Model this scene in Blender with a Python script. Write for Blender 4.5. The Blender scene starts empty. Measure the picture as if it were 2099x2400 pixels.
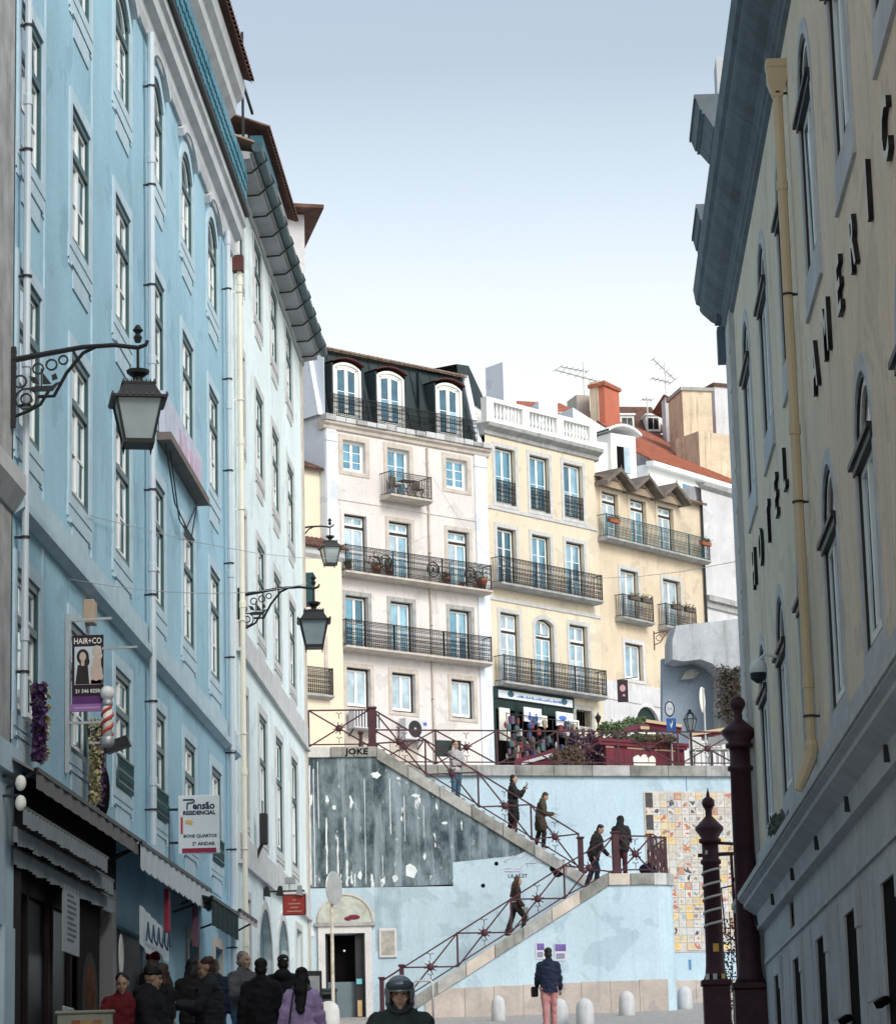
import bpy, bmesh, math, random
from mathutils import Vector, Matrix, Euler
random.seed(7)
PI=math.pi
S=bpy.context.scene
COL=S.collection
# ---------------------------------------------------------------- camera
W0,H0,FPX=2099.,2400.,6800.
CX,CY=1049.5,1200.
EYE=Vector((0,0,1.6))
_y=Vector((310.,1485.,FPX)).normalized()
_z=Vector((-785.,-31000.,FPX)); _z=(_z-_y*_z.dot(_y)).normalized()
_x=_y.cross(_z)
if _x.x<0: _x=-_x
def ray(px,py):
    q=Vector((px-CX,py-CY,FPX)); d=Vector((_x.dot(q),_y.dot(q),_z.dot(q))); return d/d.y
def at(px,py,y):            # the point that a sight line reaches at distance y up the street
    return EYE+ray(px,py)*y
def atx(px,py,x):
    d=ray(px,py); return EYE+d*(x/d.x)
def atz(px,py,z):
    d=ray(px,py); return EYE+d*((z-1.6)/d.z)
cam=bpy.data.cameras.new('camera'); co=bpy.data.objects.new('camera',cam); COL.objects.link(co)
right=Vector((_x.x,_y.x,_z.x)); up=-Vector((_x.y,_y.y,_z.y)); fwd=Vector((_x.z,_y.z,_z.z))
M=Matrix((( right.x,up.x,-fwd.x,EYE.x),(right.y,up.y,-fwd.y,EYE.y),(right.z,up.z,-fwd.z,EYE.z),(0,0,0,1)))
co.matrix_world=M
cam.sensor_fit='VERTICAL'; cam.sensor_height=24; cam.lens=24*FPX/H0; cam.clip_end=2000; cam.clip_start=.5
S.camera=co
# ---------------------------------------------------------------- light
SUN_EL,SUN_AZ=math.radians(38),math.radians(140)     # azimuth from +y, clockwise
w=bpy.data.worlds.new('World'); S.world=w; w.use_nodes=True
nt=w.node_tree; sky=nt.nodes.new('ShaderNodeTexSky'); sky.sky_type='NISHITA'; sky.sun_disc=False
sky.sun_elevation=SUN_EL; sky.sun_rotation=SUN_AZ; sky.air_density=1.0; sky.dust_density=4.0; sky.ozone_density=1.0
bg=nt.nodes['Background']; bg.inputs[1].default_value=.15
hs=nt.nodes.new('ShaderNodeHueSaturation'); hs.inputs['Saturation'].default_value=.5; nt.links.new(sky.outputs[0],hs.inputs['Color']); 
# thin high cloud: a pale veil, thick towards the horizon and thin overhead, the same all the way round
tcw=nt.nodes.new('ShaderNodeTexCoord'); sx=nt.nodes.new('ShaderNodeSeparateXYZ'); nt.links.new(tcw.outputs['Generated'],sx.inputs[0])
rw=nt.nodes.new('ShaderNodeValToRGB'); ew=rw.color_ramp.elements
VEIL=[(0,(.95,.91,.76)),(.24,(.90,.87,.74)),(.28,(.78,.82,.80)),(.31,(.60,.69,.75)),(.36,(.33,.42,.49)),(.55,(.20,.30,.42)),(1,(.17,.27,.40))]
while len(ew)<len(VEIL): ew.new(.5)
for i,(q,c) in enumerate(VEIL): ew[i].position=q; ew[i].color=(*c,1)
nzw=nt.nodes.new('ShaderNodeTexNoise'); nzw.inputs['Scale'].default_value=2.2; nzw.inputs['Detail'].default_value=5; nt.links.new(tcw.outputs['Generated'],nzw.inputs['Vector'])
adw=nt.nodes.new('ShaderNodeMath'); adw.operation='MULTIPLY_ADD'; adw.inputs[1].default_value=.05; nt.links.new(nzw.outputs[0],adw.inputs[0]); sbw=nt.nodes.new('ShaderNodeMath'); sbw.operation='SUBTRACT'; sbw.inputs[1].default_value=.025; nt.links.new(sx.outputs['Z'],sbw.inputs[0]); nt.links.new(sbw.outputs[0],adw.inputs[2])
nt.links.new(adw.outputs[0],rw.inputs[0])
mlw=nt.nodes.new('ShaderNodeVectorMath'); mlw.operation='SCALE'; mlw.inputs['Scale'].default_value=3.05; nt.links.new(rw.outputs[0],mlw.inputs[0])
mxw=nt.nodes.new('ShaderNodeMixRGB'); mxw.inputs[0].default_value=.7; nt.links.new(hs.outputs[0],mxw.inputs[1]); nt.links.new(mlw.outputs[0],mxw.inputs[2]); nt.links.new(mxw.outputs[0],bg.inputs[0])
sl=bpy.data.lights.new('sun','SUN'); sl.energy=.8; sl.angle=math.radians(22); sl.color=(1,.93,.84)
so=bpy.data.objects.new('sun',sl); COL.objects.link(so)
sd=Vector((math.sin(SUN_AZ)*math.cos(SUN_EL),math.cos(SUN_AZ)*math.cos(SUN_EL),math.sin(SUN_EL)))
so.rotation_euler=sd.to_track_quat('Z','Y').to_euler(); so.location=sd*50+Vector((0,0,60))
S.view_settings.view_transform='Standard'; S.view_settings.look='None'; S.view_settings.gamma=1
S.view_settings.use_curve_mapping=False; S.view_settings.exposure=1.3
S.render.engine='CYCLES'
# ---------------------------------------------------------------- materials
MATS={}
def mat(name,col,rough=.8,var=.12,scale=1.5,metal=0.,bump=0.,spec=.3,stain=None,stain_amt=0.,stretch=1.,detail=6,coat=0.,emit=None,bscale=None):
    if name in MATS: return MATS[name]
    m=bpy.data.materials.new(name); m.use_nodes=True; n=m.node_tree.nodes; l=m.node_tree.links
    b=n['Principled BSDF']; b.inputs['Roughness'].default_value=rough; b.inputs['Metallic'].default_value=metal
    b.inputs['Specular IOR Level'].default_value=spec
    if coat: b.inputs['Coat Weight'].default_value=coat
    tc=n.new('ShaderNodeTexCoord'); mp=n.new('ShaderNodeMapping'); l.new(tc.outputs['Object'],mp.inputs[0])
    mp.inputs['Scale'].default_value=(1,1,1./stretch)
    nz=n.new('ShaderNodeTexNoise'); nz.inputs['Scale'].default_value=scale; nz.inputs['Detail'].default_value=detail; nz.inputs['Roughness'].default_value=.62
    l.new(mp.outputs[0],nz.inputs['Vector'])
    c=Vector(col)
    cr=n.new('ShaderNodeValToRGB'); e=cr.color_ramp.elements
    e[0].position=.3; e[1].position=.72
    e[0].color=(*(c*(1-var)),1); e[1].color=(*[min(1,x*(1+var)) for x in c],1)
    l.new(nz.outputs[0],cr.inputs[0]); out=cr.outputs[0]
    if stain is not None:                      # dirt that ran down the face in streaks
        mp2=n.new('ShaderNodeMapping'); mp2.inputs['Scale'].default_value=(3.2,3.2,.22); l.new(tc.outputs['Object'],mp2.inputs[0])
        n2=n.new('ShaderNodeTexNoise'); n2.inputs['Scale'].default_value=1.3; n2.inputs['Detail'].default_value=7; n2.inputs['Roughness'].default_value=.7
        l.new(mp2.outputs[0],n2.inputs['Vector'])
        r2=n.new('ShaderNodeValToRGB'); r2.color_ramp.elements[0].position=.52; r2.color_ramp.elements[1].position=.78
        r2.color_ramp.elements[0].color=(0,0,0,1); r2.color_ramp.elements[1].color=(stain_amt,)*3+(1,)
        l.new(n2.outputs[0],r2.inputs[0])
        mx=n.new('ShaderNodeMixRGB'); l.new(r2.outputs[0],mx.inputs[0]); l.new(out,mx.inputs[1]); mx.inputs[2].default_value=(*stain,1); out=mx.outputs[0]
    if stain is not None and scale<1.3:      # old repairs in a slightly different shade, and the grain of the plaster
        n3=n.new('ShaderNodeTexNoise'); n3.inputs['Scale'].default_value=.8; n3.inputs['Detail'].default_value=4; n3.inputs['Roughness'].default_value=.55; n3.inputs['Distortion'].default_value=.6; l.new(tc.outputs['Object'],n3.inputs['Vector'])
        r3=n.new('ShaderNodeValToRGB'); r3.color_ramp.elements[0].position=.575; r3.color_ramp.elements[1].position=.60; r3.color_ramp.elements[0].color=(1,1,1,1); r3.color_ramp.elements[1].color=(.86,.87,.88,1); l.new(n3.outputs[0],r3.inputs[0])
        n4=n.new('ShaderNodeTexNoise'); n4.inputs['Scale'].default_value=11; n4.inputs['Detail'].default_value=6; n4.inputs['Roughness'].default_value=.75; l.new(tc.outputs['Object'],n4.inputs['Vector'])
        r4=n.new('ShaderNodeValToRGB'); r4.color_ramp.elements[0].position=.3; r4.color_ramp.elements[1].position=.7; r4.color_ramp.elements[0].color=(.86,.86,.86,1); r4.color_ramp.elements[1].color=(1.06,1.06,1.06,1); l.new(n4.outputs[0],r4.inputs[0])
        for q in (r3,r4):
            mm=n.new('ShaderNodeMixRGB'); mm.blend_type='MULTIPLY'; mm.inputs[0].default_value=1; l.new(out,mm.inputs[1]); l.new(q.outputs[0],mm.inputs[2]); out=mm.outputs[0]
    l.new(out,b.inputs['Base Color'])
    if bump:
        nb=n.new('ShaderNodeTexNoise'); nb.inputs['Scale'].default_value=bscale or scale*14; nb.inputs['Detail'].default_value=4
        l.new(tc.outputs['Object'],nb.inputs['Vector'])
        bp=n.new('ShaderNodeBump'); bp.inputs['Strength'].default_value=bump; bp.inputs['Distance'].default_value=.02
        l.new(nb.outputs[0],bp.inputs['Height']); l.new(bp.outputs[0],b.inputs['Normal'])
    if emit:
        b.inputs['Emission Color'].default_value=(*emit[0],1); b.inputs['Emission Strength'].default_value=emit[1]
    MATS[name]=m; return m
def pane_mat(name,col,metal,rough=.06,warp=.25):
    m=bpy.data.materials.new(name); m.use_nodes=True; n=m.node_tree.nodes; l=m.node_tree.links
    b=n['Principled BSDF']; b.inputs['Roughness'].default_value=rough; b.inputs['Metallic'].default_value=metal
    b.inputs['Specular IOR Level'].default_value=.8
    tc=n.new('ShaderNodeTexCoord'); oi=n.new('ShaderNodeObjectInfo')
    nz=n.new('ShaderNodeTexNoise'); nz.noise_dimensions='4D'; nz.inputs['Scale'].default_value=1.7; nz.inputs['Detail'].default_value=2
    l.new(tc.outputs['Object'],nz.inputs['Vector']); ml=n.new('ShaderNodeMath'); ml.operation='MULTIPLY'; ml.inputs[1].default_value=37; l.new(oi.outputs['Random'],ml.inputs[0]); l.new(ml.outputs[0],nz.inputs['W'])
    cr=n.new('ShaderNodeValToRGB'); c=Vector(col); cr.color_ramp.elements[0].position=.35; cr.color_ramp.elements[1].position=.7
    cr.color_ramp.elements[0].color=(*(c*.72),1); cr.color_ramp.elements[1].color=(*[min(1,x*1.2) for x in c],1)
    l.new(nz.outputs[0],cr.inputs[0]); l.new(cr.outputs[0],b.inputs['Base Color'])
    bp=n.new('ShaderNodeBump'); bp.inputs['Strength'].default_value=warp; bp.inputs['Distance'].default_value=.02; l.new(nz.outputs[0],bp.inputs['Height']); l.new(bp.outputs[0],b.inputs['Normal'])
    MATS[name]=m; return m
blue=mat('blue_render',(.33,.545,.665),.85,.16,.35,bump=.2,stain=(.25,.42,.53),stain_amt=.7,bscale=30)
blue_pale=mat('blue_stone_trim',(.45,.59,.67),.8,.12,2.,bump=.1,stain=(.3,.34,.38),stain_amt=.5)
white_r=mat('white_render',(.74,.86,.88),.85,.11,.4,bump=.2,stain=(.52,.62,.66),stain_amt=.7,bscale=30)
stone=mat('pale_stone',(.52,.54,.55),.8,.16,2.4,bump=.2,stain=(.28,.29,.3),stain_amt=.5)
soffit=mat('grey_soffit',(.34,.36,.38),.85,.1,1.5)
stone_d=mat('dirty_stone',(.36,.37,.37),.85,.3,2.6,bump=.3,stain=(.1,.12,.12),stain_amt=.75)
stone_w=mat('warm_stone',(.52,.48,.43),.85,.2,1.8,bump=.25,stain=(.3,.25,.2),stain_amt=.6)
cream=mat('cream_render',(.80,.69,.55),.85,.12,.4,bump=.2,stain=(.38,.35,.30),stain_amt=.65,bscale=30)
cream_pipe=mat('cream_pipe',(.62,.50,.33),.6,.08,1.)
greystone=mat('grey_stone',(.52,.55,.58),.8,.15,1.6,bump=.2,stain=(.24,.26,.28),stain_amt=.5)
cornice_g=mat('weathered_cornice',(.13,.165,.19),.85,.3,1.5,bump=.25,stain=(.08,.1,.11),stain_amt=.6)
pink=mat('pink_render',(.70,.67,.66),.85,.10,.4,bump=.15,stain=(.50,.47,.46),stain_amt=.8)
pale_lav=mat('pale_blue_paint_and_shade',(.70,.76,.84),.85,.06,.6,bump=.1,stain=(.5,.58,.7),stain_amt=.4)  # pale trim colour; on left-facing walls its lavender stands for shade
yellow=mat('yellow_render',(.70,.63,.50),.85,.12,.4,bump=.15,stain=(.50,.43,.33),stain_amt=.8)
ochre=mat('ochre_render',(.66,.57,.44),.85,.12,.6,bump=.12,stain=(.40,.33,.24),stain_amt=.7)
offwhite=mat('old_white_render',(.62,.63,.66),.85,.14,.8,bump=.12,stain=(.42,.42,.45),stain_amt=.8)
slate=mat('dark_slate',(.030,.048,.055),.7,.3,1.5,bump=.1,stretch=4.)
brown_trim=mat('dark_red_trim',(.09,.03,.03),.7,.2,2.)
teal=mat('teal_tile',(.02,.15,.21),.35,.25,2.,bump=.1,spec=.5)
teal2=mat('dark_teal_cladding',(.03,.12,.17),.5,.25,3.)
rooftile=mat('roof_tile',(.34,.12,.075),.85,.35,3.,bump=.2)
rooftile_d=mat('dark_roof_tile',(.13,.07,.055),.9,.4,3.,bump=.2)
rooftile_g=mat('grey_old_tile',(.24,.18,.14),.9,.4,3.,bump=.2)
frame_g=mat('green_frame_paint',(.022,.075,.085),.45,.15,3.,spec=.5)
frame_w=mat('white_frame_paint',(.80,.82,.80),.5,.04,3.)
frame_k=mat('dark_frame_paint',(.02,.022,.028),.5,.15,3.)
iron=mat('black_iron',(.018,.020,.022),.5,.25,5.,metal=.3,spec=.5)
iron_b=mat('weathered_iron',(.10,.085,.075),.7,.4,5.)
gut=mat('dark_green_gutter',(.05,.10,.115),.5,.3,1.5)
pipe_b=mat('pale_blue_pipe',(.50,.58,.64),.55,.08,1.,spec=.4)
pipe_c=mat('pale_cream_pipe',(.72,.70,.60),.55,.08,1.,spec=.4)
redpaint=mat('oxblood_paint',(.052,.017,.026),.5,.35,4.,bump=.1,spec=.3)
darkmet=mat('dark_metal',(.03,.032,.036),.5,.2,4.,metal=.2)
steel=mat('galvanised_steel',(.45,.47,.48),.45,.15,3.,metal=.5)
black=mat('dark_interior',(.010,.009,.010),.95,.3,2.,spec=.03)
shopglass=mat('dark_shop_glass',(.012,.012,.014),.35,.4,1.5,spec=.08)
pane_l=pane_mat('street_pane',(.30,.42,.50),.75,.05)
pane_h=pane_mat('hill_pane',(.16,.36,.50),.55,.08,.15)
pane_h2=pane_mat('hill_pane_pale',(.30,.52,.66),.45,.08,.15)
pane_h3=pane_mat('hill_pane_dark',(.07,.17,.24),.5,.08,.15)
pane_c=pane_mat('net_curtain_pane',(.44,.58,.68),.25,.15,.1)
pane_r=pane_mat('hotel_pane',(.24,.45,.58),.7,.06)
pane_k=pane_mat('dark_pane',(.02,.025,.03),.2,.08)
lampglass=pane_mat('lamp_glass',(.34,.42,.45),.15,.25,.05)
# ---------------------------------------------------------------- mesh helpers
class MB:
    def __init__(s): s.v=[];s.f=[];s.m=[];s.cur=0
    def add(s,vs,fs):
        o=len(s.v); s.v+= [tuple(v) for v in vs]
        for f in fs: s.f.append([o+i for i in f]); s.m.append(s.cur)
        return s
    def box(s,x0,x1,y0,y1,z0,z1):
        if x0>x1:x0,x1=x1,x0
        if y0>y1:y0,y1=y1,y0
        if z0>z1:z0,z1=z1,z0
        return s.add([(x0,y0,z0),(x1,y0,z0),(x1,y1,z0),(x0,y1,z0),(x0,y0,z1),(x1,y0,z1),(x1,y1,z1),(x0,y1,z1)],
          [(0,3,2,1),(4,5,6,7),(0,1,5,4),(1,2,6,5),(2,3,7,6),(3,0,4,7)])
    def quad(s,a,b,c,d): return s.add([a,b,c,d],[(0,1,2,3)])
    def prism(s,poly,y0,y1):          # poly in (x,z), counter-clockwise seen from -y
        n=len(poly); vs=[(p[0],y0,p[1]) for p in poly]+[(p[0],y1,p[1]) for p in poly]
        fs=[tuple(range(n)),tuple(range(2*n-1,n-1,-1))]+[(i,n+i,n+(i+1)%n,(i+1)%n) for i in range(n)]
        return s.add(vs,fs)
    def slab(s,poly,z0,z1):           # poly in (x,y)
        n=len(poly); vs=[(p[0],p[1],z0) for p in poly]+[(p[0],p[1],z1) for p in poly]
        return s.add(vs,[tuple(range(n-1,-1,-1)),tuple(range(n,2*n))]+[(i,(i+1)%n,n+(i+1)%n,n+i) for i in range(n)])
    def profile(s,prof,x0,x1):        # prof in (y,z) swept along x
        n=len(prof); vs=[(x0,p[0],p[1]) for p in prof]+[(x1,p[0],p[1]) for p in prof]
        return s.add(vs,[tuple(range(n)),tuple(range(2*n-1,n-1,-1))]+[(i,n+i,n+(i+1)%n,(i+1)%n) for i in range(n)])
    def tube(s,pts,r,n=6,cap=True):
        pts=[Vector(p) for p in pts]; rs=r if isinstance(r,(list,tuple)) else [r]*len(pts)
        rings=[]; prev=None
        for i,p in enumerate(pts):
            d=(pts[min(i+1,len(pts)-1)]-pts[max(i-1,0)])
            if d.length<1e-9: d=Vector((0,0,1))
            d.normalize()
            if prev is None:
                a=Vector((0,0,1)) if abs(d.z)<.9 else Vector((1,0,0)); x=d.cross(a).normalized()
            else:
                x=(prev-d*prev.dot(d))
                x=x.normalized() if x.length>1e-6 else d.cross(Vector((1,0,0))).normalized()
            prev=x; y=d.cross(x)
            rings.append([p+(x*math.cos(2*PI*k/n)+y*math.sin(2*PI*k/n))*rs[i] for k in range(n)])
        vs=[v for rg in rings for v in rg]; fs=[]
        for i in range(len(pts)-1):
            for k in range(n): fs.append((i*n+k,i*n+(k+1)%n,(i+1)*n+(k+1)%n,(i+1)*n+k))
        if cap: fs.append(tuple(range(n-1,-1,-1))); fs.append(tuple(range((len(pts)-1)*n,len(pts)*n)))
        return s.add(vs,fs)
    def bar(s,a,b,w,h=None):          # square bar from a to b
        a=Vector(a);b=Vector(b);d=(b-a).normalized(); h=h or w
        u=Vector((0,0,1)) if abs(d.z)<.95 else Vector((0,1,0))
        x=d.cross(u).normalized()*w/2; y=x.cross(d).normalized()*h/2
        return s.add([a-x-y,a+x-y,a+x+y,a-x+y,b-x-y,b+x-y,b+x+y,b-x+y],[(0,3,2,1),(4,5,6,7),(0,1,5,4),(1,2,6,5),(2,3,7,6),(3,0,4,7)])
    def lathe(s,prof,c=(0,0,0),n=12):  # prof: (r,z)
        c=Vector(c); vs=[];fs=[]
        for r,z in prof:
            for k in range(n): vs.append(c+Vector((r*math.cos(2*PI*k/n),r*math.sin(2*PI*k/n),z)))
        for i in range(len(prof)-1):
            for k in range(n): fs.append((i*n+k,i*n+(k+1)%n,(i+1)*n+(k+1)%n,(i+1)*n+k))
        fs.append(tuple(range(n-1,-1,-1))); fs.append(tuple(range((len(prof)-1)*n,len(prof)*n)))
        return s.add(vs,fs)
    def ell(s,c,r,n=10,m=7,rot=None):
        c=Vector(c); vs=[];fs=[]; R=rot or Matrix.Identity(3)
        for i in range(m+1):
            t=PI*i/m
            for k in range(n): vs.append(c+R@Vector((r[0]*math.sin(t)*math.cos(2*PI*k/n),r[1]*math.sin(t)*math.sin(2*PI*k/n),r[2]*math.cos(t))))
        for i in range(m):
            for k in range(n): fs.append((i*n+k,(i+1)*n+k,(i+1)*n+(k+1)%n,i*n+(k+1)%n))
        return s.add(vs,fs)
    def ring(s,c,R,r,axis='y',n=10,m=4,a0=0,a1=2*PI):
        c=Vector(c); vs=[];fs=[]; full=abs(a1-a0-2*PI)<1e-6; N=n if full else n+1
        for i in range(N):
            t=a0+(a1-a0)*i/n
            for k in range(m):
                q=2*PI*k/m+PI/4; rr=R+r*math.cos(q); h=r*math.sin(q)
                p={'y':(rr*math.cos(t),h,rr*math.sin(t)),'z':(rr*math.cos(t),rr*math.sin(t),h),'x':(h,rr*math.cos(t),rr*math.sin(t))}[axis]
                vs.append(c+Vector(p))
        for i in range(n):
            j=(i+1)%N
            for k in range(m): fs.append((i*m+k,i*m+(k+1)%m,j*m+(k+1)%m,j*m+k))
        return s.add(vs,fs)
    def mesh(s,name,mats,smooth=False):
        me=bpy.data.meshes.new(name); me.from_pydata(s.v,[],s.f); 
        ms=mats if isinstance(mats,(list,tuple)) else [mats]
        for m in ms: me.materials.append(m)
        if len(ms)>1: me.polygons.foreach_set('material_index',s.m)
        bm=bmesh.new(); bm.from_mesh(me); bmesh.ops.recalc_face_normals(bm,faces=bm.faces); bm.to_mesh(me); bm.free()
        if smooth: me.polygons.foreach_set('use_smooth',[True]*len(me.polygons))
        me.update(); return me
    def build(s,name,mats,parent=None,smooth=False,bevel=0):
        o=bpy.data.objects.new(name,s.mesh(name,mats,smooth)); COL.objects.link(o)
        if parent is not None: o.parent=parent
        if bevel:
            b=o.modifiers.new('bevel','BEVEL'); b.width=bevel; b.segments=1; b.limit_method='ANGLE'
        return o
def link(name,me,parent=None,loc=(0,0,0),rot=(0,0,0)):
    o=bpy.data.objects.new(name,me); COL.objects.link(o); o.location=loc; o.rotation_euler=rot
    if parent is not None: o.parent=parent
    return o
def tag(o,label,cat,group=None,kind=None):
    if label: o['label']=label
    if cat: o['category']=cat
    if group: o['group']=group
    if kind: o['kind']=kind
    return o
def thing(name,label,cat,loc=(0,0,0),rz=0,group=None):
    o=bpy.data.objects.new(name,None); COL.objects.link(o); o.location=loc; o.rotation_euler=(0,0,rz); o.empty_display_size=.2
    return tag(o,label,cat,group)
def structure(o): o['kind']='structure'; return o
def copy_tree(o,parent=None,loc=None,rz=None,label=None):
    c=o.copy(); COL.objects.link(c)
    if parent is not None: c.parent=parent
    if loc is not None: c.location=loc
    if rz is not None: c.rotation_euler=(0,0,rz)
    if label: c['label']=label
    for ch in o.children: copy_tree(ch,c)
    return c
TMP=bpy.data.scenes.new('workbench')
def evaluated(o):          # mesh of an object with its modifiers applied, worked out apart from the big scene
    TMP.collection.objects.link(o); vl=TMP.view_layers[0]; vl.update(); me=bpy.data.meshes.new_from_object(o.evaluated_get(vl.depsgraph)); bpy.data.objects.remove(o); return me
def text_mesh(txt,size,depth=.004,bold=0.,align='CENTER',xs=1.,res=2):
    cu=bpy.data.curves.new('lettering','FONT'); cu.body=txt; cu.size=size; cu.extrude=depth; cu.offset=bold; cu.align_x=align; cu.align_y='CENTER'; cu.resolution_u=res
    me=evaluated(bpy.data.objects.new('tmp',cu)); bpy.data.curves.remove(cu)
    for v in me.vertices: v.co.x*=xs
    return me
def lettering(txt,size,m,parent,loc,rot=(PI/2,0,0),depth=.004,bold=0.,align='CENTER',xs=1.,name='lettering'):
    me=text_mesh(txt,size,depth,bold,align,xs); me.materials.clear(); me.materials.append(m)
    return link(name,me,parent,loc,rot)
def ground_z(y):
    pts=[(-80,-3),(0,0),(25,1.3),(40,2.4),(60,3.75),(80,5.1),(90,5.8)]
    for (a,za),(b,zb) in zip(pts,pts[1:]):
        if y<=b: return za+(zb-za)*(y-a)/(b-a)
    return pts[-1][1]
# ---------------------------------------------------------------- facade toolkit (local: x along the wall, y into the wall, z up)
def arc_pts(a,b,d,rise,n=8):
    """points of a segmental arch from (a,d-rise) over (mid,d) to (b,d-rise)"""
    h=(b-a)/2; R=(h*h+rise*rise)/(2*rise); cz=d-R; t=math.asin(min(1,h/R))
    if rise>h*.999: t=PI/2
    return [((a+b)/2+R*math.sin(-t+2*t*i/n), cz+R*math.cos(-t+2*t*i/n)) for i in range(n+1)]
def wall(mb,u0,u1,z0,z1,holes=(),dep=.3,y=0.):
    us=sorted({u0,u1}|{h[0] for h in holes}|{h[1] for h in holes})
    us=[u for u in us if u0-1e-6<=u<=u1+1e-6]
    for a,b in zip(us,us[1:]):
        m=(a+b)/2; cuts=sorted((h[2],h[3]) for h in holes if h[0]<m<h[1]); z=z0
        for c,d in cuts:
            if c>z: mb.quad((a,y,z),(b,y,z),(b,y,c),(a,y,c))
            z=max(z,d)
        if z<z1: mb.quad((a,y,z),(b,y,z),(b,y,z1),(a,y,z1))
    for h in holes:
        a,b,c,d=h[:4]; rise=h[4] if len(h)>4 else 0; Y=y+dep; e=d-rise
        mb.quad((a,y,c),(a,Y,c),(a,Y,e),(a,y,e)); mb.quad((b,y,c),(b,y,e),(b,Y,e),(b,Y,c)); mb.quad((a,y,c),(b,y,c),(b,Y,c),(a,Y,c))
        if rise:
            p=arc_pts(a,b,d,rise); n=len(p)
            for i in range(n-1):
                q,r=p[i],p[i+1]; mb.quad((q[0],y,q[1]),(r[0],y,r[1]),(r[0],Y,r[1]),(q[0],Y,q[1]))
                mb.quad((q[0],y,q[1]),(r[0],y,r[1]),(r[0],y,d),(q[0],y,d))
        else: mb.quad((a,y,d),(a,Y,d),(b,Y,d),(b,y,d))
    return mb
WC={}
def wmesh(key,fn):
    if key not in WC: WC[key]=fn()
    return WC[key]
def ringpoly(mb,w,h,rise,s,y0,y1,bottom=True):
    """architrave of width s round an opening 0..w x 0..h"""
    mb.box(-s,0,y0,y1,0,h-rise); mb.box(w,w+s,y0,y1,0,h-rise)
    if rise:
        p=arc_pts(0,w,h,rise,10); q=arc_pts(-s,w+s,h+s,rise+s*.9,10); 
        q=[(q[i][0],q[i][1]) for i in range(11)]; q[0]=(-s,h-rise); q[-1]=(w+s,h-rise)
        for i in range(10):
            a,b,c,d=p[i],p[i+1],q[i+1],q[i]
            mb.add([(a[0],y0,a[1]),(b[0],y0,b[1]),(c[0],y0,c[1]),(d[0],y0,d[1]),(a[0],y1,a[1]),(b[0],y1,b[1]),(c[0],y1,c[1]),(d[0],y1,d[1])],
                [(0,1,2,3),(4,7,6,5),(0,4,5,1),(2,6,7,3)])
    else: mb.box(-s,w+s,y0,y1,h,h+s)
    if bottom: mb.box(-s,w+s,y0,y1,-s*.8,0)
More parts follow.
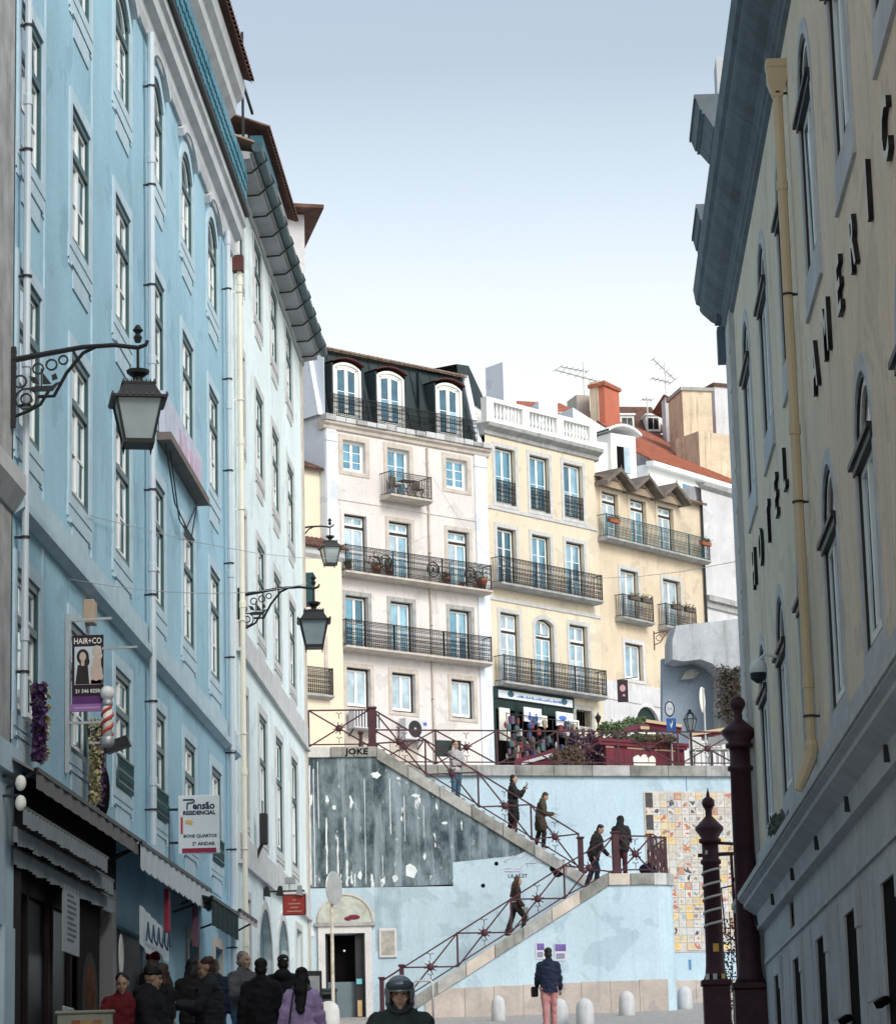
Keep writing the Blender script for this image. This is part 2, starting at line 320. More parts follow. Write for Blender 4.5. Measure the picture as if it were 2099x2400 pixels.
def window(par,u0,z0,w,h,st,rise=0,name='window',panes=True,yoff=0.):
    k=(round(w,2),round(h,2),round(rise,2),st['id'])
    def sur():
        mb=MB(); s=st.get('sw',.16)
        ringpoly(mb,w,h,rise,s,-st.get('proud',.035),.0,st.get('bot',True))
        if st.get('apron'):
            a=st['apron']; mb.box(-s,w+s,-.014,0,-a+.25,-s*.8); mb.box(.12,w-.12,-.018,0,-a,-a+.25); mb.box(-s-.05,-s,-.02,0,-.3,.02); mb.box(w+s,w+s+.05,-.02,0,-.3,.02); mb.box(-.02,w+.02,-.032,-.014,-a+.27,-a+.32)
        return mb.mesh(name,st['sur'])
    o=link(name,wmesh(('s',)+k,sur),par,(u0,yoff,z0))
    d=st.get('dep',.2); t=st.get('t',.07); it=st.get('it',.05)
    regs=[]; tr=st.get('transom'); e=t; H=h-t
    if tr:
        zt=h*tr; regs=[(e,w-e,e,zt-.04,st.get('cols',2),st.get('rb',2),0),(e,w-e,zt+.04,H,st.get('ct',2),st.get('rt',1),rise)]
    else: regs=[(e,w-e,e,H,st.get('cols',2),st.get('rb',3),rise)]
    cells=[]
    alt=random.choice(st['mix']) if st.get('mix') else None
    def fr():
        mb=MB(); y0,y1=d-.035,d+.05
        ringpoly_in(mb,w,h,rise,t,.004 if st.get('flush') else y0,y1)
        if tr: mb.box(t,w-t,y0-.02,y1-.01,h*tr-.045,h*tr+.045)
        mb.cur=1
        for (a,b,c,dd,nc,nr,rs) in regs:
            ya,yb=d-.015,d+.03
            if rs: ringpoly_in(mb,b-a,dd-c,rs*.93,it,ya,yb,(a,c))
            else:
                mb.box(a,a+it,ya,yb,c,dd); mb.box(b-it,b,ya,yb,c,dd); mb.box(a+it,b-it,ya,yb,dd-it,dd); mb.box(a+it,b-it,ya,yb,c,c+it*1.6)
            cw=(b-a)/nc; top=dd-it
            for i in range(1,nc):
                x=a+cw*i; mb.box(x-it*.9,x+it*.9,ya-.008,yb,c+it*1.6,top if not rs else dd-it*1.2)
            for j in range(1,nr):
                z=c+(dd-c)*j/nr
                for i in range(nc):
                    mb.box(a+cw*i+it,a+cw*(i+1)-it,ya+.004,yb-.006,z-.016,z+.016)
        return mb.mesh('frame',[st['frame'],st['inner']])
    link('frame',wmesh(('f',)+k,fr),o)
    if panes:
        for (a,b,c,dd,nc,nr,rs) in regs:
            cw=(b-a)/nc
            for i in range(nc):
                for j in range(nr):
                    x0=a+cw*i+it*.95; x1=a+cw*(i+1)-it*.95; zz0=c+(dd-c)*j/nr+(it*1.5 if j==0 else .014); zz1=c+(dd-c)*(j+1)/nr-(it*.9 if j==nr-1 else .014)
                    pm=(random.choice(st['mix']) if random.random()<.3 else alt) if alt else st['pane'] if not isinstance(st['pane'],list) else st['pane'][0 if (tr and (c>h*tr)) else 1]
                    if rs and j==nr-1:
                        def pa():
                            mb=MB(); P=[(x0,zz0),(x1,zz0)]; A=arc_pts(a+it*.9,b-it*.9,dd-it*.8,rs*.93,16); 
                            P+=[q for q in reversed(A) if x0-1e-4<=q[0]<=x1+1e-4]; mb.prism(P,d+.004,d+.014); return mb.mesh('pane',pm)
                        link('pane',wmesh(('pa',i)+k,pa),o); continue
                    def pp():
                        return MB().box(0,x1-x0,0,.01,0,zz1-zz0).mesh('pane',pm)
                    link('pane',wmesh(('p',round(x1-x0,3),round(zz1-zz0,3),pm.name),pp),o,(x0,d+.004,zz0),(random.uniform(-.012,.012),0,random.uniform(-.02,.02)))
    if st.get('sill'):
        link('sill',wmesh(('si',round(w,2),st['id']),lambda:MB().box(-.08,w+.08,-.1,.06,-.09,.0).mesh('sill',st['sill'])),o)
    return o
def ringpoly_in(mb,w,h,rise,t,y0,y1,off=(0,0)):
    ox,oz=off
    mb.box(ox,ox+t,y0,y1,oz,oz+h-rise); mb.box(ox+w-t,ox+w,y0,y1,oz,oz+h-rise); mb.box(ox+t,ox+w-t,y0,y1,oz,oz+t)
    if rise:
        q=arc_pts(0,w,h,rise,10); p=arc_pts(t,w-t,h-t,max(.02,rise-t*.3),10); p[0]=(t,h-rise); p[-1]=(w-t,h-rise)
        for i in range(10):
            a,b,c,d=p[i],p[i+1],q[i+1],q[i]
            mb.add([(a[0]+ox,y0,a[1]+oz),(b[0]+ox,y0,b[1]+oz),(c[0]+ox,y0,c[1]+oz),(d[0]+ox,y0,d[1]+oz),(a[0]+ox,y1,a[1]+oz),(b[0]+ox,y1,b[1]+oz),(c[0]+ox,y1,c[1]+oz),(d[0]+ox,y1,d[1]+oz)],
                [(0,1,2,3),(4,7,6,5),(0,4,5,1),(2,6,7,3)])
    else: mb.box(ox+t,ox+w-t,y0,y1,oz+h-t,oz+h)
def downpipe(par,u,z0,z1,r,m,clipm,step=2.,y=-.12,clips=()):
    mb=MB(); mb.tube([(u,y,z0),(u,y,z1)],r,8); z=z0+.9
    while z<z1: mb.lathe([(r,z-.07),(r+.012,z-.06),(r+.012,z+.06),(r,z+.07)],(u,y,0),8); z+=3.1
    o=mb.build('downpipe',m,par,smooth=False)
    z=z0+.5
    while z<z1:
        c=MB().ring((u,y,z),r+.008,.016,'z',10,4); c.box(u-.012,u+.012,y,0.,z-.014,z+.014); c.build('pipe_clip',clipm,o); z+=step
    return o
def ironwork(mb,u0,u1,z0,h,y,style=0):
    """wrought iron rail panel between u0 and u1"""
    mb.box(u0,u1,y-.018,y+.018,z0+h-.03,z0+h); mb.box(u0,u1,y-.012,y+.012,z0+.05,z0+.075); n=max(2,round((u1-u0)/.1)); dx=(u1-u0)/n
    if style!=2: mb.box(u0,u1,y-.01,y+.01,z0+h-.2,z0+h-.18)
    for i in range(n+1): mb.box(u0+dx*i-.008,u0+dx*i+.008,y-.008,y+.008,z0+.0,z0+h-.02)
    for i in range(n):
        c=u0+dx*(i+.5)
        if style==0:
            mb.ring((c,y,z0+h-.105),.045,.012,'y',7,3); mb.ring((c,y,z0+.16),.045,.012,'y',7,3); mb.ring((c,y,z0+h*.42),.04,.014,'y',6,3); mb.ring((c,y,z0+h*.66),.03,.012,'y',5,3)
        elif style==1:
            mb.ring((c,y,z0+h-.1),.045,.013,'y',7,3); mb.ring((c,y,z0+.30),.045,.015,'y',6,3); mb.ring((c,y,z0+.5),.045,.016,'y',6,3); mb.ring((c,y,z0+.14),.045,.014,'y',6,3); mb.ring((c,y,z0+.68),.04,.013,'y',5,3)
        else:
            mb.ring((c,y,z0+.25),.06,.01,'y',7,3); mb.ring((c,y,z0+.5),.06,.01,'y',7,3); mb.ring((c,y,z0+h-.14),.05,.01,'y',7,3)
def balcony(par,u0,u1,z,proj,h,m_slab,m_iron,style=0,posts=(),t=.16):
    mb=MB(); mb.profile([(-proj,z),(-proj,z-t*.5),(-proj+.1,z-t*.75),(-proj+.16,z-t),(0,z-t),(0,z)],u0,u1)
    b=mb.build('balcony',m_slab,par)
    r=MB(); y=-proj+.06
    ironwork(r,u0+.04,u1-.04,z,h,y,style)
    for u in (u0+.04,u1-.04):
        r.box(u-.02,u+.02,y,0,z+h-.03,z+h); r.box(u-.012,u+.012,y,0,z+.05,z+.075)
        for j in range(1,5): r.box(u-.008,u+.008,y+(-y)*j/5-.008,y+(-y)*j/5+.008,z,z+h-.02)
        r.box(u-.022,u+.022,y-.022,y+.022,z,z+h+.02)
    for u in posts: r.box(u-.022,u+.022,y-.022,y+.022,z,z+h)
    r.build('railing',m_iron,b)
    return b
def box_roof(mb,u0,u1,d0,d1,z): mb.box(u0,u1,d0,d1,z-.1,z)
def tiles_edge(name,par,m,u0,u1,y0,y1,z0,z1,pitch=.22,tag_kind=None):
    """roof slope of half-round tiles from eave (y0,z0) up to (y1,z1), joined"""
    mb=MB(); n=max(1,round((u1-u0)/pitch)); p=(u1-u0)/n
    mb.quad((u0,y0,z0),(u1,y0,z0),(u1,y1,z1),(u0,y1,z1)); mb.quad((u0,y0,z0-.05),(u1,y0,z0-.05),(u1,y0,z0),(u0,y0,z0))
    for i in range(n):
        c=u0+p*(i+.5); r=p*.42; vs=[];k=5
        for (yy,zz) in ((y0-.05,z0-.01),(y1,z1)):
            for j in range(k): a=PI*j/(k-1); vs.append((c+r*math.cos(a),yy,zz+.01+r*.75*math.sin(a)))
        mb.add(vs,[(j,j+1,k+j+1,k+j) for j in range(k-1)]+[tuple(range(k))])
    return mb.build(name,m,par)
# ---------------------------------------------------------------- ground
def poly_sheet(name,pts,m):
    mb=MB(); mb.add(pts,[tuple(range(len(pts)))]); return structure(mb.build(name,m))
cob=mat('limestone_setts',(.34,.34,.34),.85,.35,9.,bump=.6,bscale=16,detail=3)
def cob_setts():
    n=cob.node_tree.nodes; l=cob.node_tree.links; b=n['Principled BSDF']
    tc=n.new('ShaderNodeTexCoord'); vo=n.new('ShaderNodeTexVoronoi'); vo.inputs['Scale'].default_value=9; vo.feature='DISTANCE_TO_EDGE'; l.new(tc.outputs['Object'],vo.inputs['Vector'])
    r=n.new('ShaderNodeValToRGB'); r.color_ramp.elements[0].position=.0; r.color_ramp.elements[1].position=.08; l.new(vo.outputs['Distance'],r.inputs[0])
    bp=n.new('ShaderNodeBump'); bp.inputs['Strength'].default_value=.8; bp.inputs['Distance'].default_value=.015; l.new(r.outputs[0],bp.inputs['Height']); l.new(bp.outputs[0],b.inputs['Normal'])
cob_setts()
mb=MB(); ys=[-80,0,25,40,60,80,90]
for a,b in zip(ys,ys[1:]): mb.quad((-180,a,ground_z(a)),(180,a,ground_z(a)),(180,b,ground_z(b)),(-180,b,ground_z(b)))
structure(mb.build('street_ground',cob))
# ---------------------------------------------------------------- left side of the street
XL=-6.
def left(y): return (XL,y,0.)
# stone house at the very edge
L0=thing('stone_house','grey stone house sliver at the left edge of the photo beside the blue building','house',(XL,8,ground_z(8)),PI/2)
b0=ground_z(8); mb=MB(); wall(mb,0,22.9,-1.5,26-b0); mb.box(0,22.9,.4,11,-1.5,25.9-b0); mb.build('wall',stone_d,L0)
MB().profile([(-.16,8.95-b0),(-.16,8.75-b0),(-.03,8.55-b0),(0,8.55-b0),(0,8.95-b0)],0,22.9).build('string_course',stone,L0)
MB().box(19.5,22.85,-.06,0,4.0-b0,5.6-b0).box(19.5,22.88,-.14,0,5.6-b0,5.9-b0).box(22.3,22.86,-.08,0,-1,4.0-b0).build('shop_surround',blue_pale,L0)
# blue building
Y0=30.95; B=1.75
L1=thing('blue_building','pale blue rendered building with green framed windows and teal tiled parapet','building',(XL,Y0,B),PI/2)
cols=[31.17,34.6,38.08,41.53,45.0,48.45]; WW=1.38
stL=dict(id='L1',sur=blue_pale,sw=.17,apron=.62,frame=frame_g,inner=frame_w,transom=.66,cols=2,rb=2,ct=2,rt=1,pane=pane_l,dep=.055,proud=.025,flush=1,t=.09,it=.05)
stA=dict(stL,id='L1a',transom=.62,rb=2,ct=1)
rows=[(6.40,1.62,0,dict(stL,id='L1d',apron=.5)),(9.58,1.88,0,stL),(12.88,1.80,0,stL),(16.22,1.66,.34,stA)]
holes=[]
for i,y in enumerate(cols):
    for j,(z,h,rs,st) in enumerate(rows):
        if j==0 and i==0: z,h=6.35,1.65
        holes.append((y-Y0,y-Y0+WW,z-B,z+h-B,rs))
shop=[(.5,6.7,.2,4.75-B+.3,0),(7.3,10.3,.3,4.6-B,0),(10.7,11.9,.4,4.7-B,0),(14.35,15.5,.6,4.9-B,0),(17.7,18.7,.8,5.0-B,0)]
mb=MB(); wall(mb,0,21.0,-.6,18.4-B,holes+shop,.32); mb.box(0,21,.42,11,-.6,18.3-B); mb.build('wall',blue,L1)
for i,y in enumerate(cols):
    for j,(z,h,rs,st) in enumerate(rows):
        if j==0 and i==0: z,h=6.35,1.65
        window(L1,y-Y0,z-B,WW,h,st,rs)
MB().box(0,21,.33,.36,-.6,18.2-B).build('interior',black,L1)
# Juliet rails on the lowest windows
for i in (2,3,5):
    r=MB(); ironwork(r,cols[i]-Y0+.02,cols[i]-Y0+WW-.02,6.42-B,.42,-.05,0); r.build('window_rail',frame_g,L1)
MB().profile([(-.13,8.72-B),(-.13,8.62-B),(-.03,8.55-B),(0,8.55-B),(0,9.05-B),(-.05,9.05-B),(-.05,8.72-B)],0,21).build('string_course',blue_pale,L1)
# cornice with arched moulding over each top window
mb=MB(); mb.profile([(-.06,18.08-B),(-.1,18.2-B),(-.1,18.36-B),(-.22,18.42-B),(-.24,18.62-B),(-.30,18.66-B),(-.30,18.84-B),(.3,18.9-B),(.3,18.3-B),(0,18.3-B),(0,18.08-B)],0,21.1)
for y in cols:
    p=arc_pts(y-Y0-.3,y-Y0+WW+.3,18.22-B,.3,8)
    for (a,b) in zip(p,p[1:]): mb.bar((a[0],-.05,a[1]),(b[0],-.05,b[1]),.1,.13)
mb.build('cornice',greystone,L1)
MB().tube([(0,-.34,18.86-B),(21.0,-.34,18.86-B)],.055,8).build('gutter',darkmet,L1)
MB().box(0,21.05,-.27,.2,18.9-B,19.72-B).build('parapet',teal2,L1)
tl=MB(); q=[(-.135,.0),(-.115,-.11),(-.05,-.20),(.05,-.20),(.115,-.11),(.135,.0),(.135,.17),(-.135,.17)]
tl.prism(q,-.035,-.0); tme=tl.mesh('parapet_tile',teal)
for r_ in range(4):
    n=74
    for i in range(n):
        link('parapet_tile',tme,L1,(.14+(i+.5*(r_%2))*.2835,-.275-.006*r_,19.08+r_*.205-B),(-.10+random.uniform(-.02,.02),0,random.uniform(-.03,.03)))
MB().box(-.0,21.05,-.32,.25,19.72-B,19.78-B).build('parapet_cap',darkmet,L1)
mb=MB(); wall(mb,0,20.9,19.7-B,21.5-B,(),.3,.1); mb.box(0,20.9,.15,9,19.7-B,21.5-B)
mb.build('attic_wall',greystone,L1); mb=MB()
mb.profile([(.1,20.6-B),(.0,20.7-B),(.0,20.85-B),(-.12,20.95-B),(-.14,21.15-B),(-.26,21.25-B),(-.30,21.48-B),(.1,21.5-B)],0,21.2)
mb.build('attic_cornice',greystone,L1)
tiles_edge('roof',L1,rooftile_d,0,21.25,-.42,5.,21.6-B,23.8-B)
downpipe(L1,40.85-Y0,5.9-B,18.1-B,.052,pipe_b,darkmet,1.55)
downpipe(L1,50.55-Y0,4.6-B,18.1-B,.05,pipe_b,darkmet,1.7)
downpipe(L1,.12,6.3-B,18.1-B,.04,pipe_b,darkmet,1.5)
mb=MB()
for u in (1.6+.18,5.0+.2): mb.box(u-.012,u+.012,-.02,0,6.-B,18.1-B)
mb.build('cable_run',blue_pale,L1)
# shop fronts of the blue building
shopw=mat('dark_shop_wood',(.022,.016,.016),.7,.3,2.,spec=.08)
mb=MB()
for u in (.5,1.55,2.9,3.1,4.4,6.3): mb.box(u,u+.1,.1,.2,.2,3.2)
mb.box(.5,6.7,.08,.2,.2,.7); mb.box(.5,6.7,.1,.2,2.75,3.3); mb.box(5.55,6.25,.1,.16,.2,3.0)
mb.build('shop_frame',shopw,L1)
for u0,u1 in ((.6,1.55),(1.65,2.9),(3.2,4.4),(4.5,5.5)):
    MB().box(u0,u1,.15,.16,.7,2.75).build('shop_pane',shopglass,L1)
MB().box(7.3,10.3,.1,.16,.3,3.0).build('shutter',mat('grey_shutter',(.10,.11,.12),.6,.1,2.),L1)
MB().box(10.72,11.88,.12,.17,.4,2.9).build('shop_door',mat('bluegrey_door',(.22,.29,.33),.6,.1,2.),L1)
for a in (14.35,17.7):
    mb=MB(); ringpoly(mb,1.15 if a<15 else 1.0,2.6,0,.16,-.04,0,False); o=mb.build('door_surround',stone_w,L1); o.location=(a,0,.55 if a<15 else .65)
MB().box(14.4,15.45,.2,.25,.6,1.6).build('door_leaf',mat('brown_door',(.12,.06,.04),.6,.2,3.),L1)
MB().box(.02,7.1,-.03,.0,4.75-B+.3,5.75-B).box(.02,.5,-.03,0,-.4,5.05-B).box(6.72,7.1,-.03,0,-.4,5.05-B).build('shop_shade_boards',shopw,L1)  # dark shopfront boards, added to deepen the shade under the awning
# white building further up
Y2=52.0; B2=3.1
L2=thing('white_building','tall white building with dark gutter on iron brackets after the blue one','building',(XL,Y2,B2),PI/2)
c2=[53.02,56.03,59.22,62.5]; W2=1.4
st2=dict(id='L2',sur=stone,sw=.17,apron=.5,frame=frame_g,inner=frame_w,transom=.62,cols=2,rb=2,ct=2,rt=1,pane=pane_l,dep=.055,proud=.025,flush=1,t=.09,it=.05)
rows2=[(7.68,2.35),(11.64,1.85),(14.92,1.7),(18.2,1.58)]
holes=[(y-Y2,y-Y2+(W2 if k else 1.05),z-B2,z+h-B2,0) for k,y in enumerate(c2) for z,h in rows2]
low=[(55.52-Y2,57.88-Y2,-.2,6.25-B2,.9),(59.1-Y2,61.3-Y2,-.2,6.3-B2,.9),(63.1-Y2,64.3-Y2,.2,6.35-B2,0),(53.1-Y2,54.1-Y2,.0,6.2-B2,0)]
mb=MB(); wall(mb,.02,14.4,-.8,20.15-B2,holes+low,.32); mb.box(.02,14.4,.42,11,-.8,20.1-B2); mb.build('wall',white_r,L2)
MB().box(.1,14.3,.33,.36,-.6,20-B2).build('interior',black,L2)
for k,y in enumerate(c2):
    for z,h in rows2: window(L2,y-Y2,z-B2,W2 if k else 1.05,h,st2)
for (a,b,c,d,rs) in low[:2]:
    mb=MB(); ringpoly(mb,b-a,d-c,rs,.17,-.04,0,False); o=mb.build('arch_surround',stone,L2); o.location=(a,0,c)
    mb=MB(); P=[(0,0),(b-a,0)]+list(reversed(arc_pts(0,b-a,d-c,rs,10))); mb.prism(P,.12,.2); o=mb.build('arch_shutter',mat('bluegreen_shutter',(.10,.20,.24),.6,.25,1.5,stain=(.2,.22,.22),stain_amt=.6),L2); o.location=(a,0,c)
for (a,b,c,d,rs) in low[2:]:
    mb=MB(); ringpoly(mb,b-a,d-c,0,.15,-.035,0,False); o=mb.build('door_surround',stone,L2); o.location=(a,0,c)
    MB().box(a,b,.2,.26,c,d-.02).build('door_leaf',mat('dark_grey_door',(.05,.06,.07),.6,.2,2.),L2)
for z in (10.69,6.8): MB().box(.35,14.4,-.05,0,z-B2,z+.5-B2).box(.35,14.42,-.09,0,z-.06-B2,z-B2).build('string_course',stone,L2)
MB().box(14.0,14.42,-.04,0,-.5,19.9-B2).build('corner_quoin',stone_w,L2)
MB().profile([(0,19.86-B2),(-.06,19.86-B2),(-.08,19.98-B2),(-.38,20.02-B2),(-.38,20.12-B2),(-.44,20.14-B2),(.2,20.24-B2),(.2,19.86-B2)],.05,14.5).build('eaves',soffit,L2)
MB().tube([(.0,-.52,20.22-B2),(14.65,-.52,20.22-B2)],.10,10).build('gutter',gut,L2)
for i in range(11):
    u=.7+i*1.32
    MB().bar((u,-.02,19.93-B2),(u,-.34,19.95-B2),.032).bar((u,-.34,19.95-B2),(u,-.64,20.2-B2),.032).bar((u,-.64,20.2-B2),(u,-.58,20.36-B2),.03).build('gutter_bracket',iron,L2)
tiles_edge('roof',L2,rooftile_g,0,14.6,-.42,5.,20.32-B2,22.6-B2)
downpipe(L2,.42,4.4-B2,18.0-B2,.05,pipe_c,pipe_c,2.1)
MB().box(.3,.52,-.2,.0,17.9-B2,18.2-B2).build('hopper',brown_trim,L2)
# attic storey with tiled eave set on the white building
mb=MB(); mb.box(4.6,10.4,.15,5,20.3-B2,22.15-B2)
mb.profile([(.15,21.6-B2),(.02,21.7-B2),(.0,21.85-B2),(-.1,21.95-B2),(-.12,22.15-B2),(.15,22.15-B2)],7.75,10.5); mb.build('attic_wall',greystone,L2)
MB().box(4.55,7.7,-.16,.1,20.9-B2,22.1-B2).build('dormer_cladding',teal2,L2)
tiles_edge('attic_roof',L2,rooftile_d,4.4,10.7,-.28,3.5,22.22-B2,23.7-B2)
MB().box(6.0,7.0,1.6,2.5,22.6-B2,26.0-B2).build('chimney',pale_lav,L2)
mb=MB()
for u,h in ((3.4,.5),(3.75,.7),(4.05,.4)): mb.box(u,u+.3,-.05,.3,20.85-B2,20.95+h-B2)
mb.build('roof_clutter',stone_w,L2)
MB().box(2.6,2.65,.0,.05,20.8-B2,22.6-B2).box(1.0,4.4,.0,.05,22.5-B2,22.56-B2).box(2.6,2.65,.0,.05,22.5-B2,23.6-B2).build('roof_rail',iron,L2)
# hip-roofed corner dormer at the end
pz=23.4
A_=atz(640,480,pz); T_=atz(759,486,pz); C_=atz(700,611,pz)
dl=lambda v:(v.y-Y2,-(v.x-XL),v.z-B2)
a,t,c=dl(A_),dl(T_),dl(C_); bk=(c[0]+.1,c[1]+2.5,c[2]); 
mb=MB(); mb.slab([t[:2],c[:2],bk[:2],(a[0],a[1]+1.5),a[:2]],pz-B2-.02,pz-B2+.07); mb.build('dormer_eave',rooftile_d,L2)
MB().slab([(t[0]+.35,t[1]+.5),(c[0]-.1,c[1]+.25),(c[0],c[1]+2),(a[0]+.3,a[1]+1.5),(a[0]+.35,a[1]+.2)],20.8-B2,pz-B2-.05).build('corner_dormer',offwhite,L2)
# house behind the white building, mostly hidden; carries the far lantern and the landing's end
side=thing('side_house','cream side house tucked behind the white building beside the stair landing','house',(-15,66.6,4.2),0)
MB().box(0,7.1,.0,15.4,-1,16).build('wall',cream,side)
# ---------------------------------------------------------------- hotel on the right
BR=2.0
R1=thing('cream_building','cream hotel building with arched windows and raised letters on the right side of the street','building',(3.,48.,BR),-PI/2)
stR=dict(id='R',sur=greystone,sw=.17,proud=.018,frame=frame_k,inner=frame_w,transom=.70,cols=2,rb=1,ct=1,rt=1,pane=[pane_k,pane_r],dep=.045,t=.06,it=.075,flush=1)
ul=[3.6+3.97*i for i in range(8)]; uu=[3.3+3.99*i for i in range(8)]
holes=[(u,u+1.6,6.25-BR,8.95-BR,.72) for u in ul]+[(u,u+1.6,11.42-BR,14.12-BR,.72) for u in uu]
low=[(u+.1,u+1.45,-1.2+.05*0,4.0-BR-.0,0) for u in ul]+[(7.3,8.2,4.45-BR,5.0-BR,0)]
mb=MB(); wall(mb,0,36,4.95-BR,15.2-BR,holes,.34); mb.box(0,36,.44,12,4.95-BR,15.1-BR); mb.build('wall',cream,R1)
mb=MB(); wall(mb,0,36,-2.2,4.95-BR,low,.03); mb.box(0,36,.5,12,-2.2,4.9-BR); mb.build('ground_floor_wall',greystone,R1)
MB().box(.1,35.9,.36,.39,4.96-BR,15-BR).box(.1,35.9,.42,.46,-2,4.8-BR).build('interior',black,R1)
for u in ul: window(R1,u,6.25-BR,1.6,2.7,stR,.72)
for u in uu: window(R1,u,11.42-BR,1.6,2.7,stR,.72)
for us,z in ((ul,6.25),(uu,11.42)):
    for u in us:
        MB().box(u-.2,u+1.8,-.024,.02,z-.42-BR,z-BR).box(u-.22,u+1.82,-.04,.0,z-.47-BR,z-.42-BR).build('window_sill',greystone,R1)
        MB().box(u-.22,u+1.7,-.075,.03,z+1.93-BR,z+1.99-BR).box(u-.1,u+1.7,-.04,.05,z+1.84-BR,z+1.93-BR).build('transom_ledge',frame_k,R1)
MB().box(0,1.5,-.07,0,5.5-BR,15.1-BR).box(-.05,.02,-.07,.5,5.5-BR,15.1-BR).build('corner_pilaster',greystone,R1)
for k in range(14): MB().box(1.05,1.5,-.085,-.07,5.6+k*.68-BR,6.22+k*.68-BR).build('quoin',stone_w,R1)
# ledge over the ground floor
mb=MB(); mb.profile([(-.06,6.02-BR),(-.06,5.52-BR),(-.34,5.46-BR),(-.36,5.30-BR),(-.30,5.26-BR),(-.30,5.20-BR),(-.12,5.08-BR),(-.10,4.86-BR),(.1,4.8-BR),(.1,6.02-BR)],-.3,36)
mb.build('ledge',greystone,R1)
MB().box(-.32,36,-.385,-.3,5.33-BR,5.42-BR).build('ledge_edge',stone,R1)
for i in range(16):
    u=1.2+2.1*i
    MB().box(u,u+.22,-.075,-.05,5.56-BR,5.74-BR).box(u+.05,u+.17,-.14,-.05,5.60-BR,5.66-BR).build('scupper',black,R1)
for i in range(9): MB().box(2.+i*3.97,2.03+i*3.97,-.16,-.1,4.9-BR,5.06-BR).build('soffit_bracket',darkmet,R1)
# cladding slabs and pilaster strips of the ground floor
for i,u in enumerate(ul):
    mb=MB(); ringpoly(mb,1.35,5.2,0,.2,-.018,0,False); o=mb.build('door_surround',greystone,R1); o.location=(u+.1,0,-3.2)
    MB().box(u+1.75,u+2.05,-.045,0,-2,4.2-BR).box(u+1.73,u+2.07,-.06,0,3.75-BR,4.2-BR).build('pilaster_strip',greystone,R1)
    MB().box(u+.1,u+1.45,.012,.028,-2.2,4.0-BR).build('dark_doorway',black,R1); MB().bar((u+.2,-.02,.9),(u+.25,-.12,.84),.1,.07).build('door_lamp',black,R1)
    for k in range(2):
        for j in range(3): MB().box(u+2.1+k*.62,u+2.68+k*.62,-.014,0,-1.6+j*1.28,-.36+j*1.28).build('stone_slab',greystone,R1)
    MB().box(u-1.7,u+2.2,-.03,0,2.3,2.38).build('lintel_course',greystone,R1)
mb=MB()
for u in (.3,.75,1.2): mb.box(u,u+.2,-.1,0,-2.,4.8-BR)
mb.build('corner_fluting',greystone,R1)
MB().box(7.3,8.2,.05,.09,4.45-BR,5.0-BR).build('vent_grille',brown_trim,R1)
# main cornice: deep cove in segments, each a stone
for k in range(18):
    u0=-.35+k*2.03; u1=u0+2.015
    MB().profile([(0,15.02-BR),(-.06,15.06-BR),(-.06,15.14-BR),(-.1,15.18-BR),(-.1,15.26-BR),(-.15,15.34-BR),(-.28,15.42-BR),(-.42,15.56-BR),(-.46,15.62-BR),(-.46,15.70-BR),(-.52,15.74-BR),(-.56,16.0-BR),(.6,16.05-BR),(.6,15.02-BR)],u0,u1).build('cornice_stone',cornice_g,R1)
def prof_block(u0,u1,y0,z,s=1.):
    mb=MB()
    for (o0,o1,h) in ((0,.03,.12),(.06,.20,.24),(.24,.24,.07),(.27,.33,.20),(.36,.36,.07)):
        o0*=s;o1*=s
        mb.add([(u0-o0,y0-o0,z),(u1,y0-o0,z),(u1,.9,z),(u0-o0,.9,z),(u0-o1,y0-o1,z+h),(u1,y0-o1,z+h),(u1,.9,z+h),(u0-o1,.9,z+h)],[(3,2,1,0),(4,5,6,7),(0,1,5,4),(1,2,6,5),(2,3,7,6),(3,0,4,7)]); z+=h
    return mb
prof_block(.6,2.4,-.18,17.85-BR).build('pediment_cornice',cornice_g,R1); MB().box(.7,2.2,-.1,.8,16-BR,17.9-BR).box(.9,1.6,-.1,.6,18.7-BR,19.5-BR).build('pediment_wall',greystone,R1)
prof_block(.45,2.0,-.32,16.08-BR,.7).build('upper_cornice',cornice_g,R1)
MB().box(-.2,.3,-.22,.6,15.3-BR,15.95-BR).box(-.2,.1,-.2,.5,14.6-BR,15.2-BR).build('corner_console',cornice_g,R1)
p=downpipe(R1,13.75,6.0-BR,14.7-BR,.06,cream_pipe,darkmet,2.6,-.12)
MB().box(13.63,13.87,-.25,.0,14.62-BR,14.72-BR).box(13.645,13.855,-.24,0,14.45-BR,14.62-BR).add([(13.645,-.24,14.45-BR),(13.855,-.24,14.45-BR),(13.855,0,14.45-BR),(13.645,0,14.45-BR),(13.69,-.18,14.25-BR),(13.81,-.18,14.25-BR),(13.81,-.06,14.25-BR),(13.69,-.06,14.25-BR)],[(0,1,5,4),(1,2,6,5),(2,3,7,6),(3,0,4,7),(4,5,6,7)]).build('rain_hopper',cream_pipe,R1)
MB().lathe([(.075,0),(.085,.1),(.07,.16)],(13.75,-.12,6.05-BR),8).tube([(13.75,-.12,6.05-BR),(13.75,-.22,5.8-BR),(13.75,-.3,5.62-BR)],[.09,.07,.05],8).build('pipe_shoe',cream_pipe,R1)
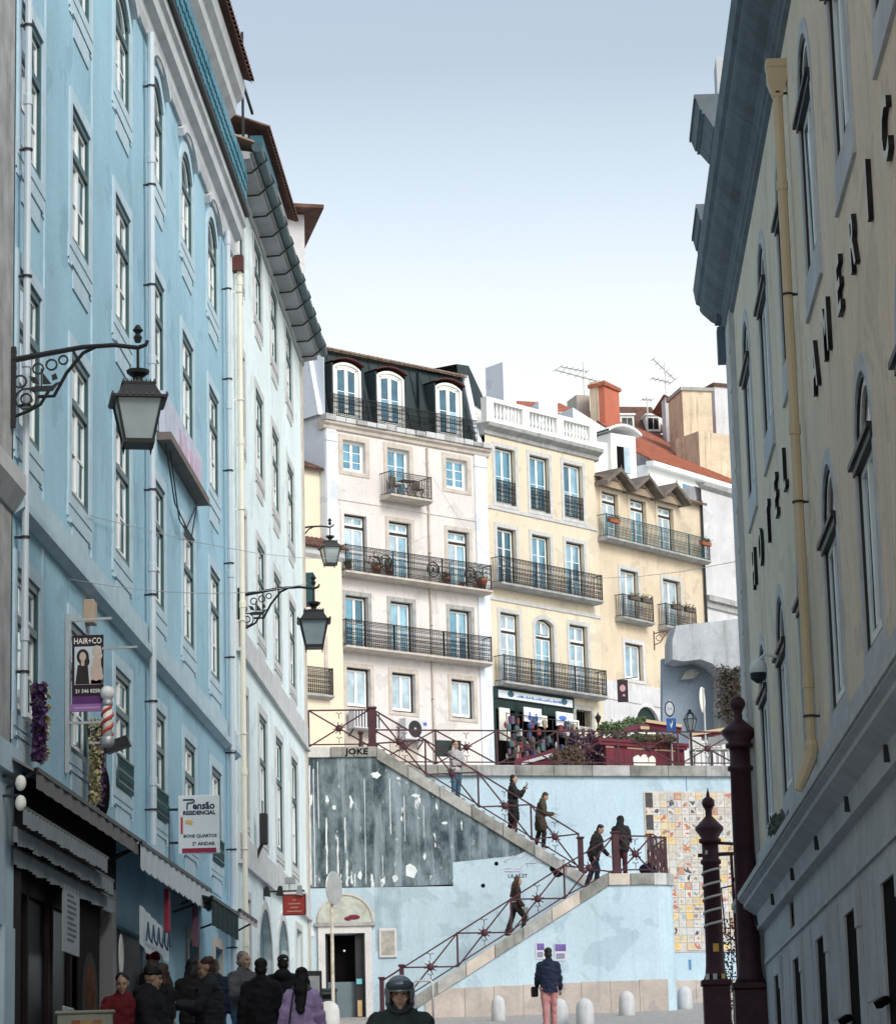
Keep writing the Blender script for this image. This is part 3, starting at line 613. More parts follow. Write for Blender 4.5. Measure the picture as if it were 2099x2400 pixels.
# raised letters
sgn=thing('hotel_lettering','raised white letters with black sides spelling a hotel name on the cream wall','sign',(3.,48.,10.2),-PI/2)
lw=mat('letter_white',(.62,.60,.54),.5,.08,3.); lk=mat('letter_side',(.015,.013,.014),.5,.2,3.)
for ch,y in zip('HOTELAMERICANO',[43.95,42.3,40.55,38.8,37.15,32.05,30.55,28.9,27.35,25.85,24.25,22.6,21.,19.4]):
    me=text_mesh(ch,.82,.025,.012); xs=[v.co.x for v in me.vertices]; zs=[v.co.y for v in me.vertices]; k=.58/(max(zs)-min(zs)); mx=(max(xs)+min(xs))/2; mz=(max(zs)+min(zs))/2
    for v in me.vertices: v.co.x=(v.co.x-mx)*k*1.05; v.co.y=(v.co.y-mz)*k; 
    me.materials.clear(); me.materials.append(lw); me.materials.append(lk); me.update()
    for p in me.polygons: p.material_index=0 if p.normal.z>.9 else 1
    link('letter',me,sgn,(48-y,-.028,0),(PI/2,0,0))
# bits fixed to it
dm=thing('security_lamp','white globe security lamp on the cream wall beside an arched window','lamp',(2.98,39.9,8.05),-PI/2)
MB().tube([(0,0,.1),(0,-.2,.14),(0,-.3,.05)],.025,6).build('arm',frame_w,dm); MB().ell((0,-.3,-.06),(.13,.13,.14)).build('globe',frame_w,dm,True); MB().lathe([(.12,-.12),(.11,-.2),(.03,-.26)],(0,-.3,0),10).build('cap',darkmet,dm)
# ---------------------------------------------------------------- houses on the hill
R_=math.radians
def doors_style(i,sur,outer=frame_k,pane=pane_h,**k): 
    d=dict(id=i,sur=sur,sw=.17,proud=.03,frame=outer,inner=frame_w,cols=2,rb=2,pane=pane,dep=.2,t=.06,it=.07,bot=False); d.update(k); d['mix']=[pane_c,pane_c,pane_h2] if d['pane'] is pane_c else [pane_h,pane_h,pane_h2,pane_h3]; return d
BP=16.3
PK=thing('pink_building','pale pink four storey house with dark mansard attic and iron balconies above the stairs','building',(-9.19,112,BP),R_(43.5))
pu=[.87,3.19,6.33]; pw=1.16
holes=[]
for i,u in enumerate(pu):
    holes+= [(u,u+pw,28.18-BP if i!=1 else 27.4-BP,29.46-BP,0),(u,u+pw,23.98-BP,26.42-BP,0),(u,u+pw,20.98-BP,23.13-BP,0),(u,u+pw+.05,18.65-BP,20.24-BP,0)]
mb=MB(); wall(mb,0,8.55,-2,30.0-BP,holes,.3); mb.box(0,8.55,.4,10,-2,30-BP); mb.build('wall',pink,PK)
MB().box(-.02,.0,.0,10,-2,33.6-BP).build('side_wall',pale_lav,PK)  # side wall with its shade put into the lavender colour
MB().box(.1,8.4,.32,.35,-1,29.9-BP).build('interior',black,PK)
s4=doors_style('p4',stone_w,frame_w,rb=3,bot=True,sw=.2,t=.05); s3=doors_style('p3',stone_w,frame_k,pane_c,transom=.80,rt=1,ct=2,rb=2); s3b=doors_style('p3b',pink,frame_k,pane_c,transom=.80,rt=1,ct=2,rb=2)
s2=doors_style('p2',stone_d,frame_k,[pane_h,pane_h]); s1=doors_style('p1',stone_w,frame_k,pane_c,rb=1,bot=True,t=.08)
for i,u in enumerate(pu):
    window(PK,u,(28.18 if i!=1 else 27.4)-BP,pw,1.28 if i!=1 else 2.06,s4)
    window(PK,u,23.98-BP,pw,2.44,s3b if i==0 else s3); window(PK,u,20.98-BP,pw,2.15,s2); window(PK,u,18.65-BP,pw+.05,1.59,s1)
balcony(PK,2.75,4.95,27.35-BP,.75,.95,stone_w,iron_b,2)
balcony(PK,.45,8.2,23.98-BP,.62,1.05,stone_w,iron,0,(2.9,5.5))
balcony(PK,.4,8.1,20.98-BP,.62,1.05,stone_w,iron,1,(2.9,5.5))
for (a,b) in ((0,.53),(7.88,8.55)):
    MB().box(a,b,-.06,.0,-2,30-BP).box(a-.02,b+.02,-.09,0,29.3-BP,29.36-BP).build('pilaster',pale_lav,PK)
for z in (26.95,): MB().box(.54,7.87,-.035,0,z-BP,z+.12-BP).build('string_course',pink,PK)
mb=MB().profile([(0,29.75-BP),(-.08,29.8-BP),(-.1,29.92-BP),(-.2,30.0-BP),(-.22,30.08-BP),(.3,30.12-BP),(.3,29.75-BP)],-.15,8.7); mb.build('cornice',stone_w,PK)
for k in range(17):
    u0=-.15+k*.522; dz=random.uniform(-.03,.05)
    MB().box(u0,u0+.49+random.uniform(0,.025),-.30+random.uniform(-.02,.05),.12,30.1-BP,30.31+dz-BP).build('cornice_stone',stone if k%3 else stone_d,PK,bevel=.02)
mb=MB().add([(.05,.2,30.3-BP),(8.2,.2,30.3-BP),(8.2,.95,33.3-BP),(.05,.95,33.3-BP),(.05,4,33.8-BP),(8.2,4,33.8-BP)],[(0,1,2,3),(3,2,5,4)])
mb.quad((8.2,.2,30.3-BP),(8.2,4,30.3-BP),(8.2,4,33.8-BP),(8.2,.95,33.3-BP)); mb.build('mansard',slate,PK)
mb=MB()
for k in range(15):
    u=.3+k*.55
    mb.bar((u,.17,30.35-BP),(u,.92,33.28-BP),.03)
mb.box(5.25,5.33,.3,.5,30.4-BP,33-BP); mb.build('slate_seam',slate,PK)
tiles_edge('mansard_roof',PK,rooftile_g,-.05,8.3,.72,3.5,33.36-BP,34.2-BP,.24)
mb=MB(); mb.add([(-.25,.1,30.35-BP),(.05,.1,30.35-BP),(.05,.9,33.7-BP),(-.25,.9,33.7-BP),(-.25,6,30.35-BP),(.05,6,30.35-BP),(.05,6,33.9-BP),(-.25,6,33.9-BP)],[(0,1,2,3),(3,2,6,7),(0,3,7,4),(1,5,6,2)]); mb.build('fire_wall',pale_lav,PK)  # lavender here is shade in the colour, as on the side wall
mb=MB(); mb.add([(8.2,.1,30.35-BP),(8.5,.1,30.35-BP),(8.5,.9,33.5-BP),(8.2,.9,33.5-BP),(8.2,6,30.35-BP),(8.5,6,30.35-BP),(8.5,6,33.7-BP),(8.2,6,33.7-BP)],[(0,1,2,3),(3,2,6,7),(0,3,7,4),(1,5,6,2)]); mb.build('fire_wall',pale_lav,PK)
sM=doors_style('pm',frame_w,frame_w,rb=2,sw=.12,proud=.02,dep=.06,it=.1,t=.08)
for u in (.62,2.9,6.05):
    window(PK,u,30.4-BP,1.25,2.2,sM,.14,yoff=.12)
    mb=MB(); p=arc_pts(u-.2,u+1.45,32.85-BP,.22,8)
    for a,b in zip(p,p[1:]): mb.add([(a[0],-.05,a[1]),(b[0],-.05,b[1]),(b[0],1.2,b[1]),(a[0],1.2,a[1]),(a[0],-.05,a[1]+.045),(b[0],-.05,b[1]+.045),(b[0],1.2,b[1]+.045),(a[0],1.2,a[1]+.045)],[(0,1,5,4),(4,5,6,7),(0,3,2,1)])
    mb.build('dormer_hood',brown_trim,PK); MB().box(u-.2,u-.13,.05,1.0,30.4-BP,32.6-BP).box(u+1.38,u+1.45,.05,1.0,30.4-BP,32.6-BP).box(u+.02,u+1.23,.3,.34,30.4-BP,32.5-BP).build('dormer_cheek',slate,PK)
r=MB(); ironwork(r,.3,8.1,30.34-BP,.95,-.02,0); r.build('attic_railing',iron,PK)
downpipe(PK,5.3,-.5,29.7-BP,.045,stone_w,iron_b,3.,-.06)
MB().box(-.16,-.02,2.0,2.9,27.2-BP,29.6-BP).build('green_shutter',mat('green_shutter',(.02,.07,.06),.6,.2,3.),PK)
MB().box(.7,1.9,-.05,0,-2,17.6-BP).box(3.0,4.4,-.05,0,-2,17.5-BP).build('door_panel',stone_w,PK)
# slim cream neighbour on the left
NB=thing('narrow_cream_house','narrow cream house with two small tiled eaves left of the pink building','house',(-9.19,112,BP),R_(43.5))
MB().box(-3.6,-.03,.35,8,-2,28.1-BP).box(-3.6,.35,-.45,.33,-2,24.6-BP).build('wall',cream if False else mat('pale_cream_render',(.74,.66,.52),.85,.06,.5),NB)
tiles_edge('roof',NB,rooftile_d,-3.7,-.02,.1,3,28.1-BP,29.4-BP); tiles_edge('lower_roof',NB,rooftile_d,-3.7,.5,-.75,.33,24.75-BP,25.3-BP)
MB().profile([(-.45,24.3-BP),(-.6,24.45-BP),(-.62,24.7-BP),(-.4,24.75-BP)],-3.6,.4).build('cornice',stone,NB)
balcony(NB,-2.3,-.35,18.9-BP,.3,1.05,stone_d,iron,1).location=(0,-.45,0)
window(NB,-1.6,19.0-BP,1.0,2.1,s3,yoff=-.46)
# yellow building
BY=16.9
YW=thing('yellow_building','yellow three bay house with white balustrade on top and a shop below','building',(-3.0,117.87,BY),R_(50))
yu=[.6,2.81,5.03]
holes=[]
for i,u in enumerate(yu): holes+=[(u,u+1.27,27.92-BY,30.36-BY,0),(u,u+1.18,24.45-BY,26.9-BY,0),(u+.04,u+1.22,20.3-BY,23.3-BY,.22 if i==1 else 0)]
holes+=[(5.3,6.3,18.95-BY,19.65-BY,0),(.1,4.95,-.5,19.7-BY,0)]
mb=MB(); wall(mb,0,7.18,-2,31.0-BY,holes,.32); mb.box(0,7.18,.9,10,-2,31-BY); mb.build('wall',yellow,YW)
MB().box(.05,7.1,.36,.4,20-BY,31-BY).box(.05,7.1,.85,.88,-1,20-BY).build('interior',black,YW)
y4=doors_style('y4',stone,frame_k,bot=True,rb=2,t=.05); y3=doors_style('y3',stone,frame_k,rb=3); y2=doors_style('y2',stone,frame_k,pane_c,transom=.74,rt=1,ct=2,rb=3)
for i,u in enumerate(yu):
    window(YW,u,27.92-BY,1.27,2.44,y4); window(YW,u,24.45-BY,1.18,2.45,y3); window(YW,u+.04,20.3-BY,1.18,3.0,y2,.22 if i==1 else 0)
    r=MB(); ironwork(r,u+.03,u+1.24,27.95-BY,.98,-.02,1); r.build('window_rail',iron,YW)
balcony(YW,.15,6.75,24.42-BY,.6,1.1,stone_d,iron,1,(2.4,4.6)); balcony(YW,.15,6.8,20.28-BY,.6,1.1,stone_d,iron,1,(1.9,3.3,4.7))
for z in (27.62,23.75): MB().box(0,7.18,-.05,0,z-BY,z+.14-BY).build('string_course',stone,YW)
MB().profile([(0,30.75-BY),(-.08,30.8-BY),(-.1,30.95-BY),(-.35,31.1-BY),(-.38,31.25-BY),(.5,31.3-BY),(.5,30.75-BY)],-.1,7.4).build('cornice',stone_d,YW)
MB().box(0,7.2,-.15,.15,31.28-BY,31.5-BY).box(0,7.2,-.17,.17,32.2-BY,32.38-BY).build('balustrade_rail',frame_w,YW)
for a in (0,2.3,4.55,6.75): MB().box(a,a+.45,-.16,.16,31.5-BY,32.2-BY).build('pedestal',frame_w,YW)
bal=MB().lathe([(.07,0),(.07,.06),(.045,.1),(.085,.25),(.05,.5),(.04,.58),(.07,.63),(.07,.7)],(0,0,0),8).mesh('baluster',frame_w,True)
for a,b in ((.45,2.3),(2.75,4.55),(5.0,6.75)):
    for k in range(8): link('baluster',bal,YW,(a+(b-a)*(k+.5)/8,0,31.5-BY))
mb=MB(); mb.add([(-.3,1.0,32.6-BY),(1.6,1.0,32.1-BY),(1.9,5,32.3-BY),(-.3,5,33.2-BY),(-.3,1.2,34.0-BY),(-.3,5,34.2-BY),(.3,1.05,34.0-BY)],[(0,1,6,4),(1,2,5,6),(4,6,5)]); mb.build('attic_roof',slate,YW)
MB().box(-.4,1.8,1.1,1.3,31.3-BY,32.6-BY).build('attic_wall',frame_w,YW)
# its shop
shopgreen=mat('dark_green_shopfront',(.010,.028,.026),.5,.2,3.); 
mb=MB(); mb.box(.0,5.1,-.12,.05,19.62-BY,20.1-BY)
for a in (.0,1.35,1.45,3.1,4.95): mb.box(a,a+.14,-.08,.1,-.5,19.62-BY)
mb.box(0,5.1,-.06,.1,19.2-BY,19.62-BY); mb.build('shop_front',shopgreen,YW)
tilew=mat('painted_tile_white',(.70,.76,.84),.35,.06,3.); tileb=mat('painted_tile_blue',(.06,.16,.5),.4,.4,4.); plainw=mat('sign_white',(.78,.78,.72),.5,.03,3.)
fa=MB().box(.25,4.95,-.15,-.12,19.66-BY,19.98-BY).build('fascia_board',tilew,YW)
for k in range(26):
    u=1.4+k*.115; MB().box(u,u+random.uniform(.05,.1),-.156,-.15,19.76-BY,19.76+random.uniform(.04,.12)-BY).build('painted_mark',tileb,fa)
for u in (1.0,4.4): MB().ell((u,-.16,19.86-BY),(.2,.015,.13)).build('painted_mark',mat('painted_leaf',(.03,.12,.16),.5,.3,5.),fa)
pn=MB().box(.3,.95,-.12,-.07,17.9-BY,19.25-BY).build('shop_panel',plainw,YW); MB().prism([(.625,18.38-BY),(.72,18.55-BY),(.625,18.72-BY),(.53,18.55-BY)],-.128,-.12).build('red_diamond',mat('sign_maroon',(.25,.02,.06),.5,.1,3.),pn)
for u,bl in ((1.5,1),(3.55,0)):
    t_=MB().box(u,u+1.1,-.42,-.37,18.75-BY,19.35-BY).build('hanging_sign',tilew,YW)
    if bl: MB().box(u+.25,u+.85,-.43,-.42,18.82-BY,19.0-BY).box(u+.3,u+.4,-.43,-.42,19.0-BY,19.15-BY).box(u+.7,u+.8,-.43,-.42,19.0-BY,19.12-BY).build('painted_ship',tileb,t_)
    else: MB().ell((u+.4,-.43,19.1-BY),(.25,.01,.1)).box(u+.55,u+.9,-.43,-.42,18.88-BY,18.95-BY).build('painted_mark',tileb,t_)
    MB().box(u+1.0,u+1.6,-.3,-.27,18.65-BY,19.12-BY).build('white_sign',plainw,YW)
mb=MB(); ringpoly(mb,1.0,.7,0,.2,-.05,0,True); o=mb.build('grille_surround',stone_d,YW); o.location=(5.3,0,18.95-BY)
r=MB()
for k in range(7): r.box(5.35+k*.15,5.37+k*.15,.05,.07,18.95-BY,19.65-BY)
r.build('grille',iron,YW)
# wares hung outside the shop
rc=[(.22,.05,.06),(.05,.08,.18),(.35,.30,.24),(.45,.45,.46),(.13,.08,.15),(.28,.16,.08),(.03,.035,.04),(.07,.13,.14),(.10,.08,.07)]
wares=thing('souvenir_rack','crowded racks of bright souvenirs and bags standing outside the shop','shop rack',(-3.0,117.87,BY),R_(50))
for k in range(110):
    u=.2+random.random()*4.6; z=random.uniform(.1,1.9); c=random.choice(rc); m=mat('ware_%d'%rc.index(c),c,.7,.3,4.)
    mb=MB(); 
    if k%3==0: mb.ell((u,-.5-random.random()*.3,z),(random.uniform(.05,.11),.05,random.uniform(.07,.18)),7,5)
    elif k%3==1: mb.box(u,u+random.uniform(.08,.2),-.62-random.random()*.2,-.55,z-.15,z+random.uniform(.05,.25))
    else: mb.lathe([(.03,-.15),(.1,-.1),(.12,.05),(.05,.15)],(u,-.55-random.random()*.25,z),7)
    mb.build('ware',m,wares)
r=MB()
for u in (.3,1.3,2.2,3.2,4.2,4.8): r.box(u,u+.03,-.5,-.47,-.6,2.1)
r.box(.3,4.83,-.5,-.48,1.0,1.03).box(.3,4.83,-.5,-.48,2.05,2.08).box(.3,4.83,-.5,-.48,.1,.13); r.build('rack_frame',darkmet,wares)
# ochre building with three gabled canopies
BO=17.8
OC=thing('ochre_building','stained ochre house with three gabled canopies over its top balcony','building',(1.6,123.36,BO),R_(53))
ou=[.43,2.53,4.63]
holes=[(u,u+1.2,27.4-BO,29.5-BO,0) for u in ou]+[(1.62,2.92,23.98-BO,26.2-BO,0),(4.8,6.15,23.98-BO,26.2-BO,0),(1.75,3.05,21.35-BO,22.95-BO,0),(2.3,4.1,-.3,20.25-BO,.85)]
mb=MB(); wall(mb,0,8.05,20.3-BO,30.1-BO,holes[:6],.3); mb.box(0,8.05,.4,10,20.3-BO,30.1-BO); mb.build('wall',ochre,OC)
mb=MB(); wall(mb,0,8.05,-2.5,20.3-BO,holes[6:],.3); mb.box(0,8.05,.4,10,-2.5,20.3-BO); mb.build('lower_wall',offwhite,OC)
MB().box(.05,8,.33,.36,-2,30-BO).build('interior',black,OC)
MB().box(0,8.05,-.04,0,20.32-BO,21.15-BO).build('frieze',offwhite,OC)
o3=doors_style('o3',ochre,frame_k,pane_c,rb=3,t=.05,transom=.8,ct=2,rt=1); o2=doors_style('o2',stone,frame_k,pane_c,rb=1); o1=doors_style('o1',offwhite,frame_k,pane_c,rb=1,bot=True)
for u in ou: window(OC,u,27.4-BO,1.2,2.1,o3)
window(OC,1.62,23.98-BO,1.3,2.22,o2); window(OC,4.8,23.98-BO,1.35,2.22,o2); window(OC,1.75,21.35-BO,1.3,1.6,o1)
balcony(OC,.05,7.95,27.35-BO,.55,1.0,stone_d,frame_g,2,(2.1,4.2,6.3)); balcony(OC,1.1,3.4,23.95-BO,.5,1.0,stone_d,iron,2); balcony(OC,4.3,6.7,23.95-BO,.5,1.0,stone_d,iron,2)
mb=MB(); P=[(0,0),(1.8,0)]+list(reversed(arc_pts(0,1.8,20.25-BO+.3,.85,10))); mb.prism(P,.1,.16); o=mb.build('arch_door',shopgreen,OC); o.location=(2.3,0,-.3)
mb=MB(); 
mb.box(2.5,3.1,.06,.1,1.25,1.6).box(3.3,3.9,.06,.1,1.25,1.6); mb.build('arch_light',plainw,OC)
mb=MB(); ringpoly(mb,1.8,20.25-BO+.3,.85,.18,-.05,0,False); o=mb.build('arch_surround',offwhite,OC); o.location=(2.3,0,-.3)
canopy=mat('weathered_shingle',(.16,.14,.12),.9,.4,2.5,bump=.3); canw=mat('canopy_underside',(.36,.29,.22),.8,.2,2.)
for i,u in enumerate(ou):
    c=u+.6; z=30.35-BO; hw=1.08; e=.72
    mb=MB()
    for sx in (-1,1):
        for yy0,yy1,m_ in ((-.72,2.5,0),):
            a=(c,yy0,z+.0);b=(c+sx*hw,yy0,z-e); mb.add([a,b,(b[0],yy1,b[2]),(c,yy1,z),(c,yy0,z+.17),(b[0],yy0,b[2]+.17),(b[0],yy1,b[2]+.17),(c,yy1,z+.17)],[(0,1,2,3),(4,7,6,5),(0,4,5,1),(1,5,6,2)])
    cn=mb.build('gable_canopy',canopy,OC)
    mb=MB(); mb.prism([(c-.9,z-e+.02),(c+.9,z-e+.02),(c,z-.08)],-.3,-.26); mb.bar((c-.75,-.3,z-e+.05),(c,-.3,z-.15),.07).bar((c+.75,-.3,z-e+.05),(c,-.3,z-.15),.07); mb.build('gable_panel',canw,cn)
    MB().tube([(c,-.7,z+.08),(c,-.7,z+.3)],[.05,.01],6).build('finial',canopy,cn)
tiles_edge('roof',OC,rooftile_g,-.05,8.15,-.3,4,30.0-BO,31.2-BO)
MB().tube([(8.0,-.1,22.5-BO),(8.0,-.1,30.2-BO)],.06,8).build('downpipe',darkmet,OC)
bx=mat('box_plant',(.04,.07,.03),.8,.5,6.)
# white lower block on the far right
BWt=18.6
WB=thing('white_building_right','old white house with a brick red shutter beside the ochre building','house',(6.49,129.84,BWt),R_(55))
mb=MB(); wall(mb,0.05,12,-3,31.0-BWt,[(3.6,4.6,26.2-BWt,28.6-BWt,0)],.25); mb.box(.05,12,.35,8,-3,31-BWt); mb.build('wall',offwhite,WB)
MB().profile([(0,30.8-BWt),(-.2,30.95-BWt),(-.22,31.1-BWt),(.3,31.2-BWt)],0,12).build('cornice',stone_d,WB); MB().box(0,12,-.25,.0,25.6-BWt,25.85-BWt).box(0,12,-.1,0,25.3-BWt,25.6-BWt).build('ledge',stone_d,WB)
window(WB,3.6,26.2-BWt,1.0,2.4,doors_style('w1',stone,frame_w,pane_h)); MB().box(2.75,3.5,-.1,-.05,26.2-BWt,28.6-BWt).build('red_shutter',mat('brick_red_shutter',(.36,.12,.09),.7,.1,3.),WB)
# white house with the red tiled roof behind
def on_plane(p0,n,px,py):
    d=ray(px,py); return EYE+d*(n.dot(p0-EYE)/n.dot(d))
yaw=R_(55); e_=Vector((math.cos(yaw),math.sin(yaw),0)); b_=Vector((-math.sin(yaw),math.cos(yaw),0)); sl_=(b_*math.cos(R_(30))+Vector((0,0,math.sin(R_(30))))); pn_=e_.cross(sl_).normalized()
p0=at(1533,1080,138)
RH=thing('red_roof_house','white house with a long red tiled roof behind the ochre building','house',(p0.x,p0.y,20),yaw)
def loc(o,v): 
    q=v-o.location; c,s=math.cos(-o.rotation_euler.z),math.sin(-o.rotation_euler.z); return (q.x*c-q.y*s,q.x*s+q.y*c,q.z)
RP=[loc(RH,on_plane(p0,pn_,*p)) for p in ((1533,1080),(1730,1131),(1730,1096),(1627,1036),(1505,1008),(1353,952))]
nn=Vector((0,-.5,.866))*.12
mb=MB(); mb.add([tuple(Vector(p)-nn) for p in RP]+RP,[tuple(range(5,-1,-1)),tuple(range(6,12))]+[(i,(i+1)%6,6+(i+1)%6,6+i) for i in range(6)]); mb.build('roof',rooftile,RH)
r=MB(); x0,z0=RP[0][0],RP[0][2]; x1=RP[1][0]; ztop=RP[3][2]
k=0; n=46
for i in range(n):
    x=RP[0][0]+(RP[1][0]-RP[0][0])*(i+.5)/n; pz=Vector((x,RP[0][1],RP[0][2]))
    # run each tile row up the slope until the verge polygon ends
    f=(i+.5)/n; L=8.5*min(1,(1-f)*2.2)+.5
    r.tube([pz+nn*.2,pz+nn*.2+Vector((0,.866,.5))*L*.8],.07,4)
r.build('tile_rows',rooftile,RH)
MB().box(RP[0][0]-.2,RP[1][0],.25,6,-6,RP[0][2]-.15).build('wall',frame_w,RH)
MB().profile([(-.12,RP[0][2]-.28),(-.14,RP[0][2]-.05),(.3,RP[0][2]-.02),(.3,RP[0][2]-.28)],RP[0][0]-.3,RP[1][0]).build('eaves',frame_w,RH)
for u,w_ in ((2.6,1.9),(6.0,2.2),(9.4,2.2)):
    f_=MB().box(u,u+w_,.18,.25,RP[0][2]-1.6,RP[0][2]-.55).build('window',frame_w,RH)
    for k in range(2): MB().box(u+.1+k*w_/2,u+w_/2-.05+k*w_/2,.16,.18,RP[0][2]-1.5,RP[0][2]-.65).build('pane',pane_h,f_)
a=loc(RH,at(1391,1060,134)); b=loc(RH,at(1434,1060,133.2)); 
dm=thing('roof_dormer_house','small white dormer house with an open window under the red roof','house',at(1434,1128,133),R_(40))
MB().box(0,1.55,0,3,-1,2.35).box(-1.15,0,.25,3,-1,1.9).build('wall',frame_w,dm); MB().box(.35,1.1,-.02,.0,.55,1.75).build('window',black,dm); MB().box(.75,1.12,-.06,-.02,.5,1.75).build('pane',pane_c,dm)
mb=MB(); p=arc_pts(-.25,1.8,2.72,.35,8)
for q,r_ in zip(p,p[1:]): mb.add([(q[0],-.2,q[1]),(r_[0],-.2,r_[1]),(r_[0],3,r_[1]),(q[0],3,q[1]),(q[0],-.2,q[1]+.12),(r_[0],-.2,r_[1]+.12),(r_[0],3,r_[1]+.12),(q[0],3,q[1]+.12)],[(0,1,5,4),(4,5,6,7),(0,3,2,1)])
mb.build('roof',frame_w,dm)
gb=thing('shade_tinted_gable','pale shade-tinted gable wall at the left end of the red roof','house',at(1352,1010,136),R_(30))
MB().prism([(-.2,-3),(2.6,-3),(2.6,-.2),(-.2,1.15)],0,5).build('wall',pale_lav,gb)  # lavender tint paints the shade of this left-facing gable
# far roofs, chimneys and aerials
def far_box(name,label,cat,px0,px1,py0,py1,y,dep,m,yaw=35,cap=None):
    a=at(px0,py1,y); b=at(px1,py1,y); h=(at(px0,py0,y).z-a.z); wd=(b-a).x/math.cos(R_(yaw))*.8
    t=thing(name,label,cat,a,R_(yaw)); MB().box(0,wd,0,dep,-2,h).build('shaft' if cat=='chimney' else 'wall',m,t)
    if cap: MB().box(-.1,wd+.1,-.1,dep+.1,h,h+.18).add([(-.1,-.1,h+.18),(wd+.1,-.1,h+.18),(wd+.1,dep+.1,h+.18),(-.1,dep+.1,h+.18),(wd/2,dep/2,h+.55)],[(0,1,4),(1,2,4),(2,3,4),(3,0,4)]).build('cap',cap,t)
    return t,wd,h
stained=mat('stained_plaster',(.66,.56,.42),.9,.2,.9,stain=(.22,.17,.12),stain_amt=.9)
redpl=mat('terracotta_plaster',(.50,.17,.11),.85,.12,1.)
far_box('tall_chimney','tall slim white chimney above the balustrade of the yellow building','chimney',1180,1216,848,930,140,1.4,pale_lav,40)
far_box('brick_chimney','broad terracotta and plaster chimney with tiled cap on the skyline','chimney',1385,1426,910,990,150,1.6,redpl,-30,rooftile)
MB().box(-.02,.5,-.03,0,-1,2.2).build('plaster_face',stained,bpy.data.objects['brick_chimney'])
far_box('stone_stack','mottled grey stack leaning on the terracotta chimney','chimney',1352,1390,925,980,151,1.5,stone_w,20)
far_box('stained_chimney','big stained cream chimney stack beside the hotel corner','chimney',1603,1690,915,1045,148,2.5,stained,15,stone_d)
far_box('low_parapet','small pale parapet block between dark roofs above the balustrade','house',1263,1318,940,985,140,2.,pale_lav,20)
t,wd,h=far_box('dark_roof_house','house with dark red roof rows behind the balustrade','house',1210,1400,960,1010,146,5,offwhite,20); mb=MB(); mb.add([(-.3,-.3,h-.3),(wd+.3,-.3,h-.3),(wd,3.,h+1.3),(0,3.,h+1.3)],[(0,1,2,3)]); mb.build('roof',rooftile,t)
t,wd,h=far_box('dormer_roof_house','far house with dark red roof and two small white dormers on the skyline','house',1430,1578,1010,1030,160,5,offwhite,10)
mb=MB(); mb.add([(-.3,-.3,h-.2),(wd+.3,-.3,h-.2),(wd,2.2,h+2.0),(0,2.2,h+2.0)],[(0,1,2,3)]); mb.build('roof',rooftile_d,t)
for k in (.2,.72):
    d_=MB().box(wd*k,wd*k+.8,-.1,1.6,h-.1,h+.9).box(wd*k-.08,wd*k+.88,-.2,1.6,h+.9,h+1.0).build('dormer',frame_w,t)
    for j in range(2): MB().box(wd*k+.1+j*.32,wd*k+.38+j*.32,-.12,-.1,h+.1,h+.75).build('pane',pane_k,d_)
t,wd,h=far_box('gable_house','pale gable house with sloping tiled verge between the aerials and the stained chimney','house',1562,1602,930,1040,156,1.2,offwhite,8); mb=MB(); mb.add([(-.1,-.2,h+.1),(-.1,4,h+.1),(wd+2.5,4,h-1.6),(wd+2.5,-.2,h-1.6)],[(0,1,2,3)]); mb.build('roof',rooftile,t)
far_box('edge_house','small white house with tiled eave peeping out beside the hotel corner','house',1680,1740,905,1060,152,3,offwhite,25,rooftile_d)
far_box('stained_wall','stained sloping party wall under the big chimney','wall',1640,1740,1010,1100,146,2,stained,35)
def aerial(px,py0,py1,y,arms,label):
    b=at(px,py1,y); h=at(px,py0,y).z-b.z; t=thing('tv_aerial',label,'aerial',b,R_(20),'television aerials on the roofs')
    m=MB(); m.tube([(0,0,-.5),(0,0,h)],.035,5); m.build('mast',steel,t)
    for (z,l0,l1,dz,n) in arms:
        m=MB(); m.tube([(l0,0,z-dz),(l1,0,z+dz)],.028,4)
        for i in range(n):
            x=l0+(l1-l0)*i/(n-1); zz=z-dz+2*dz*i/(n-1); m.tube([(x,-.35,zz),(x,.35,zz)],.016,4); 
        m.build('boom',steel,t)
aerial(1368,848,905,150,[(.9,-1.3,.2,-.1,6),(.55,-1.6,.8,-.25,7)],'thin aerial with two long arms above the terracotta chimney')
aerial(1560,850,915,156,[(1.2,-.7,.55,-.55,6),(.55,-.8,.3,-.1,5)],'aerial with a steep diagonal boom right of the dormer roof')
aerial(1517,928,975,160,[(.95,-.3,.3,0,4)],'short forked aerial on the dormer roof ridge')
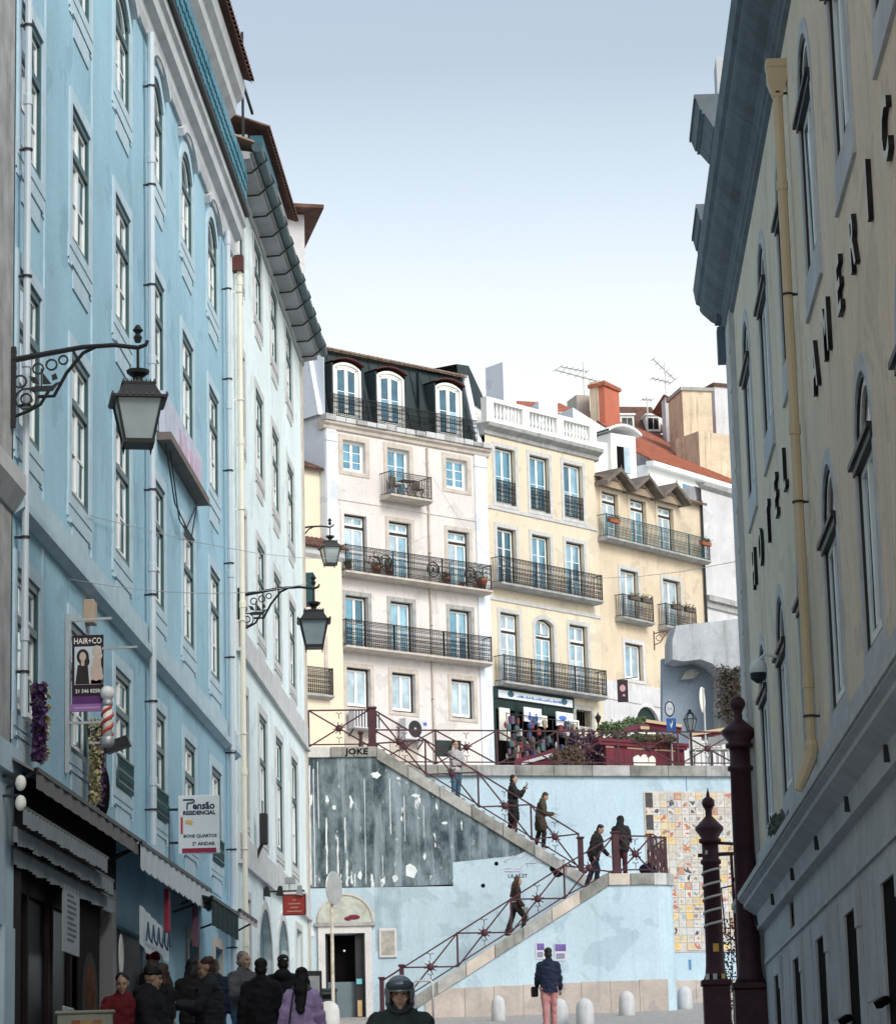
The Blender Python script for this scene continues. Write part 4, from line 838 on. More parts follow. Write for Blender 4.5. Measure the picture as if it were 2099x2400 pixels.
# ---------------------------------------------------------------- stair, terrace and their railings
def ground_at(px,py):
    best=None
    for i in range(200,900):
        y=i/10; d=abs(at(px,py,y).z-ground_z(y))
        if best is None or d<best[0]: best=(d,y)
    p=at(px,py,best[1]); p.z=ground_z(best[1]); return p
whitepaint=mat('white_limewash',(.46,.61,.71),.85,.10,.5,bump=.2,stain=(.33,.47,.58),stain_amt=.7,bscale=25)
def stained_wall():
    m=bpy.data.materials.new('weathered_dark_render'); m.use_nodes=True; n=m.node_tree.nodes; l=m.node_tree.links; b=n['Principled BSDF']; b.inputs['Roughness'].default_value=.9
    tc=n.new('ShaderNodeTexCoord')
    def nz(scale,sc,detail,lo,hi,c0,c1,rough=.65):
        mp=n.new('ShaderNodeMapping'); mp.inputs['Scale'].default_value=sc; l.new(tc.outputs['Object'],mp.inputs[0])
        t=n.new('ShaderNodeTexNoise'); t.inputs['Scale'].default_value=scale; t.inputs['Detail'].default_value=detail; t.inputs['Roughness'].default_value=rough; l.new(mp.outputs[0],t.inputs['Vector'])
        r=n.new('ShaderNodeValToRGB'); r.color_ramp.elements[0].position=lo; r.color_ramp.elements[1].position=hi; r.color_ramp.elements[0].color=(*c0,1); r.color_ramp.elements[1].color=(*c1,1); l.new(t.outputs[0],r.inputs[0]); return r.outputs[0]
    base=nz(1.8,(1,1,.5),10,.40,.64,(.022,.045,.06),(.20,.27,.31),.75)
    streak=nz(1.5,(2.2,1,.16),5,.50,.62,(0,0,0),(1,1,1),.55); 
    chips=nz(2.0,(2.3,1,.7),6,.615,.64,(0,0,0),(1,1,1),.6)
    mx=n.new('ShaderNodeMixRGB'); ml=n.new('ShaderNodeMath'); ml.operation='MULTIPLY'; ml.inputs[1].default_value=.45; l.new(streak,ml.inputs[0]); l.new(ml.outputs[0],mx.inputs[0]); l.new(base,mx.inputs[1]); mx.inputs[2].default_value=(.36,.46,.53,1)
    m2=n.new('ShaderNodeMixRGB'); l.new(chips,m2.inputs[0]); l.new(mx.outputs[0],m2.inputs[1]); m2.inputs[2].default_value=(.66,.74,.78,1)
    l.new(m2.outputs[0],b.inputs['Base Color'])
    bp=n.new('ShaderNodeBump'); bp.inputs['Strength'].default_value=.5; bp.inputs['Distance'].default_value=.03; l.new(chips,bp.inputs['Height']); l.new(bp.outputs[0],b.inputs['Normal'])
    return m
darkren=stained_wall()
rust=mat('rust_stained_stone',(.17,.12,.10),.9,.4,3.)
mossy=mat('mossy_coping',(.26,.27,.26),.9,.5,1.3,bump=.4,stain=(.06,.07,.07),stain_amt=.85)
marble=mat('pinkish_marble',(.46,.42,.39),.6,.2,.9,stain=(.26,.27,.28),stain_amt=.7)
Y8=R_(8)
LF=thing('lower_staircase','lower stair flight with white triangular side wall and stone coping below the landing','staircase',(-4.73,79.6,5.1),Y8)
Z=lambda z:z-5.1
mb=MB(); mb.prism([(.45,-.8),(5.8,-.8),(5.8,Z(8.6)),(.45,Z(5.42))],0,2.98)
lp=[(5.8,0),(7.05,0)]+[(7.05+.62*math.sin(PI/2*i/8),.62-.62*math.cos(PI/2*i/8)) for i in range(1,9)]+[(7.67,9.2),(5.8,9.2)]
mb.slab(lp,-.8,Z(8.6)); mb.build('wall',whitepaint,LF)
n=7
for k in range(n):       # sloping coping stones
    u0=.2+5.6*k/n; u1=.2+5.6*(k+1)/n-.012; z=lambda u:5.36+.6*(u+.15)
    MB().prism([(u0,Z(z(u0)-.36)),(u1,Z(z(u1)-.36)),(u1,Z(z(u1))),(u0,Z(z(u0)))],-.06,.3).build('coping_stone',[mossy,stone_d,stone_w][k%3] if k else mossy,LF,bevel=.012)
def off(p,o): 
    return p
lq=[(5.8,-.06),(7.07,-.06)]+[(7.05+.68*math.sin(PI/2*i/8),.62-.68*math.cos(PI/2*i/8)) for i in range(1,9)]
cuts=[(0,1,.5),(0,1,1.0)]
for (a,b,m_) in ((5.8,6.4,stone_w),(6.412,7.07,mossy)): MB().box(a,b,-.06,3.,Z(8.58),Z(8.9)).build('coping_stone',m_,LF,bevel=.012)
for (i0,i1,m_) in ((1,4,stone),(4,7,stone_d),(7,9,stone)):
    pts=lq[i0:i1+1]; MB().slab(pts+[(7.1,.9 if i1<9 else 1.2)],Z(8.58),Z(8.9)).build('coping_stone',m_,LF)
MB().box(7.1,7.73,.95,9.2,Z(8.58),Z(8.9)).build('landing_edge',stone,LF); MB().box(5.8,7.08,3.0,9.1,Z(8.58),Z(8.88)).build('landing_floor',stone_d,LF)
stp=MB().box(0,.31,0,2.6,0,.17).mesh('step',stone_d)
for k in range(20): link('step',stp,LF,(.15+.2825*k,.32,Z(5.2+.1775*k)))
for k in range(20):
    MB().box(.17+.2825*k,.45+.2825*k,-.02,.32,Z(5.34+.1695*k),Z(5.43+.1695*k+.1)).build('step_end',rust,LF)
for k in range(8):
    a=.95+k*.80; zt=5.86+.02*k+random.uniform(-.01,.01); 
    if k==0: MB().prism([(a-.3,-.6),(a+.79,-.6),(a+.79,Z(zt)),(a+.15,Z(zt)),(a-.3,Z(5.5))],-.03,0).build('dado_slab',marble,LF)
    else: MB().box(a,a+.79,-.03-.004*(k%3),0,-.6,Z(zt)).build('dado_slab',marble,LF)
# upper flight
UF=thing('upper_staircase','upper stair flight over the dark stained wall with an old doorway at its left','staircase',(-7.42,82.3,5.2),Y8)
Z2=lambda z:z-5.2
top=lambda u:12.92 if u<1.97 else 12.92-.636*(u-1.97)
dark=[(0,8.93),(1.86,8.90),(4.1,8.95),(4.1,9.58),(5.9,9.74),(6.3,9.9),(1.97,12.66),(0,12.66)]
mb=MB(); mb.prism([(u,Z2(z)) for u,z in dark],0,.4); 
mb.build('stained_wall',darkren,UF)
holes=[(.43,1.55,-.2,Z2(7.62),0)]
mb=MB(); wall(mb,0,4.1,-.8,Z2(8.9),holes,.4); mb.box(0,.43,.4,3,-.8,Z2(8.9)); mb.box(1.55,4.1,.4,3,-.8,Z2(8.9)); mb.box(.43,1.55,1.2,3,-.8,Z2(8.9)); mb.box(.43,1.55,.4,1.2,Z2(7.62),Z2(8.9))
mb.prism([(4.1,-.8),(8.3,-.8),(8.3,Z2(8.75)),(6.3,Z2(9.9)),(5.9,Z2(9.735)),(4.1,Z2(9.575))],0,3)
mb.build('wall',whitepaint,UF)
MB().prism([(0,Z2(8.95)),(1.9,Z2(8.95)),(5.5,Z2(9.7)),(6.3,Z2(9.75)),(1.97,Z2(12.5)),(0,Z2(12.5))],.41,3.).build('core',stone_d,UF)
limew=mat('lime_run',(.62,.70,.74),.9,.25,3.)
for (u,z0,z1,w_) in ((.06,9.0,12.4,.05),(.17,8.95,12.3,.03),(.30,10.6,12.5,.025),(.02,9.6,11.2,.06),(.52,9.3,10.9,.055),(.83,9.05,10.35,.06),(1.05,9.9,10.9,.045),(1.08,8.95,9.7,.07),(1.62,9.0,12.0,.025),(2.35,10.4,12.0,.03),(2.75,10.2,11.5,.025),(3.3,10.3,11.2,.02),(1.3,8.95,9.3,.05),(2.1,9.2,9.8,.02)):
    n_=7; L_=[(u-w_*random.uniform(.15,.6),Z2(z0+(z1-z0)*k/n_)) for k in range(n_+1)]; R2=[(u+w_*random.uniform(.15,.6),Z2(z0+(z1-z0)*k/n_)) for k in range(n_,-1,-1)]
    MB().prism(R2[::-1]+L_[::-1],-.006,0).build('lime_run',limew,UF)
for (u,z,a_,b_) in ((2.9,9.35,.22,.28),(2.45,9.15,.1,.12),(1.95,12.1,.16,.14),(2.6,12.0,.07,.06),(3.1,11.5,.16,.06),(3.9,10.7,.12,.05),(1.45,9.25,.08,.14),(.75,11.2,.07,.09)):
    P_=[(u+a_*random.uniform(.55,1)*math.cos(2*PI*k/11),Z2(z)+b_*random.uniform(.5,1)*math.sin(2*PI*k/11)) for k in range(11)]; MB().prism(P_,-.007,0).build('paint_flake',limew,UF)
MB().box(1.86,2.6,-.006,0,Z2(7.1),Z2(8.90)).build('dark_wash',mat('blue_grey_wash',(.34,.46,.54),.9,.25,2.,stain=(.2,.28,.33),stain_amt=.8),UF)
for k in range(3):
    a=.0+k*.665; MB().box(a,a+.65,-.07,.35,Z2(12.62),Z2(12.92)).build('coping_stone',[stone,mossy,mossy][k],UF,bevel=.012)
n=7
for k in range(n):
    u0=1.99+6.25*k/n; u1=1.99+6.25*(k+1)/n-.012
    MB().prism([(u0,Z2(top(u0)-.36)),(u1,Z2(top(u1)-.36)),(u1,Z2(top(u1))),(u0,Z2(top(u0)))],-.07,.3).build('coping_stone',[mossy,stone_d,stone_d,mossy][k%4],UF,bevel=.012)
stp2=MB().box(0,.31,0,2.6,0,.17).mesh('step',stone_d)
for k in range(22): link('step',stp2,UF,(1.95+.284*k,.32,Z2(12.72-.1806*k)))
MB().box(-.3,1.97,.35,3.4,Z2(12.6),Z2(12.9)).build('landing_floor',stone_d,UF)
lettering('JOKE',.24,black,UF,(1.42,-.073,Z2(12.77)),bold=.008,xs=1.2,depth=.002)
lettering('LA NUIT',.15,darkmet,UF,(5.95,-.004,Z2(9.15)),bold=.002,depth=.001)
gr=MB()
for k in range(9):
    a=Vector((5.5+random.random()*1.1,-.008,Z2(9.3)+random.random()*.35)); gr.tube([a,a+Vector((random.uniform(-.2,.25),0,random.uniform(-.15,.15))),a+Vector((random.uniform(0,.3),0,random.uniform(-.1,.2)))],.012,4)
gr.build('scribble',mat('faded_pink_spray',(.55,.50,.62),.8,.1,3.),UF)
gr=MB()
for (x,z) in ((7.0,9.35),(7.1,9.2),(7.25,9.25),(7.4,9.4)): gr.ell((x,-.006,Z2(z)),(.13,.008,.1),8,5)
gr.build('black_tag',black,UF); MB().ell((5.35,-.006,Z2(9.52)),(.06,.008,.06)).build('vent_hole',black,UF); MB().ell((4.95,-.006,Z2(8.9)),(.06,.008,.06)).build('vent_hole',black,UF)
mb=MB(); ringpoly(mb,1.12,Z2(7.62),0,.2,-.08,.0,False); o=mb.build('door_surround',offwhite,UF); o.location=(.43,0,0)
MB().box(.15,1.85,-.14,.0,Z2(7.62)+.2,Z2(7.62)+.3).build('door_cornice',stone_d,UF)
mb=MB(); P=[(.23,Z2(7.92)),(1.8,Z2(7.92))]+list(reversed(arc_pts(.23,1.8,Z2(8.72),.78,12))); mb.prism(P,-.03,.02)
ty=mb.build('painted_tympanum',mat('faded_mural',(.42,.47,.44),.9,.35,4.,stain=(.45,.33,.18),stain_amt=.7),UF)
mb=MB(); p=arc_pts(.23,1.8,Z2(8.72),.78,12)
for a,b in zip(p,p[1:]): mb.bar((a[0],-.03,a[1]),(b[0],-.03,b[1]),.05)
mb.build('arch_line',stone_w,ty); MB().ell((1.25,-.04,Z2(8.07)),(.18,.012,.07)).ell((1.08,-.04,Z2(8.03)),(.1,.012,.06)).build('red_mark',mat('maroon_paint',(.15,.02,.05),.8,.2,4.),ty)
MB().box(.43,1.55,.3,.34,-.2,Z2(6.28)).build('half_door',mat('grey_blue_door',(.13,.18,.21),.6,.15,3.),UF)
MB().box(1.28,1.52,.12,.18,-.2,Z2(7.6)).box(.45,.5,.14,.18,-.2,Z2(7.6)).build('door_post',darkmet,UF); MB().box(.44,1.54,.7,.74,-.2,Z2(7.6)).build('dark_doorway',black,UF)
MB().box(1.3,1.46,.08,.11,Z2(6.2),Z2(6.35)).build('door_sticker',mat('cyan_sticker',(.15,.5,.6),.5,.1,3.),UF); MB().box(1.32,1.45,.08,.11,Z2(5.3),Z2(5.75)).build('door_sticker',mat('tan_sticker',(.5,.36,.2),.6,.2,4.),UF); MB().ell((.98,.24,Z2(7.15)),(.03,.01,.03)).build('door_knob',plainw,UF)
MB().box(-.12,.12,-.03,0,Z2(7.55),Z2(7.8)).build('house_number',tilew,UF); MB().ell((-.02,-.03,Z2(7.95)),(.06,.03,.05)).build('wall_knob',redpaint,UF)
# terrace wall
TW=thing('terrace_wall','tall white retaining wall with weathered stone cap behind the stairs','wall',(.91,88,5.6),R_(15))
Z3=lambda z:z-5.6
MB().box(-8.6,12,0,.8,-1,Z3(12.54)).build('wall',whitepaint,TW)
for k in range(17):
    a=-8.6+k*1.2; MB().box(a,a+1.19,-.12,.7,Z3(12.54),Z3(12.87)).build('cap_stone',[mossy,stone_d,mossy][k%3],TW,bevel=.015)
for k in range(12): MB().box(2.0+k*.82,2.81+k*.82,-.03,0,-1,Z3(6.38)).build('dado_slab',marble,TW)
MB().box(2.78,2.80,-.01,0,Z3(12.1),Z3(12.54)).box(2.62,2.70,-.012,0,Z3(6.7),Z3(7.0)).build('streak',mat('blue_streak',(.1,.22,.4),.8,.2,3.),TW)
slope=.138; nT=Vector((-math.sin(R_(15)),math.cos(R_(15)),0)); uT=Vector((math.cos(R_(15)),math.sin(R_(15)),0)); oT=Vector((.91,88,0))
def terr(u,d): v=oT+uT*u+nT*d; v.z=12.80+slope*max(0,d-.7); return v
poly_sheet('terrace_ground',[terr(-60,.7),terr(90,.7),terr(160,70),terr(-120,70)],cob)
# hillside behind the houses, out of sight below the roofs
mb=MB(); hp=[terr(-160,60),terr(200,60),terr(200,160),terr(-160,160)]; hp[2].z=24;hp[3].z=24; mb.add(hp,[(0,1,2,3)]); mb.add([(-400,158,23),(400,260,23),(400,900,24),(-400,900,24)],[(0,1,2,3)])
structure(mb.build('hillside',mat('scrub_ground',(.12,.12,.08),.9,.4,.3)))
# ---- railings
def bossmesh():
    mb=MB(); mb.ell((0,0,0),(.105,.06,.105),8,6)
    for k in range(8):
        a=2*PI*k/8+.2; mb.bar((.05*math.cos(a),0,.05*math.sin(a)),(.18*math.cos(a),0,.18*math.sin(a)),.026)
    return mb.mesh('boss',redpaint)
BOSS=bossmesh()
ORN=MB().bar((0,0,0),(0,0,-.13),.018).tube([(0,0,0),(.06,0,.05),(.09,0,.02)],.01,4).tube([(0,0,0),(-.06,0,.05),(-.09,0,.02)],.01,4).mesh('ornament',redpaint)
def rail_panel(par,a,b,ha,hb,posts=True):
    a=Vector(a);b=Vector(b); A=a+Vector((0,0,ha));B=b+Vector((0,0,hb))
    MB().bar(A,B,.05,.04).build('handrail',redpaint,par)
    MB().bar(a+Vector((0,0,.06)),b+Vector((0,0,.06)),.035).build('bottom_rail',redpaint,par)
    MB().bar(A,b,.04).bar(a,B,.04).build('cross_bars',redpaint,par)
    c=(A+b+a+B)/4; link('boss',BOSS,par,c,(0,0,math.atan2(b.y-a.y,b.x-a.x)))
    for q in ((A+B)/2+Vector((0,0,-.12)),(a+b)/2+Vector((0,0,.22))): link('ornament',ORN,par,q,(0,0,math.atan2(b.y-a.y,b.x-a.x)))
    if posts: MB().bar(b,B+Vector((0,0,.03)),.05).build('post',redpaint,par)
def square_post(par,p,h,w=.2,name='newel'):
    p=Vector(p); MB().box(p.x-w/2,p.x+w/2,p.y-w/2,p.y+w/2,p.z,p.z+h).box(p.x-w/2-.03,p.x+w/2+.03,p.y-w/2-.03,p.y+w/2+.03,p.z+h,p.z+h+.06).box(p.x-w/2-.04,p.x+w/2+.04,p.y-w/2-.04,p.y+w/2+.04,p.z,p.z+.1).build(name,redpaint,par,bevel=.01)
r1=thing('lower_stair_railing','oxblood iron railing with star bosses climbing the lower stair flight','railing',(-4.73,79.6,5.1),Y8,'oxblood iron railings of the stairs')
zb=lambda u:Z(5.50+.6*u)
us=[.09,1.59,3.09,4.59,6.0]
for a,b in zip(us,us[1:]): rail_panel(r1,(a,.1,zb(a)),(b,.1,zb(b) if b<5.9 else Z(8.95)),.9,.9 if b<5.9 else 1.0)
square_post(r1,(.05,.1,zb(.05)-.1),1.05,.12); square_post(r1,(-.5,.1,Z(5.2)),.95,.12); MB().bar((-.5,.1,Z(6.1)),(.05,.1,zb(.05)+.9),.05).build('handrail',redpaint,r1)
r2=thing('landing_railing','oxblood iron railing that rounds the corner of the middle landing','railing',(-4.73,79.6,5.1),Y8,'oxblood iron railings of the stairs')
square_post(r2,(6.05,.12,Z(8.9)),1.12,.19)
rail_panel(r2,(6.15,.12,Z(8.95)),(7.05,.12,Z(8.95)),1.0,.98)
cp=[(7.05+.5*math.sin(PI/2*i/5),.62-.5*math.cos(PI/2*i/5)) for i in range(6)]+[(7.55,1.5),(7.55,2.6),(7.55,3.7)]
for a,b in zip(cp[:6],cp[1:6]):
    MB().bar((*a,Z(9.9)),(*b,Z(9.9)),.05).bar((*a,Z(8.98)),(*b,Z(8.98)),.035).bar((*a,Z(9.0)),(*b,Z(9.85)),.03).bar((*b,Z(9.0)),(*a,Z(9.85)),.03).bar((*b,Z(8.9)),(*b,Z(9.95)),.035).build('curved_panel',redpaint,r2)
for a,b in zip(cp[5:],cp[6:]): rail_panel(r2,(*a,Z(8.95)),(*b,Z(8.95)),.95,.95)
MB().tube([(6.9,.1,Z(9.98)),(7.1,.08,Z(9.98)),(7.16,.06,Z(9.93)),(7.17,.06,Z(9.8))],.025,6).build('rail_end',redpaint,r2)
r3=thing('upper_stair_railing','oxblood iron railing stepping down along the upper stair flight','railing',(-7.42,82.3,5.2),Y8,'oxblood iron railings of the stairs')
us=[1.9,3.4,4.9,6.4,7.75]; zt=lambda u:Z2(top(u)+.1)
for a,b in zip(us,us[1:]): rail_panel(r3,(a,.1,zt(a)),(b,.1,zt(b)),1.0,1.0)
square_post(r3,(1.88,.1,Z2(12.92)),1.1,.21); square_post(r3,(7.8,.1,Z2(9.2)),1.0,.15)
rail_panel(r3,(.06,.1,Z2(12.95)),(1.8,.1,Z2(12.95)),1.05,1.05,False); MB().bar((.06,.1,Z2(12.6)),(.06,.1,Z2(14.0)),.05).build('post',redpaint,r3)
MB().lathe([(.09,0),(.07,.05),(.05,.2),(.05,.35),(.09,.42),(.08,.46)],(1.55,.12,Z2(12.92)),8).build('short_stub',redpaint,r3)
r4=thing('terrace_railing','long oxblood iron railing along the edge of the upper terrace','railing',(.91,88,5.6),R_(15),'oxblood iron railings of the stairs')
us=[-6.9+1.9*k for k in range(9)]
MB().bar((us[0],.1,Z3(12.87)),(us[0],.1,Z3(13.95)),.05).build('post',redpaint,r4)
for a,b in zip(us,us[1:]): rail_panel(r4,(a,.1,Z3(12.92)),(b,.1,Z3(12.92)),1.02,1.02)
# ---- mural of painted tiles on the terrace wall
def tile_mat():
    m=bpy.data.materials.new('painted_tile'); m.use_nodes=True; n=m.node_tree.nodes; l=m.node_tree.links; b=n['Principled BSDF']; b.inputs['Roughness'].default_value=.35
    oi=n.new('ShaderNodeObjectInfo'); tc=n.new('ShaderNodeTexCoord')
    def ramp(src,cols,const=True):
        r=n.new('ShaderNodeValToRGB'); r.color_ramp.interpolation='CONSTANT' if const else 'LINEAR'
        e=r.color_ramp.elements
        while len(e)<len(cols): e.new(.5)
        for i,(p,c) in enumerate(cols): e[i].position=p; e[i].color=(*c,1)
        l.new(src,r.inputs[0]); return r.outputs[0]
    bgc=ramp(oi.outputs['Random'],[(0,(.52,.49,.43)),(.2,(.55,.53,.50)),(.42,(.60,.52,.34)),(.52,(.50,.53,.54)),(.68,(.46,.44,.42)),(.84,(.64,.47,.20)),(.89,(.58,.58,.57)),(.97,(.45,.22,.14))])
    ml=n.new('ShaderNodeMath'); ml.operation='MULTIPLY'; ml.inputs[1].default_value=7.31; l.new(oi.outputs['Random'],ml.inputs[0]); fr=n.new('ShaderNodeMath'); fr.operation='FRACT'; l.new(ml.outputs[0],fr.inputs[0])
    fgc=ramp(fr.outputs[0],[(0,(.40,.38,.34)),(.25,(.20,.18,.18)),(.4,(.62,.40,.12)),(.55,(.42,.14,.10)),(.7,(.30,.36,.42)),(.85,(.50,.44,.36)),(.95,(.05,.05,.07))])
    nz=n.new('ShaderNodeTexNoise'); nz.noise_dimensions='4D'; nz.inputs['Scale'].default_value=9; nz.inputs['Detail'].default_value=3; l.new(tc.outputs['Object'],nz.inputs['Vector']); m2=n.new('ShaderNodeMath'); m2.operation='MULTIPLY'; m2.inputs[1].default_value=91; l.new(oi.outputs['Random'],m2.inputs[0]); l.new(m2.outputs[0],nz.inputs['W'])
    g=n.new('ShaderNodeVectorMath'); g.operation='LENGTH'; l.new(tc.outputs['Object'],g.inputs[0])
    ad=n.new('ShaderNodeMath'); ad.operation='MULTIPLY_ADD'; ad.inputs[1].default_value=-1.6; l.new(g.outputs['Value'],ad.inputs[0]); l.new(nz.outputs[0],ad.inputs[2])
    mk=ramp(ad.outputs[0],[(0,(0,0,0)),(.40,(0,0,0)),(.43,(1,1,1))],False)
    mx=n.new('ShaderNodeMixRGB'); l.new(mk,mx.inputs[0]); l.new(bgc,mx.inputs[1]); l.new(fgc,mx.inputs[2]); l.new(mx.outputs[0],b.inputs['Base Color']); return m
TM=tile_mat()
MU=thing('tile_mural','mural panel of many small painted tiles on the white terrace wall','mural',tuple(oT+uT*1.45-nT*.0+Vector((0,0,7.27))),R_(15))
MB().box(-.04,3.3,-.02,0,-.04,4.82).build('backing',stone_w,MU)
tme=MB().box(-.108,.108,-.014,.0,-.108,.108).mesh('tile',TM); tdark=MB().box(-.108,.108,-.014,.0,-.108,.108).mesh('tile',mat('dark_tile',(.05,.05,.06),.4,.4,6.))
for j in range(21):
    for i in range(14):
        if j==0 and 3<i<5: continue
        d=(i==0 and j>10 and j not in (12,15,18))
        link('tile',tdark if d else tme,MU,(.12+i*.2275,-.02-random.random()*.004,.12+j*.2275),(random.uniform(-.012,.012),0,random.uniform(-.012,.012)))
# ---------------------------------------------------------------- lanterns, signs, street furniture
def lantern(label,loc,rz=0,sc=1.,turn=0.):
    t=thing('wall_lantern',label,'street lamp',loc,rz,'iron wall lanterns along the street')
    m=MB(); m.tube([(.02,0,-.03),(.4,0,.03),(.8,0,.09),(1.15,0,.10),(1.41,0,.06),(1.5,0,.09),(1.52,0,.14)],[.035,.032,.028,.026,.026,.022,.02],6)
    m.bar((.03,0,.12),(.03,0,-.8),.05).bar((-.06,0,.06),(.06,0,.06),.04).bar((-.06,0,-.12),(.06,0,-.12),.04).bar((-.06,0,-.72),(.06,0,-.72),.04)
    m.tube([(.04,0,-.68),(.2,0,-.62),(.33,0,-.55),(.42,0,-.4)],.02,5).tube([(.3,0,-.46),(.48,0,-.46),(.62,0,-.2),(.8,0,.02),(.95,0,.09)],.022,5)
    for (x,z,R) in ((.17,-.48,.12),(.17,-.48,.06),(.1,-.28,.07),(.45,-.1,.06),(.58,-.05,.05),(.3,-.14,.06)): m.ring((x,0,z),R,.014,'y',10,4)
    m.build('bracket',iron,t)
    m=MB(); m.prism([(.2,-.36),(.26,-.4),(.46,-.4),(.54,-.3),(.5,-.31),(.46,-.34),(.28,-.34)],-.015,.015).box(.33,.345,-.01,.01,-.34,-.14).prism([(.35,-.32),(.45,-.32),(.35,-.18)],-.008,.008).prism([(.24,-.3),(.32,-.32),(.28,-.24),(.2,-.22)],-.01,.01).prism([(.46,-.28),(.52,-.26),(.5,-.2),(.45,-.22)],-.01,.01); m.build('ship_emblem',iron,t)
    x=1.41
    L_=bpy.data.objects.new('lantern_head',MB().tube([(0,0,.05),(0,0,-.22)],.018,6).lathe([(.03,.1),(.05,.16),(.025,.2),(.06,.24),(.02,.3)],(0,0,0),8).mesh('lantern_head',iron)); COL.objects.link(L_); L_.parent=t; L_.location=(x,0,.02); L_.rotation_euler=(0,0,turn)
    def frus(m,w0,z0,w1,z1): m.add([(-w0,-w0,z0),(w0,-w0,z0),(w0,w0,z0),(-w0,w0,z0),(-w1,-w1,z1),(w1,-w1,z1),(w1,w1,z1),(-w1,w1,z1)],[(3,2,1,0),(4,5,6,7),(0,1,5,4),(1,2,6,5),(2,3,7,6),(3,0,4,7)])
    m=MB(); m.lathe([(.05,-.36),(.06,-.3),(.12,-.26),(.13,-.22),(.05,-.2)],(0,0,0),8); frus(m,.13,-.38,.09,-.36); frus(m,.25,-.56,.16,-.40)
    for z,w_ in ((-.395,.165),(-.57,.29)):
        frus(m,w_+.01,z-.02,w_+.01,z+.01)
        for k in range(9):
            q=-w_+2*w_*k/8
            for (a,b) in ((q,-w_-.01),(q,w_+.01),(-w_-.01,q),(w_+.01,q)): m.add([(a-.015,b-.012,z),(a+.015,b-.012,z),(a+.015,b+.012,z),(a-.015,b+.012,z),(a,b,z+.045)],[(0,1,4),(1,2,4),(2,3,4),(3,0,4)])
    for (a,b) in ((-1,-1),(1,-1),(1,1),(-1,1)): m.bar((a*.25,b*.25,-.58),(a*.155,b*.155,-1.04),.028); m.tube([(a*.15,b*.15,-1.06),(a*.15,b*.15,-1.14)],[.018,.006],5)
    frus(m,.17,-1.08,.175,-1.03); m.build('lantern_frame',iron,L_)
    for k in range(4):
        g=MB().add([(-.235,-.242,-.59),(.235,-.242,-.59),(.145,-.15,-1.03),(-.145,-.15,-1.03)],[(0,1,2,3)]).build('glass',lampglass,L_); g.rotation_euler=(0,0,k*PI/2)
    MB().lathe([(.05,-.62),(.07,-.72),(.05,-.9),(.03,-1.0)],(0,0,0),8).build('bulb',plainw,L_)
    t.scale=(sc,sc,sc); return t
lantern('large black iron wall lantern on the blue building at the left edge',atx(27,838,XL),0,1.,.22)
lantern('black iron wall lantern on the white building in the middle of the street',atx(557,1393,XL),0,1.,.1)
p=at(783,1240,75); lantern('small distant iron wall lantern hanging in front of the pink building',Vector((p.x-1.41,75,p.z)),0,.92,.3)
MB().box(9.0,9.5,-.0,.0,1,2) 
q0=at(711,1420,70);q1=at(736,1345,70); side2=MB().box(q0.x+15,q1.x+15,3.2,3.6,q0.z-4.2,q1.z-4.2).build('green_box',frame_g,side)
# blade sign of a hairdresser with barber pole
bw=atx(155,1640,XL); yb=34.3
hs_=thing('hairdresser_banner','tall black and purple hairdresser banner with portraits on a wall frame','sign',(XL,yb,6.1))
def px2(px,py,y=yb): v=at(px,py,y); return (v.x-XL,0,v.z-6.1)
fr_=MB(); 
for py in (1455,): fr_.bar((0,0,px2(155,py)[2]),(px2(262,py)[0],0,px2(262,py-6)[2]),.03)
fr_.bar((px2(240,1520)[0],0,px2(240,1520)[2]),(px2(322,1516)[0],0,px2(322,1516)[2]),.026).bar((0.02,0,px2(155,1695)[2]),(px2(262,1692)[0],0,px2(262,1692)[2]),.03).bar((.03,0,0),(.03,0,px2(155,1440)[2]),.045); fr_.build('wall_frame',steel,hs_)
x0,_,zt=px2(170,1490); x1,_,zb_=px2(243,1650); cx=(x0+x1)/2
bn=MB().box(x0,x1,-.012,.012,zb_,zt).build('banner',mat('banner_black',(.025,.012,.02),.6,.1,4.),hs_)
lettering('HAIR+CO',.10,plainw,bn,(cx,-.015,zt-.075),depth=.001,bold=.001,xs=.78,name='banner_text')
MB().box(x0+.03,x1-.03,-.015,-.012,zb_+.24,zt-.14).build('photo_ground',mat('banner_photo',(.52,.58,.62),.6,.06,4.),bn)
skin_p=mat('printed_skin',(.55,.42,.36),.6,.1,6.); hair_p=mat('printed_dark_hair',(.03,.02,.02),.6,.3,6.); hair_b=mat('printed_fair_hair',(.50,.46,.42),.6,.3,9.); 
pz=zb_+.24
for (fx,fz,s_,hm,body) in ((.10,.34,1.0,hair_p,hair_p),(.27,.40,.8,hair_b,skin_p),(.26,.16,1.05,hair_b,skin_p)):
    X=x0+.03+fx; Zc=pz+fz; k=.05*s_
    MB().ell((X,-.0155,Zc),(k*1.5,.0012,k*1.9),12,8).ell((X+.02*s_,-.0155,Zc-.06*s_),(k*1.3,.001,k*1.4),10,6).build('printed_hair',hm,bn)
    MB().ell((X,-.0175,Zc),(k*.8,.0012,k*1.15),10,7).box(X-.02*s_,X+.02*s_,-.0172,-.0165,Zc-.11*s_,Zc-.04*s_).build('printed_face',skin_p,bn)
    MB().prism([(X-.09*s_,pz+.005),(X+.08*s_,pz+.005),(X+.06*s_,Zc-.1*s_),(X-.06*s_,Zc-.1*s_)],-.0165,-.0158).build('printed_dress',body,bn)
lettering('21 546 8258',.062,plainw,bn,(cx,-.015,zb_+.16),depth=.001,bold=.001,xs=.95,name='banner_text')
